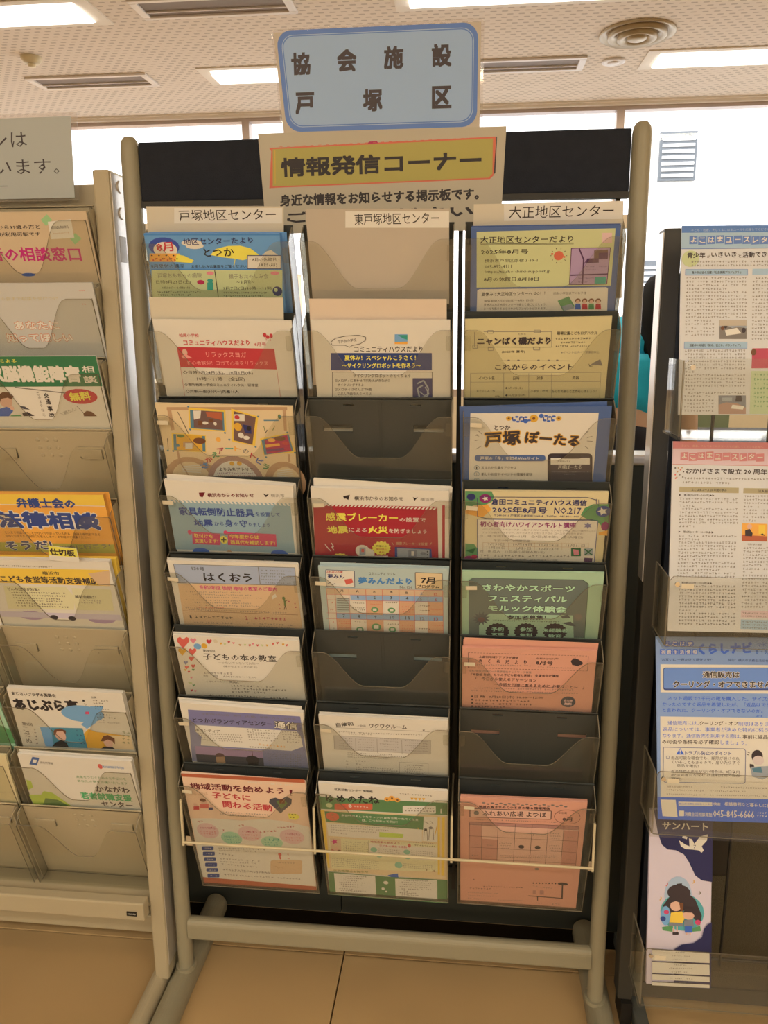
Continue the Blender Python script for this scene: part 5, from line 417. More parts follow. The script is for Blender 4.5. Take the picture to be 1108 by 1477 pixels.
('flyer_stack','salmon pink newsletter さくらだより,8月号','newsletter',None,('m',2,6),28,6,[(-4,13,-1.5),(-6,8,-1)],[-1058,4,979,34,1044,-2650,-1043,-2650],'salmon',[('L',-969,-92,-941,-91,6,'inkd'),('L',-922,-92,-894,-90,6,'inkd'),('L',-876,-91,-848,-90,6,'inkd'),('L',-829,-91,-802,-89,6,'inkd'),('L',-783,-90,-755,-89,6,'inkd'),('L',-737,-89,-709,-88,6,'inkd'),('L',-690,-89,-663,-87,6,'inkd'),('L',-644,-88,-617,-87,6,'inkd'),('L',-598,-88,-570,-86,6,'inkd'),('L',-552,-87,-524,-86,6,'inkd'),('L',-506,-86,-478,-85,6,'inkd'),('L',-460,-86,-432,-84,6,'inkd'),('L',-414,-85,-386,-84,6,'inkd'),('L',-368,-85,-340,-83,6,'inkd'),('L',-322,-84,-294,-83,6,'inkd'),('L',-276,-83,-248,-82,6,'inkd'),('L',-230,-83,-202,-81,6,'inkd'),('L',-184,-82,-157,-81,6,'inkd'),('L',-138,-82,-111,-80,6,'inkd'),('L',-92,-81,-65,-80,6,'inkd'),('L',-47,-80,-19,-79,6,'inkd'),('L',-1,-80,26,-78,6,'inkd'),('L',45,-79,72,-78,6,'inkd'),('L',90,-79,118,-77,6,'inkd'),('L',136,-78,163,-77,6,'inkd'),('L',182,-77,209,-76,6,'inkd'),('L',227,-77,254,-75,6,'inkd'),('L',273,-76,300,-75,6,'inkd'),('L',318,-76,345,-74,6,'inkd'),('L',363,-75,391,-74,6,'inkd'),('L',409,-74,436,-73,6,'inkd'),('L',454,-74,481,-72,6,'inkd'),('L',499,-73,527,-72,6,'inkd'),('L',545,-73,572,-71,6,'inkd'),('L',590,-72,617,-71,6,'inkd'),('L',635,-71,662,-70,6,'inkd'),('L',680,-71,707,-69,6,'inkd'),('L',725,-70,752,-69,6,'inkd'),('L',770,-70,797,-68,6,'inkd'),('L',816,-69,842,-68,6,'inkd'),('L',-965,-402,-937,-401,6,'inkd'),('L',-918,-401,-890,-400,6,'inkd'),('L',-871,-401,-843,-399,6,'inkd'),('L',-824,-400,-796,-398,6,'inkd'),('L',-777,-399,-749,-398,6,'inkd'),('L',-730,-398,-702,-397,6,'inkd'),('L',-683,-398,-655,-396,6,'inkd'),('L',-636,-397,-608,-395,6,'inkd'),('L',-590,-396,-562,-395,6,'inkd'),('L',-543,-395,-515,-394,6,'inkd'),('L',-496,-395,-468,-393,6,'inkd'),('L',-450,-394,-422,-392,6,'inkd'),('L',-403,-393,-375,-392,6,'inkd'),('L',-356,-392,-328,-391,6,'inkd'),('L',-310,-392,-282,-390,6,'inkd'),('L',-263,-391,-235,-389,6,'inkd'),('L',-217,-390,-189,-389,6,'inkd'),('L',-170,-389,-143,-388,6,'inkd'),('L',-124,-389,-96,-387,6,'inkd'),('L',-78,-388,-50,-387,6,'inkd'),('L',-31,-387,-4,-386,6,'inkd'),('L',15,-387,43,-385,6,'inkd'),('L',61,-386,89,-384,6,'inkd'),('L',107,-385,135,-384,6,'inkd'),('L',154,-384,181,-383,6,'inkd'),('L',200,-384,227,-382,6,'inkd'),('L',246,-383,273,-381,6,'inkd'),('L',292,-382,319,-381,6,'inkd'),('L',338,-381,365,-380,6,'inkd'),('L',384,-381,411,-379,6,'inkd'),('L',430,-380,457,-379,6,'inkd'),('L',476,-379,503,-378,6,'inkd'),('L',522,-379,549,-377,6,'inkd'),('L',567,-378,595,-376,6,'inkd'),('L',613,-377,640,-376,6,'inkd'),('L',659,-376,686,-375,6,'inkd'),('L',705,-376,732,-374,6,'inkd'),('L',750,-375,778,-374,6,'inkd'),('L',796,-374,823,-373,6,'inkd'),('L',841,-374,869,-372,6,'inkd'),('L',-969,-92,-965,-402,6,'inkd'),('L',861,-71,873,-370,6,'inkd'),('T','上倉田地域ケアプラザ通信',-800,-167,-195,-155,49,'K',1),('T','さ\u3000く\u3000ら\u3000だ\u3000よ\u3000り',-803,-260,-62,-240,86,'inkd',2),('T','8月号',81,-245,338,-238,86,'inkd',2),('T','令和7(2025)年',72,-160,418,-148,43,'K',0),('P',[603,-182,644,-125,713,-140,786,-203,724,-283,631,-257],'inkd'),('E',753,-220,36,37,'inkd'),('L',659,-94,673,-148,9,'inkd'),('G',-844,-333,4,-311,34,'inkg'),('G',109,-330,660,-326,31,'inkg'),('T','令和7年度 戸塚区一の健康福祉ネットワーク事業',-955,-468,18,-447,47,'inkg',0),('T','「不登校 社会」もりの子ども若者と家族」 支援者向け講座',-916,-541,443,-499,57,'inkd',1),('T','「\u3000今日から使えるアサーション',-844,-627,106,-606,70,'inkd',1),('T','〜会話を円滑に進めるために 必要なこと〜\u3000」',-547,-729,848,-717,70,'inkd',1),('L',-409,-769,378,-741,5,'inkd'),('G',-907,-823,695,-777,36,'inkg'),('G',-918,-879,770,-847,36,'inkg'),('P',[-910,-993,-881,-992,-880,-1025,-909,-1026],'inkd'),('P',[-909,-1066,-880,-1064,-879,-1097,-908,-1099],'inkd'),('P',[-908,-1139,-878,-1137,-878,-1170,-907,-1172],'inkd'),('P',[-906,-1212,-877,-1210,-877,-1244,-906,-1246],'inkd'),('P',[-905,-1286,-876,-1284,-876,-1318,-905,-1320],'inkd'),('T','日 時 : 9月25日(木) 10:00〜12:00',-856,-1017,235,-978,65,'inkd',1),('G',-855,-1089,31,-1063,50,'inkd'),('G',-854,-1162,70,-1133,50,'inkd'),('G',-853,-1229,-357,-1212,47,'inkd'),('G',-852,-1289,778,-1238,40,'inkd'),('E',628,-1040,117,117,'graydk'),('T','参加費',560,-1011,694,-1010,52,'salmonl',1),('T','無料',572,-1083,690,-1082,59,'salmonl',2)]),
('flyer_stack','salmon pink calendar sheet ふれあい広場 よつば','newsletter',None,('m',2,8),28,4,[(2,0)],[-1063,-99,956,-59,996,-2884,-1042,-2951],'salmon',[('E',-685,-206,28,17,'inkg'),('E',-615,-232,28,17,'inkg'),('E',-546,-202,28,17,'inkg'),('E',-476,-227,28,17,'inkg'),('E',-407,-197,28,17,'inkg'),('E',-337,-222,28,17,'inkg'),('E',-269,-192,28,17,'inkg'),('E',-199,-217,28,17,'inkg'),('E',-131,-187,27,17,'inkg'),('E',-61,-212,27,17,'inkg'),('E',6,-182,27,17,'inkg'),('E',77,-208,27,17,'inkg'),('E',144,-177,27,17,'inkg'),('E',214,-203,27,17,'inkg'),('E',280,-173,27,17,'inkg'),('E',350,-198,27,17,'inkg'),('E',417,-168,27,17,'inkg'),('E',487,-193,27,17,'inkg'),('E',553,-163,27,17,'inkg'),('E',623,-188,27,17,'inkg'),('T','地域の皆さまのくつろぎの場 & 情報発信',-764,-305,377,-255,63,'inkd',2),('P',[-904,-359,403,-309,411,-510,-901,-566],'salmonl2'),('L',-904,-359,403,-309,12,'inkd'),('L',403,-309,411,-510,11,'inkd'),('L',411,-510,-901,-566,11,'inkd'),('L',-901,-566,-904,-359,12,'inkd'),('T','ふれあい広場 よつば',-698,-455,329,-410,135,'inkd',1),('E',-797,-457,42,53,'inkg'),('O',663,-416,205,162,7,'inkd'),('T','2025年',531,-340,657,-346,63,'inkd',0),('T','8月',595,-497,748,-490,92,'inkd',2),('G',-841,-622,513,-572,33,'inkg'),('P',[-906,-690,871,-647,901,-1693,-903,-1742],'salmonl2'),('P',[-906,-690,871,-647,876,-737,-905,-763],'salmond'),('P',[-905,-774,-708,-774,-696,-1721,-903,-1734],'salmond2'),('P',[-694,-1106,-430,-1111,-426,-1713,-691,-1720],'salmond2'),('P',[637,-766,874,-766,895,-1682,661,-1691],'salmond2'),('L',-906,-712,-903,-1742,6,'inkd'),('L',-702,-706,-691,-1734,6,'inkd'),('L',-438,-699,-426,-1726,6,'inkd'),('L',-156,-692,-147,-1717,6,'inkd'),('L',120,-685,125,-1708,6,'inkd'),('L',376,-678,391,-1699,6,'inkd'),('L',631,-671,651,-1690,6,'inkd'),('L',873,-665,898,-1681,6,'inkd'),('L',-905,-763,860,-738,6,'inkd'),('L',-904,-1051,869,-1023,6,'inkd'),('L',-903,-1346,878,-1315,6,'inkd'),('L',-901,-1648,888,-1613,6,'inkd'),('L',-906,-690,871,-647,7,'inkd'),('G',-867,-1266,-746,-1262,34,'inkg'),('G',-642,-1271,-498,-1265,34,'inkg'),('G',-863,-1562,-741,-1557,35,'inkg'),('G',-631,-1558,-497,-1552,35,'inkg'),('G',701,-936,806,-933,33,'inkg'),('G',699,-1234,817,-1230,34,'inkg'),('G',709,-1530,828,-1526,34,'inkg'),('G',-410,-1199,-195,-1186,34,'inkg'),('G',-385,-1257,-205,-1247,34,'inkg'),('G',-370,-1321,-226,-1314,34,'inkg'),('G',411,-871,574,-863,33,'inkg'),('G',424,-933,600,-923,33,'inkg'),('G',447,-997,588,-991,33,'inkg'),('G',412,-1180,600,-1169,34,'inkg'),('G',428,-1242,616,-1231,34,'inkg'),('G',443,-1305,586,-1298,34,'inkg'),('G',-388,-1526,571,-1437,35,'inkg'),('G',-374,-1571,539,-1486,35,'inkg'),('E',-32,-1257,48,45,'inkd'),('E',238,-1249,47,45,'inkd'),('E',258,-1827,39,31,'inkg'),('T','8',145,-933,161,-932,44,'inkd',0),('G',-841,-2237,-778,-2234,49,'inkd'),('G',-649,-2409,51,-2373,41,'inkd'),('G',-888,-2489,-497,-2467,42,'inkd'),('G',-917,-2618,-379,-2587,34,'inkg'),('G',-916,-2702,-453,-2679,34,'inkg'),('G',-915,-2787,-590,-2779,34,'inkg'),('G',-374,-2780,56,-2747,34,'inkg'),('E',218,-2224,12,20,'inkd'),('E',272,-2220,12,20,'inkd'),('E',326,-2216,12,20,'inkd'),('E',380,-2212,12,20,'inkd'),('E',434,-2208,12,20,'inkd'),('E',488,-2204,12,20,'inkd'),('E',542,-2200,12,20,'inkd'),('E',596,-2196,12,20,'inkd'),('E',721,-2193,88,40,'inkd'),('L',718,-2230,738,-2610,22,'inkd'),('L',149,-2590,749,-2597,20,'inkd'),('L',312,-2592,319,-2709,15,'inkd'),('G',197,-2307,309,-2303,37,'inkg'),('G',385,-2336,558,-2333,37,'inkg'),('P',[221,-2428,271,-2423,277,-2538,227,-2543],'salmond'),('P',[340,-2415,409,-2407,416,-2530,347,-2538],'salmond'),('G',562,-2786,725,-2780,46,'inkg'),('G',286,-2789,411,-2782,38,'inkg')]),
('flyer_stack','peach flyer with large magenta 相談窓口 lettering,topmost on the beige rack','flyer',None,('l',1,1),28,3,[],[-739,-16,1171,-33,1157,-1850,-1032,-1850],'peachc',[('T','15歳から39歳の方と',-505,-250,375,-246,67,'inkd',1),('T','保護者が利用可能です',-620,-352,353,-356,64,'inkd',1),('P',[418,-144,541,-63,604,-151,483,-238],'greenlt'),('P',[820,-432,922,-348,1006,-434,878,-523],'greenlt'),('P',[525,-174,909,-144,893,-423,512,-436],'offwhite'),('T','相談無料',553,-267,845,-254,48,'inkg',1),('G',566,-348,832,-341,26,'tan'),('T','若者の相談窓口',-858,-637,938,-678,222,'magenta',2),('E',-16,-979,116,28,'blue')]),
('flyer_stack','white flyer with outlined orange lettering あなたに知ってほしい','flyer',None,('l',1,2),28,3,[],[-848,93,1197,88,1157,-1850,-1134,-1850],'offwhite2',[('T','みんなの会まで相談を受けつけ',-633,-151,585,-153,56,'ochrel',0),('G',923,-34,1056,-31,23,'coral'),('G',942,-249,1109,-237,32,'coral'),('T','あなたに',-262,-587,482,-585,136,'offwhite',3,'coral3'),('T','知ってほしい',-458,-795,661,-788,147,'offwhite',3,'coral3')]),
('flyer_stack','white flyer with green band 高次脳機能障害相談 and a red 無料 oval','flyer',None,('l',1,3),28,3,[],[-984,135,1168,142,1154,-1850,-1292,-1850],'white',[('P',[-984,135,1168,142,1162,-367,-1087,-388],'greend'),('T','弁護士による',-806,64,-172,64,62,'yellow',1),('T','高次脳機能障害',-989,-155,842,-161,287,'white',4),('T','相',890,-79,1087,-79,115,'white',2),('T','談',877,-251,1101,-250,126,'white',2),('E',747,-546,291,133,'red'),('T','無料',561,-557,925,-527,152,'yellow',3),('L',-327,-390,511,-488,18,'inkg'),('L',644,-716,736,-844,11,'inkg'),('T','交',129,-533,212,-533,92,'K',2),('T','通',133,-642,212,-642,93,'K',2),('T','事',127,-766,218,-766,94,'K',2),('T','故',120,-877,225,-876,71,'K',2),('T','こ',13,-504,58,-504,51,'K',0),('T','の',18,-568,67,-568,51,'K',0),('T','よ',17,-638,62,-638,51,'K',0),('T','う',13,-708,59,-708,52,'K',0),('T','な',13,-790,66,-790,57,'K',0),('T','こ',12,-878,58,-878,43,'K',0),('E',-566,-623,119,129,'skin'),('P',[-709,-642,-651,-525,-567,-474,-455,-478,-396,-547,-451,-606,-505,-571,-626,-595,-671,-665],'brown'),('P',[-703,-772,-577,-735,-515,-759,-451,-735,-487,-817,-582,-906,-767,-908],'blue'),('E',-487,-758,37,38,'skin'),('P',[-542,-889,-389,-876,-351,-904,-559,-906],'green'),('P',[-353,-715,-255,-729,-184,-785,-291,-776],'graydk'),('P',[-336,-852,-236,-823,-131,-898,-328,-904],'inkd'),('P',[725,-844,793,-797,879,-815,950,-894,724,-896],'brown'),('T','て頼ねん!',322,-871,621,-763,61,'inkg',0)]),
('flyer_stack','orange flyer with navy lettering 弁護士会の法律相談','flyer',None,('l',1,5),28,7,[(14,0),(26,0)],[-1146,235,1117,259,1061,-1850,-1475,-1850],'orange',[('P',[-1146,235,1117,259,1110,55,-1182,49],'yelor'),('L',-1185,41,1107,45,12,'offwhite'),('P',[-1356,-722,1087,-710,1076,-893,-1390,-909],'olivey'),('T','弁護士会の',-427,75,597,87,192,'navyb',3),('T','法律相談',-860,-250,937,-252,342,'navyb',4,'offwhite'),('T','これまで相談したことがない方や迷っている方も、法律の専門家である',-805,-516,890,-515,56,'brown',0),('T','弁護士があなたの疑問にお答えします。お気軽にご相談ください。',-814,-589,711,-575,51,'brown',0),('T','そうだ!',-878,-799,-22,-747,183,'inkp',3,'offwhite'),('T','相談に行こう!',90,-808,1014,-734,96,'inkg',2)]),
('spare_sheet','yellow sheet just behind the こども食堂 flyer,edge showing','sheet',None,('l',1,6),14,8,[],[-1254,230,1171,263,1057,-1850,-1635,-1850],'yelor',[]),
('flyer_stack','white and yellow flyer こども食堂等活動支援補助金','flyer',None,('l',1,6),28,6,[(4,2)],[-1153,275,1122,296,1081,-1850,-1503,-1850],'white',[('G',-867,166,109,160,34,'inkd'),('P',[-1203,118,1095,136,1043,-198,-1229,-201],'yelor'),('T','横浜市',-101,31,197,36,75,'inkd',1),('T','こども食堂等活動支援補助金',-889,-110,1011,-107,145,'inkd',2),('P',[710,53,1100,128,1040,-193,847,-185],'orangelt'),('P',[-885,-262,245,-250,342,-451,270,-737,-945,-756],'cream2'),('P',[341,-261,1034,-274,989,-723,295,-736],'cream2'),('T','どんな団体が対象?',-829,-324,-253,-315,65,'inkd',1),('G',-789,-399,199,-383,42,'inkd'),('G',-785,-456,196,-442,42,'inkd'),('G',-782,-512,80,-506,42,'inkd'),('G',-778,-569,115,-564,42,'inkd'),('G',-775,-626,74,-625,43,'inkd'),('G',-771,-683,185,-681,43,'inkd'),('T','補助金額は?',356,-445,738,-442,71,'inkd',1),('G',388,-515,807,-516,42,'inkg'),('G',387,-568,794,-570,42,'inkg'),('E',-552,-893,244,99,'mauve'),('E',725,-922,252,98,'mauve'),('E',-140,-915,72,50,'inkd'),('E',185,-926,71,49,'inkd'),('P',[-1426,-821,1074,-810,1092,-930,-1413,-944],'mauvel'),('E',-140,-915,72,50,'inkd'),('E',185,-926,71,49,'inkd')]),
('divider_tab','small yellow divider tab reading 仕切板','tab',None,('l',1,6),30.2,1,[],[168,607,643,561,635,291,114,316],'offwhite',[('P',[168,607,643,561,626,388,137,420],'yellow'),('T','仕切板',167,498,596,469,127,'inkd',3)]),
('flyer_stack','white rakugo flyer あじぷら亭 with portraits of two performers','flyer',None,('l',1,8),28,6,[(-3,0),(4,-2)],[-928,298,1167,289,1082,-1850,-1087,-1850],'white',[('T','あじさいプラザの落語会',-863,182,-58,158,87,'K',2),('T','あじぷら亭',-902,-83,305,-64,294,'K',4),('T','第',403,78,451,74,51,'K',2),('T','七',411,-4,459,-8,51,'K',2),('T','回',395,-112,455,-116,81,'K',2),('E',330,-243,393,204,'sky'),('P',[514,-51,764,-36,529,-451,323,-613,237,-507,517,-268],'sky'),('P',[400,-184,469,-180,454,-243,384,-247],'rose'),('T','出演',588,167,675,165,50,'K',0),('G',591,96,930,95,43,'K'),('G',589,32,779,29,43,'K'),('G',585,-39,776,-42,44,'K'),('G',590,-100,858,-102,37,'inkg'),('G',580,-235,854,-240,44,'K'),('G',577,-308,935,-307,45,'K'),('G',575,-374,712,-380,37,'inkg'),('G',575,-433,977,-429,37,'inkg'),('T','第2回',-883,-562,-697,-576,77,'inkd',1),('T','こ',-904,-702,-805,-707,139,'inkg',1),('T','だ',-914,-840,-808,-841,125,'inkg',1),('T','ぬ',-930,-995,-817,-1003,126,'inkg',1),('G',-703,-700,-656,-705,54,'inkd'),('G',-718,-785,-671,-790,54,'inkd'),('G',-733,-870,-686,-875,55,'inkd'),('G',-749,-956,-701,-960,55,'inkd'),('G',-764,-1042,-716,-1046,55,'inkd'),('P',[-560,-627,242,-600,218,-1109,-588,-1115],'steelb'),('P',[-560,-627,-355,-621,-426,-1104,-588,-1115],'sky'),('E',-226,-801,104,155,'skin'),('P',[-354,-810,-306,-674,-187,-629,-87,-678,-112,-775,-149,-701,-265,-709,-319,-808],'brown'),('P',[-456,-1106,-371,-1003,-236,-924,-152,-988,-141,-1111],'K'),('G',114,-665,125,-664,46,'navy'),('G',171,-661,183,-660,46,'navy'),('G',228,-657,240,-657,46,'navy'),('G',71,-781,213,-779,46,'navy'),('G',85,-895,227,-892,47,'navy'),('G',90,-990,218,-989,47,'navy'),('P',[238,-732,352,-612,478,-671,1104,-741,1102,-1085,220,-1097],'ochre'),('P',[629,-743,1104,-741,1102,-1085,721,-1081],'creamor'),('E',648,-932,86,124,'skin'),('P',[513,-903,596,-765,687,-732,796,-808,770,-962,736,-888,661,-847,579,-899],'brown'),('P',[478,-1090,562,-1034,703,-1036,748,-1087],'inkd'),('G',962,-653,1122,-657,61,'olive'),('G',943,-737,1104,-741,61,'olive'),('G',925,-822,1086,-826,62,'olive'),('G',906,-906,1068,-910,62,'olive')]),
('flyer_stack','white flyer かながわ若者就職支援センター with green leaf print','flyer',None,('l',1,9),28,5,[(5,4),(3,-3)],[-889,184,1209,143,1094,-1850,-1019,-1850],'white',[('P',[-619,128,-494,106,-599,-96,-732,-74],'bluem'),('P',[-621,60,-551,52,-593,-28,-657,-19],'white'),('T','厚生労働省',-510,-12,-273,-13,64,'inkg',0),('T','YOKOHAMAわかものjob',602,-37,1041,-39,91,'skydk',1),('E',604,-28,40,64,'coral'),('T','未来をつむぐためのお手伝いを',80,-341,1019,-322,70,'green',0),('T','あなたの夢を応援いたします',78,-443,1026,-441,71,'green',0),('T','かながわ',376,-624,1021,-619,172,'inkd',2),('T','若者就職支援',40,-837,1015,-836,194,'green3',3),('T','センター',392,-1023,992,-1039,157,'inkd',2),('P',[-910,-489,-827,-529,-833,-694,-958,-776],'lime2'),('P',[-731,-877,-652,-775,-492,-809,-156,-1216,-953,-1246,-975,-897],'lime2'),('P',[-671,-968,-440,-997,-188,-1209,-814,-1244],'olive')]),
('flyer_stack','cream flyer cut off at the photo edge beside the 若者就職支援 flyer','flyer',None,('l',0,9),28,5,[],[-702,151,1268,122,1098,-1850,-1021,-1850],'creamor2',[('G',157,-930,1074,-869,40,'inkg'),('G',65,-1207,797,-1159,61,'inkd')]),
('flyer_stack','mint green flyer at the left edge beside the rakugo flyer','flyer',None,('l',0,8),28,5,[],[-472,216,1211,188,1235,-1850,-801,-1850],'mint',[('P',[-768,-577,1074,-628,1253,-749,1225,-1090,-716,-1076],'green'),('P',[-653,-269,1132,-160,1156,-454,963,-616,-768,-577],'peach2')]),
('newsletter','blue-headed newsletter よこはまユースレター in the top tray of the right rack','newsletter','newsletters in the right rack',('r',0,0),2,3,[],[-1161,34,750,13,789,-2568,-1138,-2581],'newsw',[('P',[-1161,34,750,13,749,-80,-1163,-63],'bluet'),('T','子ども・若者、そしてよこはまユースを応援してくださる方々へ',-1039,-30,125,-37,37,'palebl2',0),('P',[-1163,-63,749,-80,751,-289,-1163,-278],'paleblue2'),('P',[-1057,-111,-950,-109,-947,-220,-1057,-222],'steel2'),('P',[-938,-121,-831,-119,-828,-230,-938,-232],'steel2'),('P',[-819,-115,-713,-113,-710,-223,-820,-226],'steel2'),('P',[-701,-109,-596,-107,-592,-217,-702,-219],'steel2'),('P',[-583,-121,-478,-119,-474,-229,-584,-231],'steel2'),('P',[-466,-117,-360,-114,-357,-224,-466,-227],'steel2'),('P',[-348,-121,-243,-118,-240,-228,-349,-231],'steel2'),('P',[-231,-129,-126,-126,-122,-236,-231,-239],'steel2'),('P',[-114,-126,-10,-124,-6,-234,-114,-236],'steel2'),('P',[2,-124,107,-122,111,-231,2,-234],'steel2'),('T','よ',-1041,-161,-965,-162,74,'white',2),('T','こ',-922,-171,-846,-172,74,'white',2),('T','は',-804,-165,-728,-166,74,'white',2),('T','ま',-686,-158,-610,-159,74,'white',2),('T','ユ',-568,-170,-492,-171,73,'white',2),('T','ー',-450,-166,-375,-167,12,'white',2),('T','ス',-333,-170,-257,-171,73,'white',2),('T','レ',-215,-178,-140,-179,73,'white',2),('T','タ',-99,-175,-24,-177,73,'white',2),('T','ー',18,-173,93,-174,12,'white',2),('L',-1163,-282,751,-289,8,'steel2'),('E',-1034,-419,117,113,'lime'),('T','青少年',-1079,-372,-838,-373,78,'inkd',2),('T','が',-813,-390,-769,-390,41,'inkd',1),('T','いきいき',-758,-370,-422,-370,74,'inkd',2),('T','と',-397,-391,-357,-392,41,'inkd',1),('T','活動できるまちへ',-342,-375,314,-372,81,'inkd',2),('G',-1026,-461,612,-475,35,'inkg'),('G',-1025,-512,614,-526,35,'inkg'),('P',[-1098,-563,-268,-572,-265,-654,-1100,-645],'paleblue2'),('L',-1098,-563,-268,-572,4,'steel2'),('L',-268,-572,-265,-654,4,'steel2'),('L',-265,-654,-1100,-645,4,'steel2'),('L',-1100,-645,-1098,-563,4,'steel2'),('T','青少年が自ら活躍!『社会課題プロジェクト』',-1012,-609,-354,-612,37,'inkd',1),('P',[-203,-567,616,-573,615,-654,-204,-649],'paleblue2'),('G',-1086,-684,-272,-693,35,'inkg'),('G',-1086,-733,-270,-741,35,'inkg'),('G',-1086,-782,-269,-790,35,'inkg'),('G',-1086,-830,-533,-836,35,'inkg'),('G',-1086,-879,-266,-886,35,'inkg'),('G',-1086,-928,-264,-935,35,'inkg'),('G',-1085,-977,-262,-983,35,'inkg'),('G',-1085,-1025,-261,-1032,35,'inkg'),('G',-1085,-1074,-259,-1080,35,'inkg'),('G',-1085,-1123,-258,-1129,35,'inkg'),('G',-1085,-1172,-256,-1177,35,'inkg'),('G',-1084,-1221,-254,-1226,35,'inkg'),('G',-1088,-1269,-686,-1272,35,'inkg'),('G',-1086,-1319,-684,-1321,35,'inkg'),('G',-1085,-1369,-683,-1371,35,'inkg'),('G',-1084,-1419,-681,-1420,35,'inkg'),('G',-1082,-1469,-680,-1470,35,'inkg'),('P',[-624,-1262,-259,-1263,-251,-1525,-616,-1524],'graylt'),('P',[-617,-1354,-527,-1334,-446,-1376,-376,-1356,-256,-1377,-251,-1525,-612,-1524],'inkg'),('P',[-545,-1406,-386,-1372,-323,-1449,-523,-1479],'offwhite'),('E',-576,-1375,24,29,'brown'),('E',-537,-1355,20,25,'inkd'),('E',-294,-1407,28,37,'inkd'),('P',[-620,-1262,-259,-1263,-257,-1346,-617,-1344],'grayc'),('P',[-1085,-1566,-243,-1569,-242,-1655,-1085,-1654],'paleblue2'),('L',-1085,-1566,-243,-1569,4,'steel2'),('L',-243,-1569,-242,-1655,4,'steel2'),('L',-242,-1655,-1085,-1654,4,'steel2'),('L',-1085,-1654,-1085,-1566,4,'steel2'),('T','活動中の地域を『知る、伝える、ボランティア』',-1013,-1610,-328,-1612,37,'inkd',1),('G',-1078,-1685,-259,-1686,35,'inkg'),('G',-1077,-1734,-258,-1735,35,'inkg'),('G',-1075,-1783,-256,-1783,35,'inkg'),('G',-1074,-1831,-255,-1831,35,'inkg'),('G',-1072,-1880,-253,-1880,35,'inkg'),('G',-1071,-1929,-251,-1928,35,'inkg'),('G',-1070,-1978,-931,-1978,36,'inkg'),('G',-1068,-2027,-248,-2025,36,'inkg'),('G',-1067,-2076,-247,-2074,36,'inkg'),('G',-1065,-2125,-245,-2122,36,'inkg'),('G',-1064,-2174,-244,-2171,36,'inkg'),('G',-1063,-2223,-924,-2222,36,'inkg'),('G',-1061,-2272,-240,-2268,36,'inkg'),('G',-1074,-2320,-662,-2318,36,'inkg'),('G',-1073,-2371,-660,-2369,36,'inkg'),('G',-1071,-2421,-659,-2419,36,'inkg'),('G',-1070,-2471,-657,-2469,36,'inkg'),('G',-1068,-2522,-656,-2519,36,'inkg'),('P',[-602,-2306,-235,-2304,-227,-2562,-594,-2565],'gray2'),('P',[-598,-2435,-494,-2403,-352,-2413,-230,-2475,-227,-2562,-594,-2565],'tan2'),('P',[-412,-2434,-250,-2454,-269,-2500,-430,-2486],'offwhite'),('P',[-366,-2309,-295,-2308,-283,-2392,-373,-2392],'inkd'),('P',[-556,-2335,-419,-2334,-418,-2382,-555,-2383],'graylt'),('G',-202,-694,601,-702,35,'inkg'),('G',-201,-742,603,-751,35,'inkg'),('G',-201,-791,605,-799,35,'inkg'),('G',-200,-840,606,-847,35,'inkg'),('G',-199,-889,608,-896,35,'inkg'),('G',-198,-937,610,-944,35,'inkg'),('G',-197,-986,612,-993,35,'inkg'),('G',-197,-1035,613,-1041,35,'inkg'),('G',-196,-1084,615,-1090,35,'inkg'),('G',-195,-1133,617,-1138,35,'inkg'),('G',-194,-1182,619,-1187,35,'inkg'),('G',-193,-1231,621,-1235,35,'inkg'),('G',-192,-1279,622,-1284,35,'inkg'),('G',-192,-1328,624,-1332,35,'inkg'),('G',-191,-1377,626,-1381,35,'inkg'),('G',-190,-1426,628,-1430,35,'inkg'),('G',-189,-1475,630,-1478,35,'inkg'),('G',-188,-1525,632,-1527,35,'inkg'),('P',[-170,-1655,636,-1647,627,-1924,-173,-1930],'crimson2'),('E',-151,-1707,36,45,'brown'),('P',[-176,-1966,648,-1965,650,-2556,-177,-2562],'limel'),('G',-144,-2017,590,-2016,37,'green'),('G',-142,-2079,593,-2078,37,'green'),('G',-140,-2142,595,-2140,37,'green'),('G',-138,-2204,597,-2201,37,'green'),('G',-136,-2266,600,-2263,37,'green'),('G',-134,-2329,602,-2325,37,'green'),('G',-132,-2391,604,-2387,37,'green'),('G',-130,-2453,606,-2449,37,'green')]),
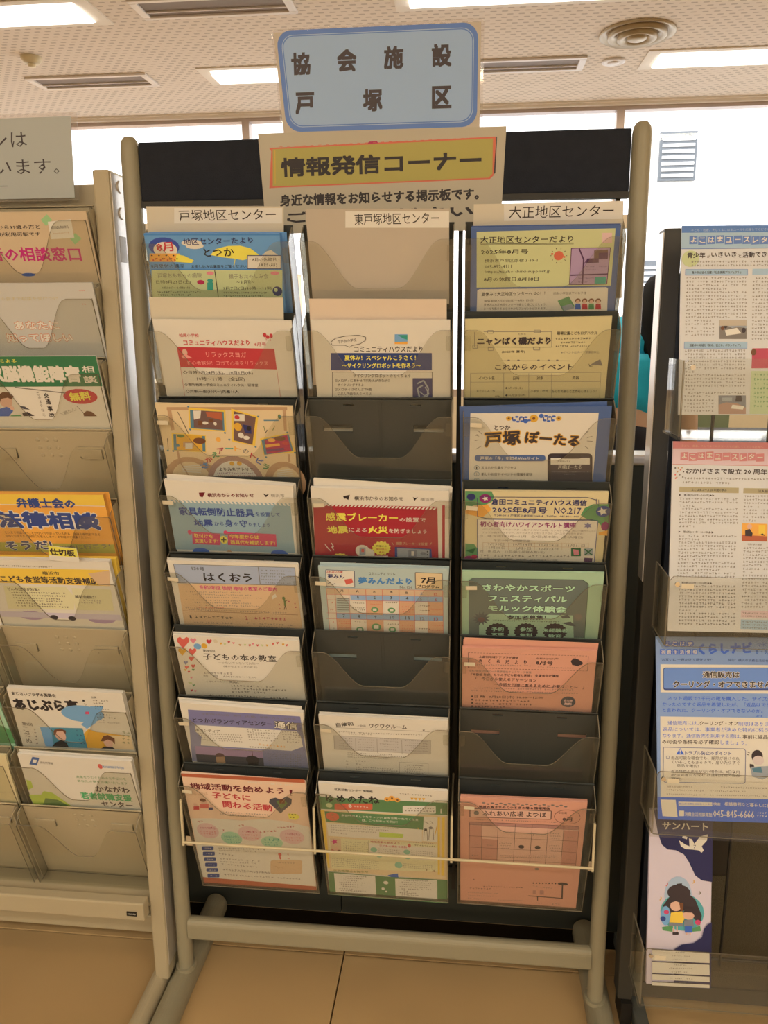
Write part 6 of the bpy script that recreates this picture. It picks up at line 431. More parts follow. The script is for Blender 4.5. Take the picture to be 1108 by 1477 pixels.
('newsletter','red-headed newsletter よこはまユースレター in the second tray of the right rack','newsletter','newsletters in the right rack',('r',0,1),2,3,[],[-1090,-34,958,-41,1031,-2812,-1087,-2843],'newsw',[('P',[-1090,-34,958,-41,957,-128,-1089,-140],'coral4'),('T','子ども・若者、そしてよこはまユースを応援してくださる方々へ',-971,-99,175,-108,35,'salmonl2',0),('P',[-1089,-140,957,-134,960,-365,-1087,-364],'salmonl3'),('L',-1087,-371,960,-376,9,'coral4'),('P',[-979,-196,-869,-190,-866,-304,-980,-310],'coral4'),('P',[-860,-207,-750,-202,-747,-316,-861,-321],'coral4'),('P',[-742,-193,-632,-187,-629,-301,-743,-307],'coral4'),('P',[-624,-183,-514,-177,-511,-291,-625,-296],'coral4'),('P',[-505,-203,-396,-197,-392,-311,-506,-317],'coral4'),('P',[-387,-195,-278,-190,-275,-303,-388,-309],'coral4'),('P',[-269,-200,-160,-195,-157,-308,-270,-314],'coral4'),('P',[-152,-203,-43,-198,-39,-311,-152,-317],'coral4'),('P',[-35,-193,73,-188,77,-301,-35,-306],'coral4'),('P',[82,-205,191,-199,194,-312,82,-318],'coral4'),('T','よ',-963,-248,-887,-247,75,'white',2),('T','こ',-844,-260,-767,-259,75,'white',2),('T','は',-725,-245,-649,-244,74,'white',2),('T','ま',-607,-235,-531,-234,74,'white',2),('T','ユ',-489,-255,-413,-254,74,'white',2),('T','ー',-371,-247,-295,-246,13,'white',2),('T','ス',-253,-253,-178,-252,74,'white',2),('T','レ',-135,-255,-60,-255,74,'white',2),('T','タ',-19,-245,57,-244,74,'white',2),('T','ー',99,-257,174,-256,13,'white',2),('T','おかげさまで設立 20 周年を迎えました',-897,-462,840,-468,83,'inkd',2),('E',-1047,-425,11,11,'inkd'),('E',-1005,-424,11,11,'tan'),('E',-972,-450,11,11,'coral'),('E',-1014,-480,11,11,'tan'),('E',-981,-523,11,11,'inkg'),('E',-1045,-524,11,11,'coral'),('E',-1022,-561,11,11,'tan'),('E',-937,-555,11,11,'inkg'),('E',-929,-478,11,11,'inkd'),('E',-952,-419,11,11,'tan'),('E',-1039,-575,11,11,'coral'),('G',-926,-573,864,-568,40,'inkg'),('G',-950,-633,-258,-637,40,'inkg'),('P',[-980,-699,-144,-701,-144,-780,-982,-777],'tanp'),('T','よこはまユース 20 年間の歩み',-808,-741,-313,-739,40,'inkd',1),('P',[-77,-704,766,-704,765,-780,-79,-779],'tanp'),('T','法人設立20周年式典',128,-745,540,-747,37,'inkd',1),('T','▶\u3000第1期(2005年〜2010年)▶▶',-981,-823,-484,-821,37,'inkd',1),('T','▶\u3000第2期(2011年〜2019年)▶▶',-974,-1365,-478,-1363,38,'inkd',1),('G',-979,-876,-149,-868,38,'inkg'),('G',-979,-926,-148,-917,38,'inkg'),('G',-979,-976,-755,-978,38,'inkg'),('G',-979,-1026,-145,-1016,38,'inkg'),('G',-979,-1076,-143,-1066,38,'inkg'),('G',-979,-1126,-141,-1116,38,'inkg'),('G',-978,-1176,-140,-1165,38,'inkg'),('G',-978,-1226,-138,-1215,38,'inkg'),('G',-978,-1276,-746,-1278,38,'inkg'),('G',-972,-1418,-149,-1409,38,'inkg'),('G',-973,-1469,-666,-1470,38,'inkg'),('G',-974,-1519,-150,-1508,38,'inkg'),('G',-975,-1569,-150,-1558,38,'inkg'),('G',-976,-1620,-151,-1608,38,'inkg'),('G',-977,-1670,-151,-1658,38,'inkg'),('G',-978,-1720,-152,-1708,38,'inkg'),('G',-979,-1771,-466,-1766,38,'inkg'),('G',-980,-1821,-153,-1808,38,'inkg'),('G',-981,-1871,-153,-1858,38,'inkg'),('G',-982,-1922,-365,-1914,38,'inkg'),('G',-983,-1972,-154,-1958,38,'inkg'),('G',-984,-2023,-155,-2009,38,'inkg'),('T','▶\u3000第3期(2020年〜2024年)▶▶',-978,-2121,-476,-2113,38,'inkd',1),('G',-956,-2165,-140,-2152,38,'inkg'),('G',-954,-2216,-138,-2203,38,'inkg'),('G',-953,-2267,-136,-2253,38,'inkg'),('G',-951,-2318,-135,-2304,38,'inkg'),('G',-950,-2369,-133,-2355,38,'inkg'),('G',-948,-2420,-132,-2405,38,'inkg'),('G',-947,-2471,-130,-2456,38,'inkg'),('G',-946,-2522,-667,-2524,38,'inkg'),('G',-944,-2573,-127,-2557,38,'inkg'),('G',-943,-2624,-125,-2608,38,'inkg'),('G',-941,-2676,-123,-2659,38,'inkg'),('G',-940,-2727,-122,-2710,38,'inkg'),('G',-73,-823,750,-817,37,'inkg'),('G',-74,-873,752,-867,37,'inkg'),('G',-74,-923,753,-917,37,'inkg'),('G',-74,-974,152,-978,37,'inkg'),('G',-75,-1024,757,-1017,37,'inkg'),('G',-75,-1075,759,-1067,37,'inkg'),('G',-76,-1125,761,-1117,37,'inkg'),('G',-76,-1176,159,-1180,37,'inkg'),('P',[-79,-1218,273,-1219,278,-1478,-77,-1478],'orange'),('P',[-80,-1387,275,-1401,278,-1478,-77,-1478],'brick2'),('E',25,-1264,34,40,'skin'),('P',[-36,-1320,26,-1297,71,-1362,62,-1406,-33,-1402],'inkd'),('P',[150,-1239,245,-1237,249,-1369,155,-1371],'yelor'),('P',[176,-1382,207,-1359,250,-1395],'inkd'),('T','市民代表 の皆様',7,-1524,202,-1524,29,'inkd',0),('G',-55,-1579,777,-1567,37,'inkg'),('G',-55,-1629,779,-1617,38,'inkg'),('G',-56,-1680,781,-1668,38,'inkg'),('G',-56,-1731,783,-1718,38,'inkg'),('G',-57,-1782,784,-1769,38,'inkg'),('G',-57,-1833,786,-1819,38,'inkg'),('G',-58,-1884,788,-1870,38,'inkg'),('G',-58,-1935,100,-1939,38,'inkg'),('G',-58,-1985,792,-1971,38,'inkg'),('G',-59,-2036,794,-2021,38,'inkg'),('G',-59,-2087,795,-2072,38,'inkg'),('G',-60,-2139,797,-2122,38,'inkg'),('G',-60,-2190,799,-2173,38,'inkg'),('G',-61,-2241,801,-2224,38,'inkg'),('G',-61,-2292,803,-2274,38,'inkg'),('G',-62,-2343,805,-2325,38,'inkg'),('G',-62,-2394,806,-2376,38,'inkg'),('G',-63,-2445,808,-2426,38,'inkg'),('P',[-54,-2501,790,-2495,790,-2599,-55,-2605],'salmonl3'),('G',-38,-2538,310,-2538,29,'inkg'),('G',-37,-2583,311,-2582,29,'inkg'),('P',[-54,-2634,791,-2628,779,-2777,-54,-2777],'paleblue2'),('G',-34,-2665,318,-2666,29,'inkg'),('G',-33,-2710,320,-2711,29,'inkg'),('G',-31,-2754,321,-2755,29,'inkg')]),
('leaflet','pale blue leaflet くらしナビ with a blue phone number strip','leaflet',None,('r',0,2),2,3,[],[-1153,-79,997,-25,1134,-2898,-1042,-2959],'palebl3',[('E',-980,-183,56,51,'bluer'),('E',-866,-179,56,51,'bluer'),('E',-752,-175,56,51,'bluer'),('E',-638,-170,56,51,'bluer'),('T','よ',-1016,-184,-944,-182,66,'white',2),('T','こ',-901,-180,-830,-177,65,'white',2),('T','は',-787,-176,-716,-173,65,'white',2),('T','ま',-674,-172,-602,-169,65,'white',2),('P',[-1085,-271,-1004,-268,-1002,-353,-1083,-356],'bluer'),('P',[-989,-268,-908,-265,-906,-349,-986,-352],'bluer'),('P',[-892,-264,-812,-261,-810,-345,-890,-348],'bluer'),('P',[-796,-260,-716,-257,-713,-342,-794,-345],'bluer'),('P',[-700,-257,-620,-254,-618,-338,-698,-341],'bluer'),('P',[-604,-253,-524,-250,-522,-334,-602,-337],'bluer'),('T','消',-1075,-316,-1012,-313,61,'white',1),('T','費',-979,-312,-916,-310,61,'white',1),('T','生',-882,-308,-820,-306,61,'white',1),('T','活',-786,-305,-724,-302,61,'white',1),('T','情',-690,-301,-628,-299,61,'white',1),('T','報',-594,-297,-532,-295,61,'white',1),('T','くらしナビ',-511,-250,276,-197,177,'bluer',4),('T','令和7年',341,-148,620,-142,55,'blue',0),('T','8・9月号',329,-260,668,-252,74,'blue',2),('T','"お互いに 一声かけて見守りを!"',-1072,-433,-300,-405,42,'navyb',1),('T','発行：横浜市消費生活総合センター',-69,-405,716,-382,42,'navyb',0),('P',[-1070,-506,958,-441,978,-881,-1058,-946],'white'),('R',[-1028,-556,915,-478,928,-825,-1018,-909],36,'navyb'),('R',[-1019,-565,907,-487,918,-802,-1010,-885],31,'steel3'),('T','通信販売は',-439,-640,105,-622,103,'inkd',2,'white'),('T','クーリング・オフできません',-875,-808,576,-752,108,'inkd',2,'white'),('T','ネット通販で2千円の靴を購入した。サイズが合わな',-947,-1033,824,-969,66,'bluer',1),('T','かったのですぐ返品を希望したが、「返品はできません」',-1024,-1131,827,-1062,66,'bluer',1),('T','と言われた。クーリング・オフできないのか。',-1021,-1221,463,-1167,66,'bluer',1),('G',362,-1251,466,-1251,33,'bluer'),('P',[-1052,-1324,998,-1259,1066,-2525,-1013,-2597],'white'),('T','通信販売には、',-937,-1421,-477,-1403,66,'bluer',0),('T','クーリング・オフ',-461,-1403,101,-1381,66,'inkd',1),('T','制限はありません。',112,-1385,750,-1364,65,'bluer',0),('T','返品については、事業者が決めた特約に従うことに',-1013,-1524,797,-1450,66,'bluer',0),('T','なります。通信販売を利用する際は、',-1010,-1623,163,-1580,66,'bluer',0),('T','事前に返品',181,-1584,549,-1570,66,'inkd',1),('T','の可否や条件を必ず確認',-1014,-1721,-163,-1686,66,'inkd',1),('T','しましょう。',-140,-1694,244,-1684,66,'bluer',0),('L',-989,-1808,202,-1771,7,'navyb'),('L',202,-1771,232,-1798,7,'navyb'),('L',232,-1798,241,-2288,7,'navyb'),('L',241,-2288,220,-2313,7,'navyb'),('L',220,-2313,-956,-2359,7,'navyb'),('L',-956,-2359,-984,-2332,7,'navyb'),('L',-984,-2332,-993,-1832,7,'navyb'),('L',-993,-1832,-989,-1808,7,'navyb'),('P',[-799,-1912,-741,-1807,-675,-1906],'bluer'),('T','！',-749,-1867,-728,-1866,66,'white',1),('T','トラブル防止のポイント',-665,-1879,21,-1851,66,'navyb',1),('L',-945,-1944,-900,-1941,5,'navyb'),('L',-900,-1941,-899,-1984,5,'navyb'),('L',-944,-1986,-899,-1984,5,'navyb'),('L',-945,-1944,-944,-1986,5,'navyb'),('T','返品可能な場合でも、期限が設けられ',-872,-1968,148,-1929,57,'inkd',0),('T','ていることもあるので、届いたらすぐ',-870,-2035,150,-1995,57,'inkd',0),('T','商品を確認!',-783,-2088,-457,-2080,52,'inkd',0),('T','返品特約の表示がない場合は、8日以内',-866,-2183,154,-2137,52,'inkd',0),('T','(配送到着日を含む)は送料負担で返品',-864,-2245,161,-2198,52,'inkd',0),('T','可能!',-863,-2297,-709,-2298,48,'inkd',0),('E',405,-1878,84,99,'inkd'),('E',423,-1943,84,75,'skinlt'),('P',[299,-2002,354,-2010,378,-2068,336,-2129,300,-2049],'inkd'),('P',[311,-2048,575,-2022,646,-2148,494,-2239,338,-2200],'graylt'),('P',[334,-2070,466,-2040,491,-2133,358,-2128],'steel'),('L',255,-1815,293,-1832,9,'K'),('L',250,-1858,287,-1865,9,'K'),('T','消費生活相談の利用です',-927,-2425,-537,-2408,33,'inkg',0),('G',-123,-2391,565,-2369,33,'inkg'),('G',-930,-2482,-367,-2465,29,'inkg'),('G',-277,-2460,258,-2443,29,'inkg'),('G',-928,-2549,-343,-2530,29,'inkg'),('G',-275,-2526,569,-2494,29,'inkg'),('P',[-1059,-2600,1066,-2529,1134,-2898,-1042,-2959],'bluer'),('P',[-1012,-2640,-786,-2632,-749,-2905,-975,-2902],'white'),('P',[-744,-2658,-238,-2638,-234,-2700,-738,-2720],'white'),('T','横浜市消費生活総合センター',-732,-2689,-237,-2669,33,'bluer',0),('T','検索',-222,-2661,-114,-2660,48,'white',1),('T','相談事例など暮らしに役立つ',-52,-2656,751,-2633,62,'white',1),('P',[-729,-2801,-654,-2797,-652,-2883,-726,-2887],'white'),('T','消費生活相談電話',-644,-2849,-232,-2834,67,'white',1),('T','045-845-6666',-217,-2818,391,-2796,114,'white',2),('G',424,-2763,579,-2761,33,'white'),('G',425,-2811,580,-2809,33,'white')]),
('brochure','pink and navy brochure サンハート with a steam train picture,lowest tray','brochure',None,('r',0,3),2,6,[],[-1052,67,-80,124,-35,-2848,-1039,-2863],'pinkp',[('P',[-1000,70,-80,124,-51,-1076,-217,-1058,-320,-983,-429,-760,-508,-644,-638,-584,-765,-579,-857,-504,-926,-305,-962,-117],'navyd'),('T','サンハート',-858,-187,-142,-164,124,'white',2),('P',[-591,-413,-488,-480,-423,-503,-435,-368,-389,-384,-349,-457,-264,-331,-143,-288,-155,-391,-233,-490,-201,-556,-230,-598,-282,-561,-384,-554,-486,-553,-558,-511],'white'),('P',[-530,-328,-461,-351,-470,-389,-542,-367],'white'),('T','7',-360,-504,-324,-502,54,'navyd',1),('E',-578,-1342,217,327,'palebl2'),('E',-506,-1609,345,314,'tealb'),('E',-567,-1286,184,136,'inkd'),('P',[-609,-1139,-525,-1125,-512,-1228,-599,-1229],'inkd'),('P',[-465,-1252,-309,-1377,-199,-1641,-220,-1807,-457,-1551],'inkd'),('P',[-817,-1523,-669,-1293,-412,-1330,-431,-1549,-658,-1675],'inkd'),('E',-766,-1683,77,164,'sky'),('E',-757,-1622,41,38,'rose'),('E',-806,-1736,44,44,'navyb'),('E',-257,-1760,46,44,'rose'),('P',[-820,-1879,-654,-1839,-651,-1949,-805,-1933],'green'),('P',[-345,-1871,-220,-1807,-204,-1901,-344,-1925],'green'),('E',-612,-1508,87,87,'skin'),('P',[-696,-1426,-616,-1350,-514,-1359,-455,-1442,-485,-1471,-614,-1426,-690,-1459],'inkd'),('P',[-562,-1450,-498,-1445,-494,-1595,-533,-1584],'brown'),('P',[-685,-1623,-520,-1589,-454,-1660,-501,-1787,-706,-1788],'yelor'),('P',[-712,-1789,-501,-1787,-487,-1840,-710,-1844],'gray2'),('L',-633,-1851,-630,-1969,20,'skin'),('L',-582,-1848,-578,-1965,20,'skin'),('R',[-650,-1954,-553,-1947,-552,-1991,-649,-1998],13,'inkd'),('E',-408,-1635,92,87,'skin'),('P',[-494,-1608,-458,-1524,-356,-1511,-303,-1581,-314,-1650,-353,-1598,-455,-1600],'inkd'),('P',[-477,-1730,-337,-1706,-321,-1828,-474,-1839],'gray2'),('P',[-462,-1830,-347,-1822,-344,-1931,-459,-1940],'blue'),('L',-430,-1937,-429,-1976,18,'skin'),('L',-374,-1933,-373,-1971,18,'skin'),('T','♪',-780,-1159,-739,-1157,65,'coral',0),('T','♪',-363,-1087,-323,-1084,65,'ochre',0),('T','♪',-261,-1265,-221,-1262,65,'inkg',0),('T','♪',-871,-1403,-830,-1401,66,'ochre',0),('P',[-189,-1996,-162,-1857,-106,-1771,-44,-1733,-23,-2847,-599,-2867,-617,-2235,-504,-2143,-313,-2101],'navyd'),('P',[-970,-2257,-67,-2232,-59,-2418,-965,-2444],'white'),('P',[-964,-2463,-61,-2438,-52,-2624,-959,-2651],'white'),('P',[-959,-2668,-54,-2640,-49,-2736,-956,-2764],'white'),('P',[-955,-2806,-50,-2777,-46,-2838,-953,-2867],'white'),('L',-970,-2257,-67,-2232,13,'inkd'),('L',-964,-2463,-61,-2438,13,'inkd'),('L',-959,-2668,-54,-2640,13,'inkd'),('L',-955,-2806,-50,-2777,13,'inkd'),('G',-603,-2275,-449,-2271,27,'inkg'),('G',-653,-2339,-371,-2325,27,'inkg'),('G',-664,-2404,-407,-2391,27,'inkg'),('G',-623,-2488,-417,-2480,28,'inkg'),('G',-698,-2552,-326,-2530,28,'inkg'),('G',-658,-2610,-401,-2597,28,'inkg'),('G',-686,-2717,-480,-2708,28,'inkg'),('G',-424,-2706,-308,-2705,28,'inkg'),('G',-885,-2808,-422,-2778,28,'inkg')])]

SIGNS=[
 ('sign_holder','clear acrylic sign stand with blue-framed paper 協会施設 戸塚区 on top of the rack','sign'),
]
def collect():
    need={}
    def add(s):
        if s not in need: need[s]=None
    for F in FLYERS:
        for e in F[10]:
            if e[0]=='T': add(e[1])
    for s in ['協','会','施','設','戸','塚','区','情報発信コーナー','身近な情報をお知らせする掲示板です。','ご利用ください','チラシは','ございます。','OKAMURA']: add(s)
    objs=[]
    for s in need:
        cu=bpy.data.curves.new('t','FONT'); cu.body=s; cu.resolution_u=1; o=bpy.data.objects.new('t',cu); COL.objects.link(o); objs.append((s,o,cu))
    dg=bpy.context.evaluated_depsgraph_get()
    for s,o,cu in objs:
        m=o.evaluated_get(dg).to_mesh(); v=[(a.co.x,a.co.y) for a in m.vertices]; f=[tuple(p.vertices) for p in m.polygons]
        if v:
            x0,x1=min(a for a,b in v),max(a for a,b in v); y0,y1=min(b for a,b in v),max(b for a,b in v)
            TXT[s]=([((a-x0)/(x1-x0 or 1)-.5,(b-y0)/(y1-y0 or 1)-.5) for a,b in v],f,y1-y0)
    for s,o,cu in objs: bpy.data.objects.remove(o); bpy.data.curves.remove(cu)
collect()
class Print:
    def __init__(s,z0=.0002,dz=.00013): s.mb=MB(); s.slots=[]; s.bb=[]; s.z0=z0; s.dz=dz
    def slot(s,c):
        if c not in s.slots: s.slots.append(c)
        return s.slots.index(c)
    def layer(s,pts):
        xs=[p[0] for p in pts]; ys=[p[1] for p in pts]; b=(min(xs),min(ys),max(xs),max(ys)); L=0
        for (q,l) in s.bb:
            if not(q[2]<b[0] or q[0]>b[2] or q[3]<b[1] or q[1]>b[3]): L=max(L,l+1)
        s.bb.append((b,L)); return s.z0+s.dz*L
    def poly(s,pts,c,z=None):
        a=sum(pts[i][0]*pts[(i+1)%len(pts)][1]-pts[(i+1)%len(pts)][0]*pts[i][1] for i in range(len(pts)))
        if a<0: pts=pts[::-1]
        z=z if z is not None else s.layer(pts)
        s.mb.add([(x,y,z) for x,y in pts],[tuple(range(len(pts)))],s.slot(c)); return z
    def line(s,x0,y0,x1,y1,w,c,z=None):
        d=math.hypot(x1-x0,y1-y0) or 1e-6; nx,ny=-(y1-y0)/d*w/2,(x1-x0)/d*w/2
        s.poly([(x0+nx,y0+ny),(x1+nx,y1+ny),(x1-nx,y1-ny),(x0-nx,y0-ny)],c,z)
    def text(s,t,xl,yl,xr,yr,h,c,b=0,o=None):
        if t not in TXT: return
        V,Fc,_=TXT[t]; w=math.hypot(xr-xl,yr-yl); a=math.atan2(yr-yl,xr-xl); a=a if abs(a)>.03 else a*.6
        n=max(1,len(t)); ch=w/n if n>1 else h; mx,my=(xl+xr)/2,(yl+yr)/2; ca,sa=math.cos(a),math.sin(a)
        bw=min(ch,h)*[0,.012,.024,.036,.05][b]
        W=w-2*bw; H=max(h-2*bw,h*.3)
        P=[(x*W,y*H) for x,y in V]
        box=[(mx-w/2,my-h/2),(mx+w/2,my+h/2)]; z=s.layer(box)
        cnt=[0]
        def put(dx,dy,col,zz):
            zz+=cnt[0]*7e-6; cnt[0]+=1; s.mb.add([(mx+(x+dx)*ca-(y+dy)*sa,my+(x+dx)*sa+(y+dy)*ca,zz) for x,y in P],Fc,s.slot(col))
        if o:
            cnt[0]=0; q=bw+min(ch,h)*.06
            for k in range(8): put(q*math.cos(k*.785),q*math.sin(k*.785),o,z)
            z=z+s.dz*.7; cnt[0]=0
        if b==0: put(0,0,c,z)
        else:
            for dx,dy in ((-1,-1),(1,-1),(-1,1),(1,1)) if b<3 else ((-1,-1),(1,-1),(-1,1),(1,1),(0,0),(-1,0),(1,0),(0,1),(0,-1)): put(dx*bw,dy*bw,c,z)
    def greek(s,xl,yl,xr,yr,h,c):
        w=math.hypot(xr-xl,yr-yl); n=max(1,int(w/(h*1.05))); z=s.layer([(min(xl,xr),min(yl,yr)-h/2),(max(xl,xr),max(yl,yr)+h/2)]); k=s.slot(c); rnd=random
        for i in range(n):
            if rnd.random()<.06: continue
            cx=xl+(xr-xl)*(i+.5)/n; cy=yl+(yr-yl)*(i+.5)/n; g=h*.38; V=[];F=[]
            for q in range(rnd.choice((2,2,3))):
                if q==0: a=(cx-g,cy+rnd.uniform(-.6,.9)*g,cx+g,0,1)
                elif q==1: a=(cx+rnd.uniform(-.6,.6)*g,cy-g,0,0,0)
                else: a=(cx-g*.8,cy-g*rnd.uniform(.2,.9),cx+g*.8,0,1)
                t=h*.07
                if a[4]: x0,y0,x1,y1=a[0],a[1]-t,a[2],a[1]+t
                else: x0,y0,x1,y1=a[0]-t,cy-g,a[0]+t,cy+g
                b=len(V); V+=[(x0,y0,z),(x1,y0,z),(x1,y1,z),(x0,y1,z)]; F.append((b,b+1,b+2,b+3))
            s.mb.add(V,F,k)
    def el(s,e):
        k=e[0]; m=1e-4
        if k=='P': p=[v*m for v in e[1]]; s.poly(list(zip(p[::2],p[1::2])),e[2])
        elif k=='E': s.poly([(e[1]*m+e[3]*m*math.cos(a*math.pi/9),e[2]*m+e[4]*m*math.sin(a*math.pi/9)) for a in range(18)],e[5])
        elif k=='O':
            for a in range(24):
                f=lambda b:(e[1]*m+e[3]*m*math.cos(b*math.pi/12),e[2]*m+e[4]*m*math.sin(b*math.pi/12)); s.line(*f(a),*f(a+1),e[5]*m,e[6])
        elif k=='R':
            q=[v*m for v in e[1]]; q=list(zip(q[::2],q[1::2])); r=e[2]*m; pts=[]
            for i in range(4):
                p=Vector(q[i]); a=(Vector(q[i-1])-p); b=(Vector(q[(i+1)%4])-p); rr=min(r,a.length/2,b.length/2); a=a.normalized()*rr; b=b.normalized()*rr
                for t in (0,.25,.5,.75,1): pts.append(tuple(p+a*(1-t)**2+b*t**2))
            s.poly(pts,e[3])
        elif k=='L': s.line(e[1]*m,e[2]*m,e[3]*m,e[4]*m,max(e[5]*m,.0003),e[6])
        elif k=='T': s.text(e[1],e[2]*m,e[3]*m,e[4]*m,e[5]*m,e[6]*m,e[7],e[8],e[9] if len(e)>9 else None)
        elif k=='G': s.greek(e[1]*m,e[2]*m,e[3]*m,e[4]*m,e[5]*m,e[6])
    def obj(s,name,parent):
        if s.mb.f: return s.mb.obj(name,[pm(c) for c in s.slots],parent)
def frame(fr):
    k,c,r=fr
    if k=='m': return Vector((CXO+(c-1)*CS,-.0812,.5258+(8-r)*.1251)),TH
    if k=='l': return Vector((-.5585-(1-c)*.240,-.03,1.443-.1172*(r-1))),TH
    return Vector((.55,-.08,[1.389,1.094,.794,.481][r])),-R(8)
def paper(q,th,nm,col,parent,sheets=2):
    # a thin sheaf: the face polygon extruded backwards, split in a few visible layers
    mb=MB()
    pts=[(q[0],q[1]),(q[2],q[3]),(q[4],q[5]),(q[6],q[7])][::-1]
    k=max(1,int(th/.0012)); g=.0001
    for i in range(k):
        z1=-i*th/k; z0=z1-th/k+g; o=.0004*((i*7)%3-1) if i else 0
        mb.prism([(a+o,b-abs(o)) for a,b in pts],XYZ,z0,z1,0)
    return mb.obj(nm,pm(col),parent)
for (name,label,cat,group,fr,w,th,back,quad,pcol,els) in FLYERS:
    O,a=frame(fr); n=Vector((0,-math.cos(a),-math.sin(a))); tv=Vector((0,-math.sin(a),math.cos(a)))
    q=[v*1e-4 for v in quad]; bx=(q[4]+q[6])/2; by=min(q[5],q[7])
    base=O+n*(w/1000)+tv*by+Vector((bx,0,0))
    t=empty(name,label,cat,base,(R(90)+a,0,0),group)
    q=[v-(bx if i%2==0 else by) for i,v in enumerate(q)]
    paper(q,th/1000,'sheet' if th<=1 else 'sheaf',pcol,t)
    p=Print()
    m=1e-4
    p.mb_off=(bx,by)
    for e in els: p.el(e)
    p.mb.v=[(x-bx,y-by,z) for x,y,z in p.mb.v]
    p.obj('print',t)
    for i,bk in enumerate(back):
        dx,dy=bk[0]*.21e-3*1.0,bk[1]*1e-3*.9; rz=R(bk[2]) if len(bk)>2 else 0
        if fr[0]=='m' and fr[2] in (1,): dx=bk[0]*.217e-3
        cx,cy=(q[0]+q[2])/2,(q[1]+q[5])/2
        def rot(x,y): return (cx+(x-cx)*math.cos(rz)-(y-cy)*math.sin(rz)+dx, cy+(x-cx)*math.sin(rz)+(y-cy)*math.cos(rz)+dy)
        pts=[rot(q[j],q[j+1]) for j in (6,4,2,0)]; low=min(b for _,b in pts); pts=[(x,max(y,0.0)) for x,y in pts]
        z=-th/1000-.0012-.0012*i
        b=MB().prism(pts,XYZ,z-.0008,z,0).obj('back_sheet',pm(pcol if name!='x' else 'white'),t)
# ------------------------------------------------------------------ signs
t=empty('acrylic_sign','pale blue framed sign 協会施設 戸塚区 in a clear stand on top of the middle rack','sign',(0,.0,1.542),(R(90),0,0))
def rrect(x0,y0,x1,y1,r,n=6):
    p=[]
    for cx,cy,a in ((x1-r,y1-r,0),(x0+r,y1-r,90),(x0+r,y0+r,180),(x1-r,y0+r,270)):
        for k in range(n+1): b=R(a+90*k/n); p.append((cx+r*math.cos(b),cy+r*math.sin(b)))
    return p
hq=[(-.142,.001),(.157,.003),(.157,.153),(-.157,.150)]
MB().prism([(-.146,.0),(.158,.002),(.158,.148),(.153,.153),(-.152,.150),(-.157,.145)],XYZ,.0,.002,0,1).obj('holder',[HOLD,HOLD],t)
MB().prism([(-.143,.004),(.1535,.005),(.1535,.148),(-.1535,.145)],XYZ,.0025,.0035,0).obj('insert_paper',pm('grayc'),t)
def skewx(pts): return [(x-(.012*(y-.005)/.14 if x<0 else 0)-.0,y) for x,y in pts]
p=Print(z0=.0037)
p.poly(skewx(rrect(-.138,.006,.1495,.1475,.022)),'steel2'); p.poly(skewx(rrect(-.1315,.0125,.1435,.141,.018)),'palebl2'); p.poly(skewx(rrect(-.1305,.0135,.1425,.140,.017)),'steel2'); p.poly(skewx(rrect(-.1290,.0150,.1410,.1385,.016)),'signblue')
for ch,x,y in [('協',-.1135,.101),('会',-.044,.103),('施',.026,.1045),('設',.0965,.105),('戸',-.109,.046),('塚',-.006,.047),('区',.097,.048)]:
    p.text(ch,x-.0145,y,x+.0145,y,.031,'inkd',3)
p.obj('print',t)
MB().box(-.06,.045,-.005,.0005,.0015,.0028).obj('foot_strip',pm('tan'),t)
t=empty('poster','cream poster 情報発信コーナー with a yellow scroll, taped to the navy board','poster',(0,-.0045,1.34),(R(90),0,0))
MB().prism([(-.175,.06),(.187,.06),(.193,.207),(-.183,.207)],XYZ,0,.0008,0).obj('sheet',pm('grayc3'),t)
p=Print(z0=.0009)
p.poly([(-.168,.1275),(-.157,.1280),(.170,.1335),(.176,.139),(.178,.193),(-.166,.186),(-.163,.181)],'coral2'); p.poly([(-.1625,.1300),(.168,.1355),(.1735,.141),(.1735,.1905),(-.1605,.184)],'yellowd'); p.poly([(.1755,.140),(.178,.142),(.1795,.192),(.1785,.193)],'inkd')
p.line(-.1585,.134,-.157,.182,.0008,'ochre'); p.poly([(.0-.014,.188),(.002,.1885),(.0,.1915),(-.012,.191)],'crimson')
for k in range(26): p.line(-.150+k*.012,.1872+k*.0002,-.145+k*.012,.1873+k*.0002,.0006,'coral2')
p.text('情報発信コーナー',-.1485,.1555,.157,.1625,.028,'K',3); p.text('身近な情報をお知らせする掲示板です。',-.152,.1075,.154,.1145,.0175,'K',3); p.text('ご利用ください',-.142,.082,.146,.090,.0175,'K',3)
p.obj('print',t)
# ------------------------------------------------------------------ left rack
lr=empty('display_rack','beige square-post brochure rack cut off by the left edge','rack',(-.43,0,0))
X=lambda x:x+.43
MB().box(X(-.4405),X(-.4130),-.03,.022,.03,1.497,bev=.004).obj('post',BEIGE,lr)
MB().box(X(-.4130)+.0002,X(-.4116),-.026,.020,.06,1.492).obj('post_side_strip',SIDE,lr)
for z in (1.475,1.435):
    b=MB().tube([(X(-.4116),.000,z),(X(-.4096),.000,z)],[.010,.008],16).obj('bolt_cap',SIDE,lr)
MB().box(X(-.4116)+.0001,X(-.4112),-.012,.010,1.36,1.40).obj('rating_label',pm('grayc2'),lr)
f=MB(); n=14; pts=[(.018*math.cos(math.pi*k/n),.012+.024*math.sin(math.pi*k/n)) for k in range(n+1)]+[(-.018,0),(.018,0)]
f.prism(pts,lambda a,b,c:(X(-.4370)+a,c,b+.001),-.46,.10).obj('foot',BEIGE,lr)
MB().box(X(-1.1),X(-.4410),-.052,-.030,.177,.214,bev=.003).obj('bottom_rail',BEIGE,lr)
MB().box(X(-1.1),X(-.4410),-.029,.030,.190,.2005).obj('bottom_ledge',BEIGE,lr)
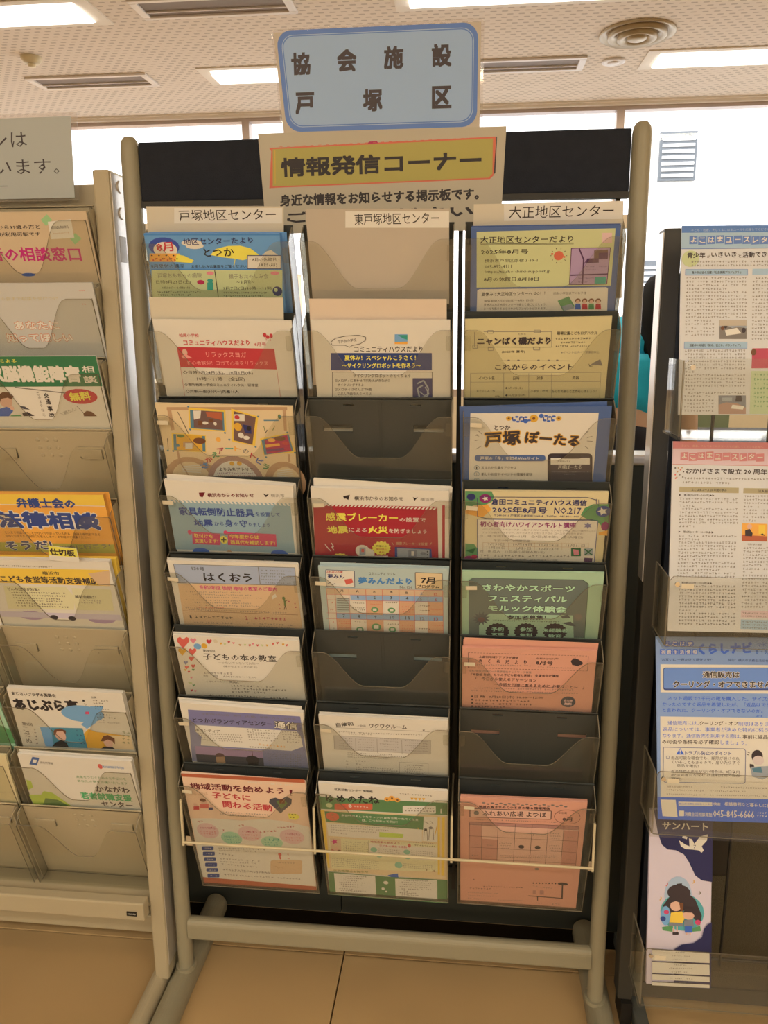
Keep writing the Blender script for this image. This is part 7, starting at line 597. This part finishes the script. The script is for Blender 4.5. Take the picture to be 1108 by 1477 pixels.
MB().box(X(-1.1),X(-.4410),.05,.075,.055,.095,bev=.003).obj('lower_rail',BEIGE,lr)
bd=MB().box(X(-.474),X(-.455),-.0535,-.052,.1885,.197).obj('maker_badge',BLACK,lr)
p=Print(z0=0); p.text('OKAMURA',-.008,0,.008,0,.0028,'white',1); o=p.obj('badge_lettering',bd); o.location=(X(-.4645),-.0537,.1928); o.rotation_euler=(R(90),0,0)
MB().box(X(-1.1),X(-.4410),.012,.028,1.41,1.483,bev=.002).obj('header_panel',BEIGE,lr)
MB().box(X(-1.1),X(-.4410),.032,.042,.20,1.41).obj('back_panel',BEIGE,lr)
LW=.1165; LD2=.0300; LPL=.190
lholes=[(-.098,-.058,-.053,-.035),(.052,.093,-.053,-.035)]
lp=holed_plate(sorted({-LW,LW,*[h for q in lholes for h in q[:2]]}),sorted({-LPL,0,*[h for q in lholes for h in q[2:]]}),lholes,.0015,0)
lp.box(-LW,LW,-.002,.0014,-.0025,0)
for h in lholes:
    n=8; pts=[(h[0],h[3]),(h[0]+.002,h[2]+.006)]+[(h[0]+.008,h[2]),(h[1]-.002,h[2]),(h[1],h[3])]
    lp.prism(pts[::-1],lambda a,b,c:(a,b,c),.0004,.0030,0)
for sx in (-1,1): lp.box(*sorted((sx*LW,sx*(LW-.0015))),-LPL,-.004,0,.016)
LPLATE=lp.mesh('shelf_plate',BEIGE)
LCOV=cover(LW-.002,LD2,LPL,.070,.012,.080,-.016).mesh('clear_cover',[CLEAR,EDGE,CLEAR])
db=MB().lathe([(.0036,0.0001),(.0032,.0008),(.0020,.0011),(.0002,.0008)],(0,0,0),14).mesh('dimple',BEIGE)
for c in (0,1):
    for r in range(1,11):
        q=bpy.data.objects.new('shelf_pocket',LPLATE); link(q,lr); q.location=(X(-.5585-(1-c)*.240),-.03,1.443-.1172*(r-1)); q.rotation_euler=(R(90)+TH,0,0)
        inst('clear_cover',LCOV,q)
        if (c==1 and r in (4,7,10)) or c==0 and r==10:
            for i in range(3):
                for j in range(3): inst('dimple',db,q,(-.016+i*.016+.001*j,-.018-j*.0145,.0002))
# pale sign over the left rack
t=empty('acrylic_sign','pale sign ending ございます。 above the beige rack, cut off by the left edge','sign',(-.60,-.004,1.456),(R(90),0,0))
MB().prism([(-.25,0),(.123,0),(.131,.130),(-.25,.130)],XYZ,0,.002,0,1).obj('holder',[HOLD,HOLD],t)
MB().prism([(-.24,.004),(.117,.004),(.121,.124),(-.24,.124)],XYZ,.0025,.0033,0).obj('insert_paper',pm('signpale'),t)
p=Print(z0=.0035); p.text('チラシは',-.075,.0915,.046,.0925,.022,'inkd',0); p.text('ございます。',-.075,.053,.096,.052,.024,'inkd',0); p.line(-.06,.0235,.007,.0235,.001,'inkd'); p.obj('print',t)
# ------------------------------------------------------------------ right rack
rr=empty('newsletter_rack','dark metal rack with clear acrylic trays cut off by the right edge','rack',(.55,0,0))
X2=lambda x:x-.55
MB().box(X2(.428),X2(.454),-.012,.025,.05,1.398,bev=.003).obj('post',DARKM,rr)
MB().box(X2(.4262),X2(.4279),-.012,.020,.85,1.392).obj('post_edge_strip',SIDE,rr)
MB().box(X2(.462),X2(.474),.0,.02,.16,1.395).obj('inner_rail',NAVY,rr)
for y0 in (0,): 
    MB().box(X2(.455),X2(.480),-.40,.165,.004,.034,bev=.004).obj('foot',mat('slate_painted_metal',(.09,.10,.10),rough=.5),rr)
    MB().box(X2(.434),X2(.453),-.02,.03,.0,.05).obj('post_shoe',BLACK,rr)
MB().box(X2(.454),X2(.95),-.002,.018,.05,.08).obj('cross_rail',DARKM,rr); MB().box(X2(.454),X2(.95),-.002,.018,1.36,1.392).obj('cross_rail',DARKM,rr)
mesh=mat('dark_mesh_board',(.062,.054,.034),rough=.7,bump=.8,bscale=600,var=.2,vscale=200)
MB().box(X2(.474),X2(.95),-.004,.002,.085,.50).obj('mesh_board',mesh,rr)
MB().box(X2(.560),X2(.598),-.022,-.014,.325,.50,bev=.004).obj('tray_backrest',BLACK,rr)
for k in range(4):
    zt=[1.389,1.094,.794,.481][k]; zb=[1.108,.802,.495,.185][k]
    y0,y1=-.150,-.02
    tr=MB(); tr.box(X2(.428),X2(.95),y0,-.072,zb-.005,zb-.0015,0).obj('tray',[CLEAR],rr)
    fr_=MB().prism([(X2(.432),0),(X2(.432),.100),(X2(.437),.106),(X2(.95),.106),(X2(.95),0)],lambda a,b,c:(a,c,zb-.001+b),y0,y0+.0022,0,1).obj('tray_front',[CLEAR,EDGE],rr)
    sd_=MB().prism([(y0+.003,0),(-.074,0),(-.074,.104),(y0+.003,.104)],lambda a,b,c:(c,a,zb-.001+b),X2(.4300),X2(.4320),0,1).obj('tray_side',[CLEAR,EDGE],rr)
    MB().tube([(X2(.442),y0-.002,zb+.094),(X2(.442),y0,zb+.094)],.0035,12).obj('screw',CHROME,rr)
    if k: MB().box(X2(.448),X2(.465),y0-.0008,y0-.0002,zb+.088,zb+.095).obj('tray_sticker',STICK,rr)
rod=MB().tube([(0,-.066,.19),(0,-.066,1.36)],.0025,8).mesh('backrest_rod',BLACK)
for x in (.50,.58,.66,.74,.82,.90): inst('backrest_rod',rod,rr,(X2(x),0,0))
for z in (1.355,.20): MB().tube([(X2(.454),-.0635,z),(X2(.95),-.0635,z)],.003,8).obj('rod_holder',BLACK,rr)
MB().box(X2(.95),X2(.976),-.07,.025,.05,1.398,bev=.003).obj('post',DARKM,rr)
MB().box(X2(.952),X2(.977),-.40,.165,.004,.034,bev=.004).obj('foot',MATS['slate_painted_metal'],rr)
